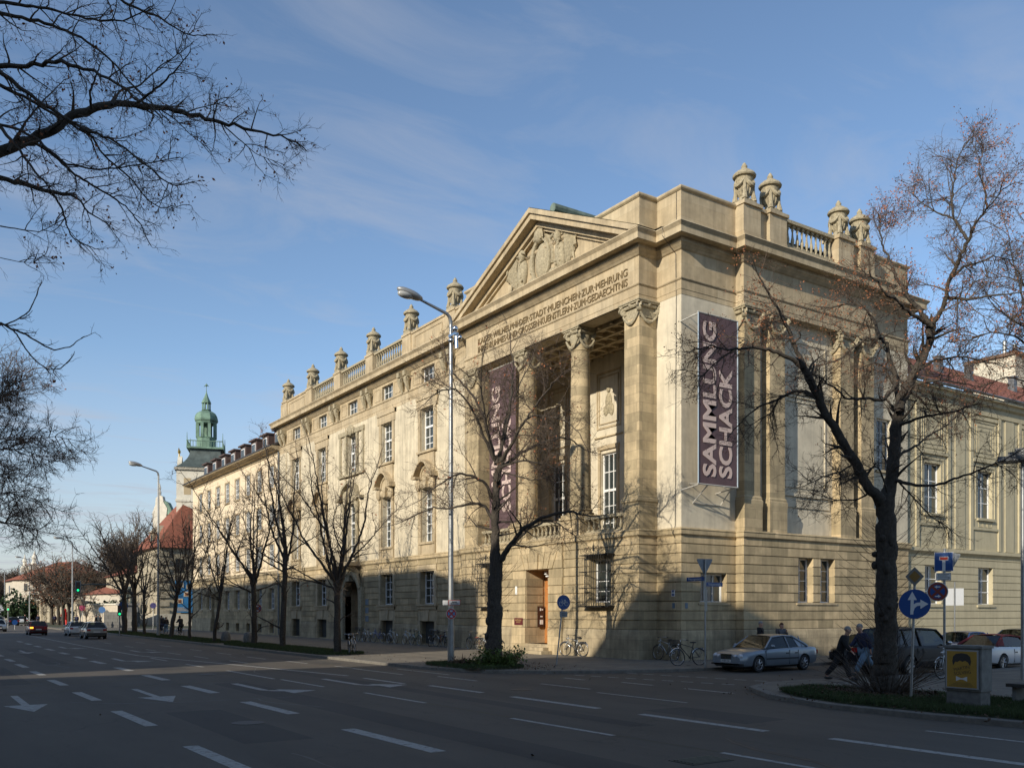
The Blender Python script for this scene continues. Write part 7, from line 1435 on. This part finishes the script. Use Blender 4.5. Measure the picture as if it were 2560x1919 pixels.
    b=MB(); b.box(xf-.03,-.26,.40,xf+.035,.26,.51); p=b.build('number_plate',PLT,T,local=True)
    if plate:
        t=text(plate,.10,TRIM,'plate_lettering',p,Matrix(((0,0,1,xf+.037),(1,0,0,0),(0,1,0,.455),(0,0,0,1))),.001); t.location=(0,0,0)
    b=MB(); b.box(xf-.2,-fw*.98,.30,xf-.0,fw*.98,.36); b.build('bumper_lip',TRIM,T,local=True)
    xr=xs[0]; rw=np.interp(xr+.06,xs,[t[4] for t in st]); zr=np.interp(xr+.06,xs,[t[2] for t in st])
    for s in(-1,1):
        b=MB(); b.box(xr-.005,s*(rw-.18)-.14,zr-.22,xr+.14,s*(rw-.18)+.14,zr-.06) 
        b.build('tail_light',(mat('indicator_orange_lit',(1,.35,.03),.4,emit=3) if (ind and s>0) else TLR),T,local=True)
    b=MB(); b.box(xr-.02,-.26,zr-.36,xr+.05,.26,zr-.25); b.build('number_plate',PLT,T,local=True)
    if rear_strip: b=MB(); b.box(xr-.03,-rw*.95,.38,xr+.1,rw*.95,.52); b.build('bumper',TRIM,T,local=True)
    # wheels
    for wx in K['wx']:
        for s in(-1,1):
            yc=s*(np.interp(wx,xs,[t[4] for t in st])-.12); b=MB(); k=24; prof=[(r*.66,-.10),(r*.9,-.11),(r*.985,-.085),(r,-.04),(r,.04),(r*.985,.085),(r*.9,.11),(r*.66,.10)]
            o=len(b.v)
            for q,yy in prof:
                for j in range(k): a=2*PI*j/k; b.v.append((wx+math.cos(a)*q,yc+yy,r+math.sin(a)*q))
            for i in range(len(prof)-1):
                for j in range(k): b.f.append((o+i*k+j,o+i*k+(j+1)%k,o+(i+1)*k+(j+1)%k,o+(i+1)*k+j))
            w=b.build('wheel',RUB,T,smooth=40,local=True); b=MB(); yo=yc+s*.085
            b.tube([(wx,yc-.08*s,r),(wx,yc-.02*s,r)],r*.68,20)
            for j in range(7):
                a=2*PI*j/7; b.tube([(wx+math.cos(a)*r*.1,yo,r+math.sin(a)*r*.1),(wx+math.cos(a)*r*.64,yo,r+math.sin(a)*r*.64)],[.035,.03],5)
            b.tube([(wx+math.cos(a)*r*.66,yo,r+math.sin(a)*r*.66) for a in np.linspace(0,2*PI,25)],.018,5); b.ball((wx,yo,r),.055,.03,.055); b.build('rim',ALU,w,smooth=40,local=True)
    return T
def cars():
    sil=paint('silver_paint',(.24,.28,.32)); 
    car('sedan','parked_car','silver four door saloon with round headlamps parked by the corner kerb',sil,(28.75,24.6,0),PI,(.955,.97,.98),'M·BR 150',round_lamps=True)
    car('hatch','parked_car','small dark car with its headlights towards us behind the silver saloon',paint('dark_blue_paint',(.012,.014,.022)),(35.4,24.5,0),PI,.97,'M·ET 82')
    car('suv','parked_car','big black off roader parked behind the corner tree trunk',mat('black_paint',(.006,.006,.009),.5,0,.3),(31.45,20.0,0),0,1,rear_strip=True)
    car('cabrio','parked_car','white convertible with a dark red soft top right of the yellow poster',paint('white_pearl_paint',(.58,.59,.60),.3,.05),(37.8,20.05,0),0,1,roofm=mat('red_soft_top',(.13,.018,.02),.85))
    car('sedan','parked_car','blue car whose roof shows between the black and the white car',paint('mid_blue_paint',(.02,.05,.16)),(43.0,24.6,0),PI,.95)
    car('sedan','parked_car','grey blue car at the right edge behind the red soft top',paint('grey_blue_paint',(.05,.07,.10)),(48.3,24.6,0),PI,1.0)
    car('hatch','moving_car','dark red hatchback with a lit orange indicator in the left lane',paint('dark_red_paint',(.17,.008,.01)),(10.9,102.3,0),PI/2,1,ind=True,rear_strip=True)
    car('hatch','moving_car','white hatchback side by side with the silver one',paint('white_paint_car',(.6,.62,.62),.3,.05),(13.75,97.2,0),PI/2,.98)
    car('hatch','moving_car','silver hatchback, nearest of the moving cars',paint('light_silver_paint',(.30,.30,.28)),(13.55,86.0,0),PI/2,1.03,rear_strip=True)
    car('hatch','moving_car','pale oncoming car cut off by the left picture edge',sil,(9.0,122.5,0),-PI/2,1)
    wp=MATS['white_paint_car']; 
    car('sedan','distant_car','distant white car before the arcade',wp,(18.0,192,0),PI/2,1.0); car('hatch','distant_car','distant dark car left of the white one',MATS['dark_blue_paint'],(15.2,176,0),PI/2,1.0); car('sedan','distant_car','distant dark saloon at the left edge beyond the island',MATS['black_paint'],(13.6,186,0),PI/2,1.0)
cars()
# =====================================================  BICYCLES
def bike(frame,basket=None,rack_red=False,lady=False,name='bicycle'):
    T=bpy.data.objects.new(name,None); COL.objects.link(T); r=.34; wb=1.06
    for s,nm in ((1,'front'),(-1,'rear')):
        c=Vector((s*wb/2,0,r)); b=MB(); b.tube([(c.x+math.cos(a)*r,0,r+math.sin(a)*r) for a in np.linspace(0,2*PI,29)],.018,6,cap=False); w=b.build('wheel',RUB,T,smooth=True,local=True)
        b=MB(); b.tube([(c.x+math.cos(a)*(r-.025),0,r+math.sin(a)*(r-.025)) for a in np.linspace(0,2*PI,29)],.010,5,cap=False)
        for k in range(14): a=2*PI*k/14; b.tube([(c.x,.02*(-1)**k,r),(c.x+math.cos(a)*(r-.02),0,r+math.sin(a)*(r-.02))],.0025,3)
        b.tube([(c.x,-.05,r),(c.x,.05,r)],.02,8); b.build('rim_and_spokes',CHR,w,smooth=True,local=True)
        b=MB(); ar=np.linspace(.35,2.6,13) if s<0 else np.linspace(.5,2.1,11); b.tube([(c.x+math.cos(a)*(r+.035),0,r+math.sin(a)*(r+.035)) for a in ar],.02,5,flat=1.3); b.build('mudguard',CHR if not rack_red else TRIM,T,smooth=True,local=True)
    b=MB(); bb=(-.08,0,.30); hd=(.40,0,.80); ht=(.36,0,.95); st=(-.24,0,.84)
    b.tube([bb,hd],.02,7); b.tube([(.385,0,.78) ,ht],.022,7); b.tube([bb,st],.017,7); b.tube([(-.21,0,.74 if not lady else .5),(.385,0,.90 if not lady else .86)],.017,7)
    for y in (-.05,.05): b.tube([bb,(-.53,y,.34)],.011,5); b.tube([(-.22,0,.72),(-.53,y,.34)],.010,5); b.tube([(.40,y*.6,.76),(.53,y,.34)],.012,5)
    b.build('frame',frame,T,smooth=True,local=True)
    b=MB(); b.tube([ht,(.36,0,1.04)],.014,6); b.tube([(.24,-.28,1.05),(.33,-.22,1.06),(.38,0,1.05),(.33,.22,1.06),(.24,.28,1.05)],.012,6); b.ball((.46,0,.86),.04,.035,.04); b.build('handlebar',CHR,T,smooth=True,local=True)
    b=MB(); 
    for y in (-.28,.28): b.tube([(.16,y,1.045),(.26,y,1.05)],.018,6)
    b.build('grips',TRIM,T,smooth=True,local=True)
    b=MB(); b.tube([st,(-.26,0,.93)],.014,6); b.ball((-.28,0,.95),.13,.075,.035,10,6); b.ball((-.18,0,.95),.10,.03,.028,8,5); b.build('saddle',TRIM,T,smooth=True,local=True)
    b=MB(); b.tube([(-.08,-.08,.30),(-.08,.08,.30)],.02,8); b.tube([(-.08,.07,.30),(.0,.07,.16),(.06,.1,.16)],.010,5); b.tube([(-.08,-.07,.30),(-.16,-.07,.44),(-.2,-.12,.44)],.010,5); b.lathe([(.09,0),(.09,.01)],16); 
    b.build('pedals',TRIM,T,local=True)
    b=MB(); 
    for y in (-.06,0,.06): b.tube([(-.22,y,.72),(-.72,y,.72)],.008,4)
    b.tube([(-.70,-.06,.72),(-.70,.06,.72)],.008,4); b.tube([(-.68,.06,.72),(-.53,.06,.34)],.007,4); b.tube([(-.68,-.06,.72),(-.53,-.06,.34)],.007,4); b.build('rack',SR if rack_red else TRIM,T,local=True)
    if basket:
        x,z,l,w,h=basket; b=MB(); 
        for k in range(5): 
            t=k/4; zz=z+h*t; e=1+.15*t; b.tube([(x-l*e,-w*e,zz),(x+l*e,-w*e,zz),(x+l*e,w*e,zz),(x-l*e,w*e,zz),(x-l*e,-w*e,zz)],.007,4)
        for k in range(6):
            u=-l+2*l*k/5
            for s in(-1,1): b.tube([(x+u,s*w,z),(x+u*1.15,s*w*1.15,z+h)],.006,4)
        for k in range(5):
            u=-w+2*w*k/4
            for s in(-1,1): b.tube([(x+s*l,u,z),(x+s*l*1.15,u*1.15,z+h)],.006,4)
        b.box(x-l,-w,z-.005,x+l,w,z+.005); b.build('basket',mat('dark_wire',(.04,.04,.038),.6),T,local=True)
    return T
def bikes():
    fr=dict(silver=mat('silver_frame',(.5,.52,.52),.3,.7),black=mat('black_frame',(.02,.02,.022),.4),blue=mat('blue_frame',(.01,.06,.28),.35),red=mat('red_frame',(.30,.02,.02),.35),green=mat('dark_green_frame',(.015,.06,.04),.4))
    prot={'silverbasket':bike(fr['silver'],(-.5,.74,.19,.14,.2)),'black':bike(fr['black']),'silver':bike(fr['silver']),'blue':bike(fr['blue'],None,False,True),'frontbasket':bike(fr['black'],(.60,.82,.16,.17,.24),False,True),'redrack':bike(fr['black'],None,True,True),'green':bike(fr['green'])}
    used=set()
    def put(k,x,y,rz,lab,lean=.12,z=.12):
        o=prot[k] if k not in used else dup(prot[k]); used.add(k); o.location=(x,y,z); o.rotation_euler=(lean,0,rz); tag(o,lab,'bicycle','bicycles parked along the street')
    put('silverbasket',29.0,30.85,PI/2,'silver bicycle with a rear basket leaning on the building corner',-.0)
    prot['silverbasket'].location=(28.95,30.55,.12)
    put('black',27.05,27.2,PI*.93,'black bicycle with chrome forks standing by the street name post',.05)
    put('silver',27.9,36.1,PI*.60,'silver bicycle with a red rear lamp right of the entrance steps',.05)
    wx=28.35
    put('frontbasket',wx-.1,62.5,PI/2,'bicycle with a big front basket nearest the arched portal',.06); put('silver',wx-.1,61.6,PI/2,'pale bicycle just beside the one with the front basket',.06)
    put('blue',wx-.1,59.6,PI/2+.2,'blue bicycle under the second barred window from the portal',.06); put('silver',wx-.1,57.3,PI/2,'silver bicycle between the two barred basement windows',.06)
    put('silver',wx-.1,54.9,PI/2,'silver bicycle left of the last barred basement window',.06); put('green',wx-.2,53.6,-PI/2,'dark green bicycle before the last barred basement window',-.06)
    put('frontbasket',wx-.2,51.3,PI*.25,'bicycle with handlebars and basket facing the street behind the lamp post',.03); put('redrack',wx-.15,49.6,-PI/2,'black bicycle with a red rack next to the downpipe',-.06); put('black',wx-.2,50.2,-PI/2+.1,'black bicycle half hidden by the near lamp post',-.06)
    put('redrack',wx-.55,45.6,PI*.5,'dark bicycle half hidden behind the gnarled tree trunk',.03); put('silver',wx-.5,44.2,-PI/2+.2,'silver bicycle just right of the gnarled trunk',-.06); put('black',wx-.5,43.6,-PI/2,'black bicycle second to the right of the gnarled trunk',-.06)
    put('black',19.2,43.9,PI*1.38,'black bicycle propped beside the fan shaped street tree',.05,.14); put('silver',19.6,44.3,PI*1.42,'white and silver bicycle behind the black one at the fan shaped tree',.05,.14)
    g=gnd(2362,1694,.12); put('silver',g.x+.2,g.y-.1,PI*.985,'silver bicycle locked to the dead end sign post',.04)
bikes()
# =====================================================  PEOPLE
def skin(name,nodes,edges,m,parent,sub=1,root=0):
    me=bpy.data.meshes.new(name); me.from_pydata([n[:3] for n in nodes],edges,[]); o=bpy.data.objects.new(name,me); COL.objects.link(o)
    md=o.modifiers.new('s','SKIN'); md.use_smooth_shade=True
    for i,n in enumerate(nodes): me.skin_vertices[0].data[i].radius=(n[3],n[4] if len(n)>4 else n[3]); me.skin_vertices[0].data[i].use_root=(i==root)
    s=o.modifiers.new('b','SUBSURF'); s.levels=sub; s.render_levels=sub
    dg=bpy.context.evaluated_depsgraph_get(); dg.update(); m2=bpy.data.meshes.new_from_object(o.evaluated_get(dg)); bpy.data.objects.remove(o); m2.name=name; m2.materials.clear(); m2.materials.append(m)
    r=bpy.data.objects.new(name,m2); COL.objects.link(r); r.parent=parent; return r
SKN=mat('skin',(.48,.27,.19),.6)
def person(label,loc,rz,coat,legs_m,hair,h=1.72,legs=((.0,.0),(.0,.0)),arms=(0,0),stoop=0,sit=False,hairlong=False,phone=False,coatlen=.80,shoes=None,grp=None,lean=0):
    """faces +x locally. legs: (hip swing, knee bend) for left(+y) and right; arms: swing"""
    T=thing('person',label,'person',loc,rz,grp); s=h/1.75; V=Vector
    hip=V((0,0,.93)) if not sit else V((0,0,.98)); ch=hip+V((stoop*.35,0,.38)); nk=hip+V((stoop*.55+.0,0,.56)); hd=nk+V((.03+stoop*.10,0,.155)); nodes=[];E=[]
    def add(p,r,r2=None): nodes.append((p.x*s,p.y*s,p.z*s,r*s,(r2 or r)*s)); return len(nodes)-1
    P=add(hip,.11,.09); W_=add(hip+V((stoop*.15,0,.18)),.10,.08); C=add(ch,.12,.09); N1=add(nk+V((0,0,-.02)),.07); N2=add(nk+V((.015+stoop*.03,0,.045)),.075,.07); H1=add(hd+V((.01,0,-.03)),.112,.10); H2=add(hd+V((0,0,.07)),.115,.10)
    E+= [(P,W_),(W_,C),(C,N1),(N1,N2),(N2,H1),(H1,H2)]; J={}
    for sd,(sw,kb),ar in ((1,legs[0],arms[0]),(-1,legs[1],arms[1])):
        a=hip+V((0,sd*.09,-.03)); k=a+V((math.sin(sw)*.43,0,-math.cos(sw)*.43)); f=sw-kb; an=k+V((math.sin(f)*.42,0,-math.cos(f)*.42)); toe=an+V((.17,0,-.045 if kb<.3 else -.1))
        i0=add(a,.085);i1=add(k,.058);i2=add(an,.038);i3=add(toe,.03); E+=[(P,i0),(i0,i1),(i1,i2),(i2,i3)]
        sh=ch+V((stoop*.05,sd*.185,.115)); 
        if phone and sd==1: el=sh+V((.12,.03,-.26)); wr=el+V((.16,-.09,.20)); 
        elif sit: el=sh+V((.20,.03*sd,-.22)); wr=el+V((.24,-.02*sd,-.02))
        else: el=sh+V((math.sin(ar)*.28,sd*.04,-math.cos(ar)*.28)); wr=el+V((math.sin(ar+.35)*.25,-sd*.01,-math.cos(ar+.35)*.25))
        j0=add(sh,.055);j1=add(el,.042);j2=add(wr,.026); d=(wr-el).normalized(); pa=add(wr+d*.07,.028,.016); E+=[(C,j0),(j0,j1),(j1,j2),(j2,pa)]
        side=V((0,1,0)); 
        for q in range(4):
            b0=wr+d*.08+side*(.022*(q-1.5)); L_=(.055,.068,.064,.05)[q]; u=add(b0+d*L_*.5,.009);v=add(b0+d*L_+V((.012,0,-.006)),.007); E+=[(pa,u),(u,v)]
        th=add(wr+d*.045-side*sd*.035+V((.015,0,0)),.010); tt=add(wr+d*.075-side*sd*.05+V((.02,0,0)),.008); E+=[(pa,th),(th,tt)]
        J[sd]=(a,k,an,toe,sh,el,wr)
    skin('body',nodes,E,SKN,T,1)
    # face
    b=MB(); c=hd*s; rr=Matrix()
    b.ball(c+V((.092*s,0,.015*s)),.022*s,.014*s,.03*s); 
    for sd in(-1,1): b.ball(c+V((-.0,sd*.082*s,.035*s)),.02*s,.012*s,.03*s)
    fc=b.build('face',SKN,T,smooth=True,local=True); b=MB()
    for sd in(-1,1): b.ball(c+V((.078*s,sd*.032*s,.06*s)),.008*s)
    b.ball(c+V((.083*s,0,-.012*s)),.006*s,.024*s,.006*s); b.build('eyes_and_mouth',mat('dark_features',(.06,.025,.02),.5),fc,local=True)
    b=MB(); b.ball(c+V((-.02*s,0,.055*s)),.108*s,.092*s,.10*s,12,8); 
    if hairlong: b.ball(c+V((-.045*s,0,.02*s)),.085*s,.10*s,.12*s,12,8)
    b.build('hair',hair,T,smooth=True,local=True)
    # coat
    n2=[];E2=[]
    def ad(p,r,r2=None): n2.append((p.x*s,p.y*s,p.z*s,r*s,(r2 or r)*s)); return len(n2)-1
    a=ad(hip+V((0,0,-.04)),.215,.175); w=ad(hip+V((stoop*.15,0,.18)),.20,.165); c_=ad(ch+V((0,0,.03)),.235,.185); n_=ad(nk+V((-.01,0,-.01)),.11,.10); E2+=[(a,w),(w,c_),(c_,n_)]
    if coatlen>.85 and not sit: q=ad(hip+V((0,0,-.25)),.22,.18); E2.append((a,q))
    for sd in (1,-1):
        sh,el,wr=J[sd][4:7]; i=ad(sh,.105);j=ad(el,.08);k=ad(wr+(el-wr)*.05,.06); E2+=[(c_,i),(i,j),(j,k)]
    skin('coat',n2,E2,coat,T,1)
    n3=[];E3=[]
    def a3(p,r,r2=None): n3.append((p.x*s,p.y*s,p.z*s,r*s,(r2 or r)*s)); return len(n3)-1
    a=a3(hip,.18,.15)
    for sd in(1,-1):
        x,k,an,toe=J[sd][:4]; i=a3(x,.135);j=a3(k,.105);l=a3(an+(k-an)*.02,.085); E3+=[(a,i),(i,j),(j,l)]
    skin('trousers',n3,E3,legs_m,T,1)
    for sd in(1,-1):
        an,toe=J[sd][2],J[sd][3]; b=MB(); m_=(an*.45+toe*.55)*s; m_.z=min(an.z,toe.z)*s+.0; b.ball(m_+V((0,0,.015)),.15*s,.052*s,.055*s); b.build('shoe',shoes or TRIM,T,smooth=True,local=True)
    return T
def people():
    BLK=mat('black_cloth',(.012,.012,.014),.9); NAVY=mat('navy_jacket',(.02,.025,.06),.9); JEAN=mat('pale_jeans',(.13,.20,.27),.9,noise=.2,nscale=20); GREY=mat('grey_cardigan',(.10,.10,.105),.95); HG=mat('grey_hair',(.28,.26,.24),.9); HB=mat('brown_hair',(.09,.04,.02),.8); HK=mat('dark_hair',(.02,.015,.012),.8)
    p=gnd(2100,1700,.12); person('grey haired man in a black suit walking with head bowed before the corner tree',(p.x,p.y,.10),-1.2,BLK,BLK,HG,1.74,((.42,.1),(-.38,.35)),(-.35,.4),.35)
    p=gnd(2163,1692,.12); person('man in a navy jacket and pale jeans striding behind the corner tree',(p.x,p.y,.10),PI*.88,NAVY,JEAN,HG,1.80,((.55,.05),(-.5,.5)),(-.5,.5),.3)
    person('white haired man in a dark coat behind the silver saloon',(32.6,28.2,.12),-1.1,BLK,BLK,HG,1.76,((.05,0),(-.05,0)),(.1,.1)); person('brown haired woman in grey holding a phone to her ear behind the silver saloon',(33.7,27.9,.12),-2.0,GREY,BLK,HB,1.68,((.05,0),(-.05,0)),(.5,.1),0,False,True,True)
    for (x,y,lab,rz,k) in ((21.6,96.3,'cyclist in a dark jacket riding away left of the leaning tree',PI/2,0),(21.2,87.2,'cyclist in black riding away right of the leaning tree',PI/2+.15,1)):
        B=bike(MATS['black_frame'],name='bicycle'); B.location=(x,y,.12); B.rotation_euler=(0,0,rz); tag(B,'dark bicycle ridden by the cyclist '+('left of' if k==0 else 'right of')+' the leaning tree','bicycle','bicycles being ridden')
        person(lab,(x-.26*math.cos(rz),y-.26*math.sin(rz),.12),rz,BLK,BLK if k else NAVY,HK,1.75,((1.2,1.3),(.75,.85)),(0,0),.5,True)
    p=(22.3,97.5); person('woman in dark clothes walking beside the left cyclist',(p[0],p[1],.12),PI/2,BLK,JEAN,HB,1.66,((.2,0),(-.2,.2)),(.2,-.2),0,False,True)
    for i,(px,d,lab) in enumerate(((137,150,'far pedestrian in black, left of the three before the arcade'),(145,148,'far pedestrian in black, second before the arcade'),(158-8+2,146,'far pedestrian beside the red sculpture'),(95,150,'far pedestrian near the third lamp post'),(240,125,'far cyclist in black, left of the pair on the lawn edge'),(250,124,'far cyclist in black, right of the pair on the lawn edge'),(192,135,'far pedestrian in dark clothes right of the third lamp'),(63,160,'far pedestrian behind the parked white car'))):
        p=atd(px,1528,d); person(lab,(p.x,p.y,.12),PI*.6+i,BLK if i%3 else NAVY,BLK,HK,1.74,((.2,.05),(-.2,.1)),(.2,-.2),0,False,i%2==0,False,.8,None,None)
people()
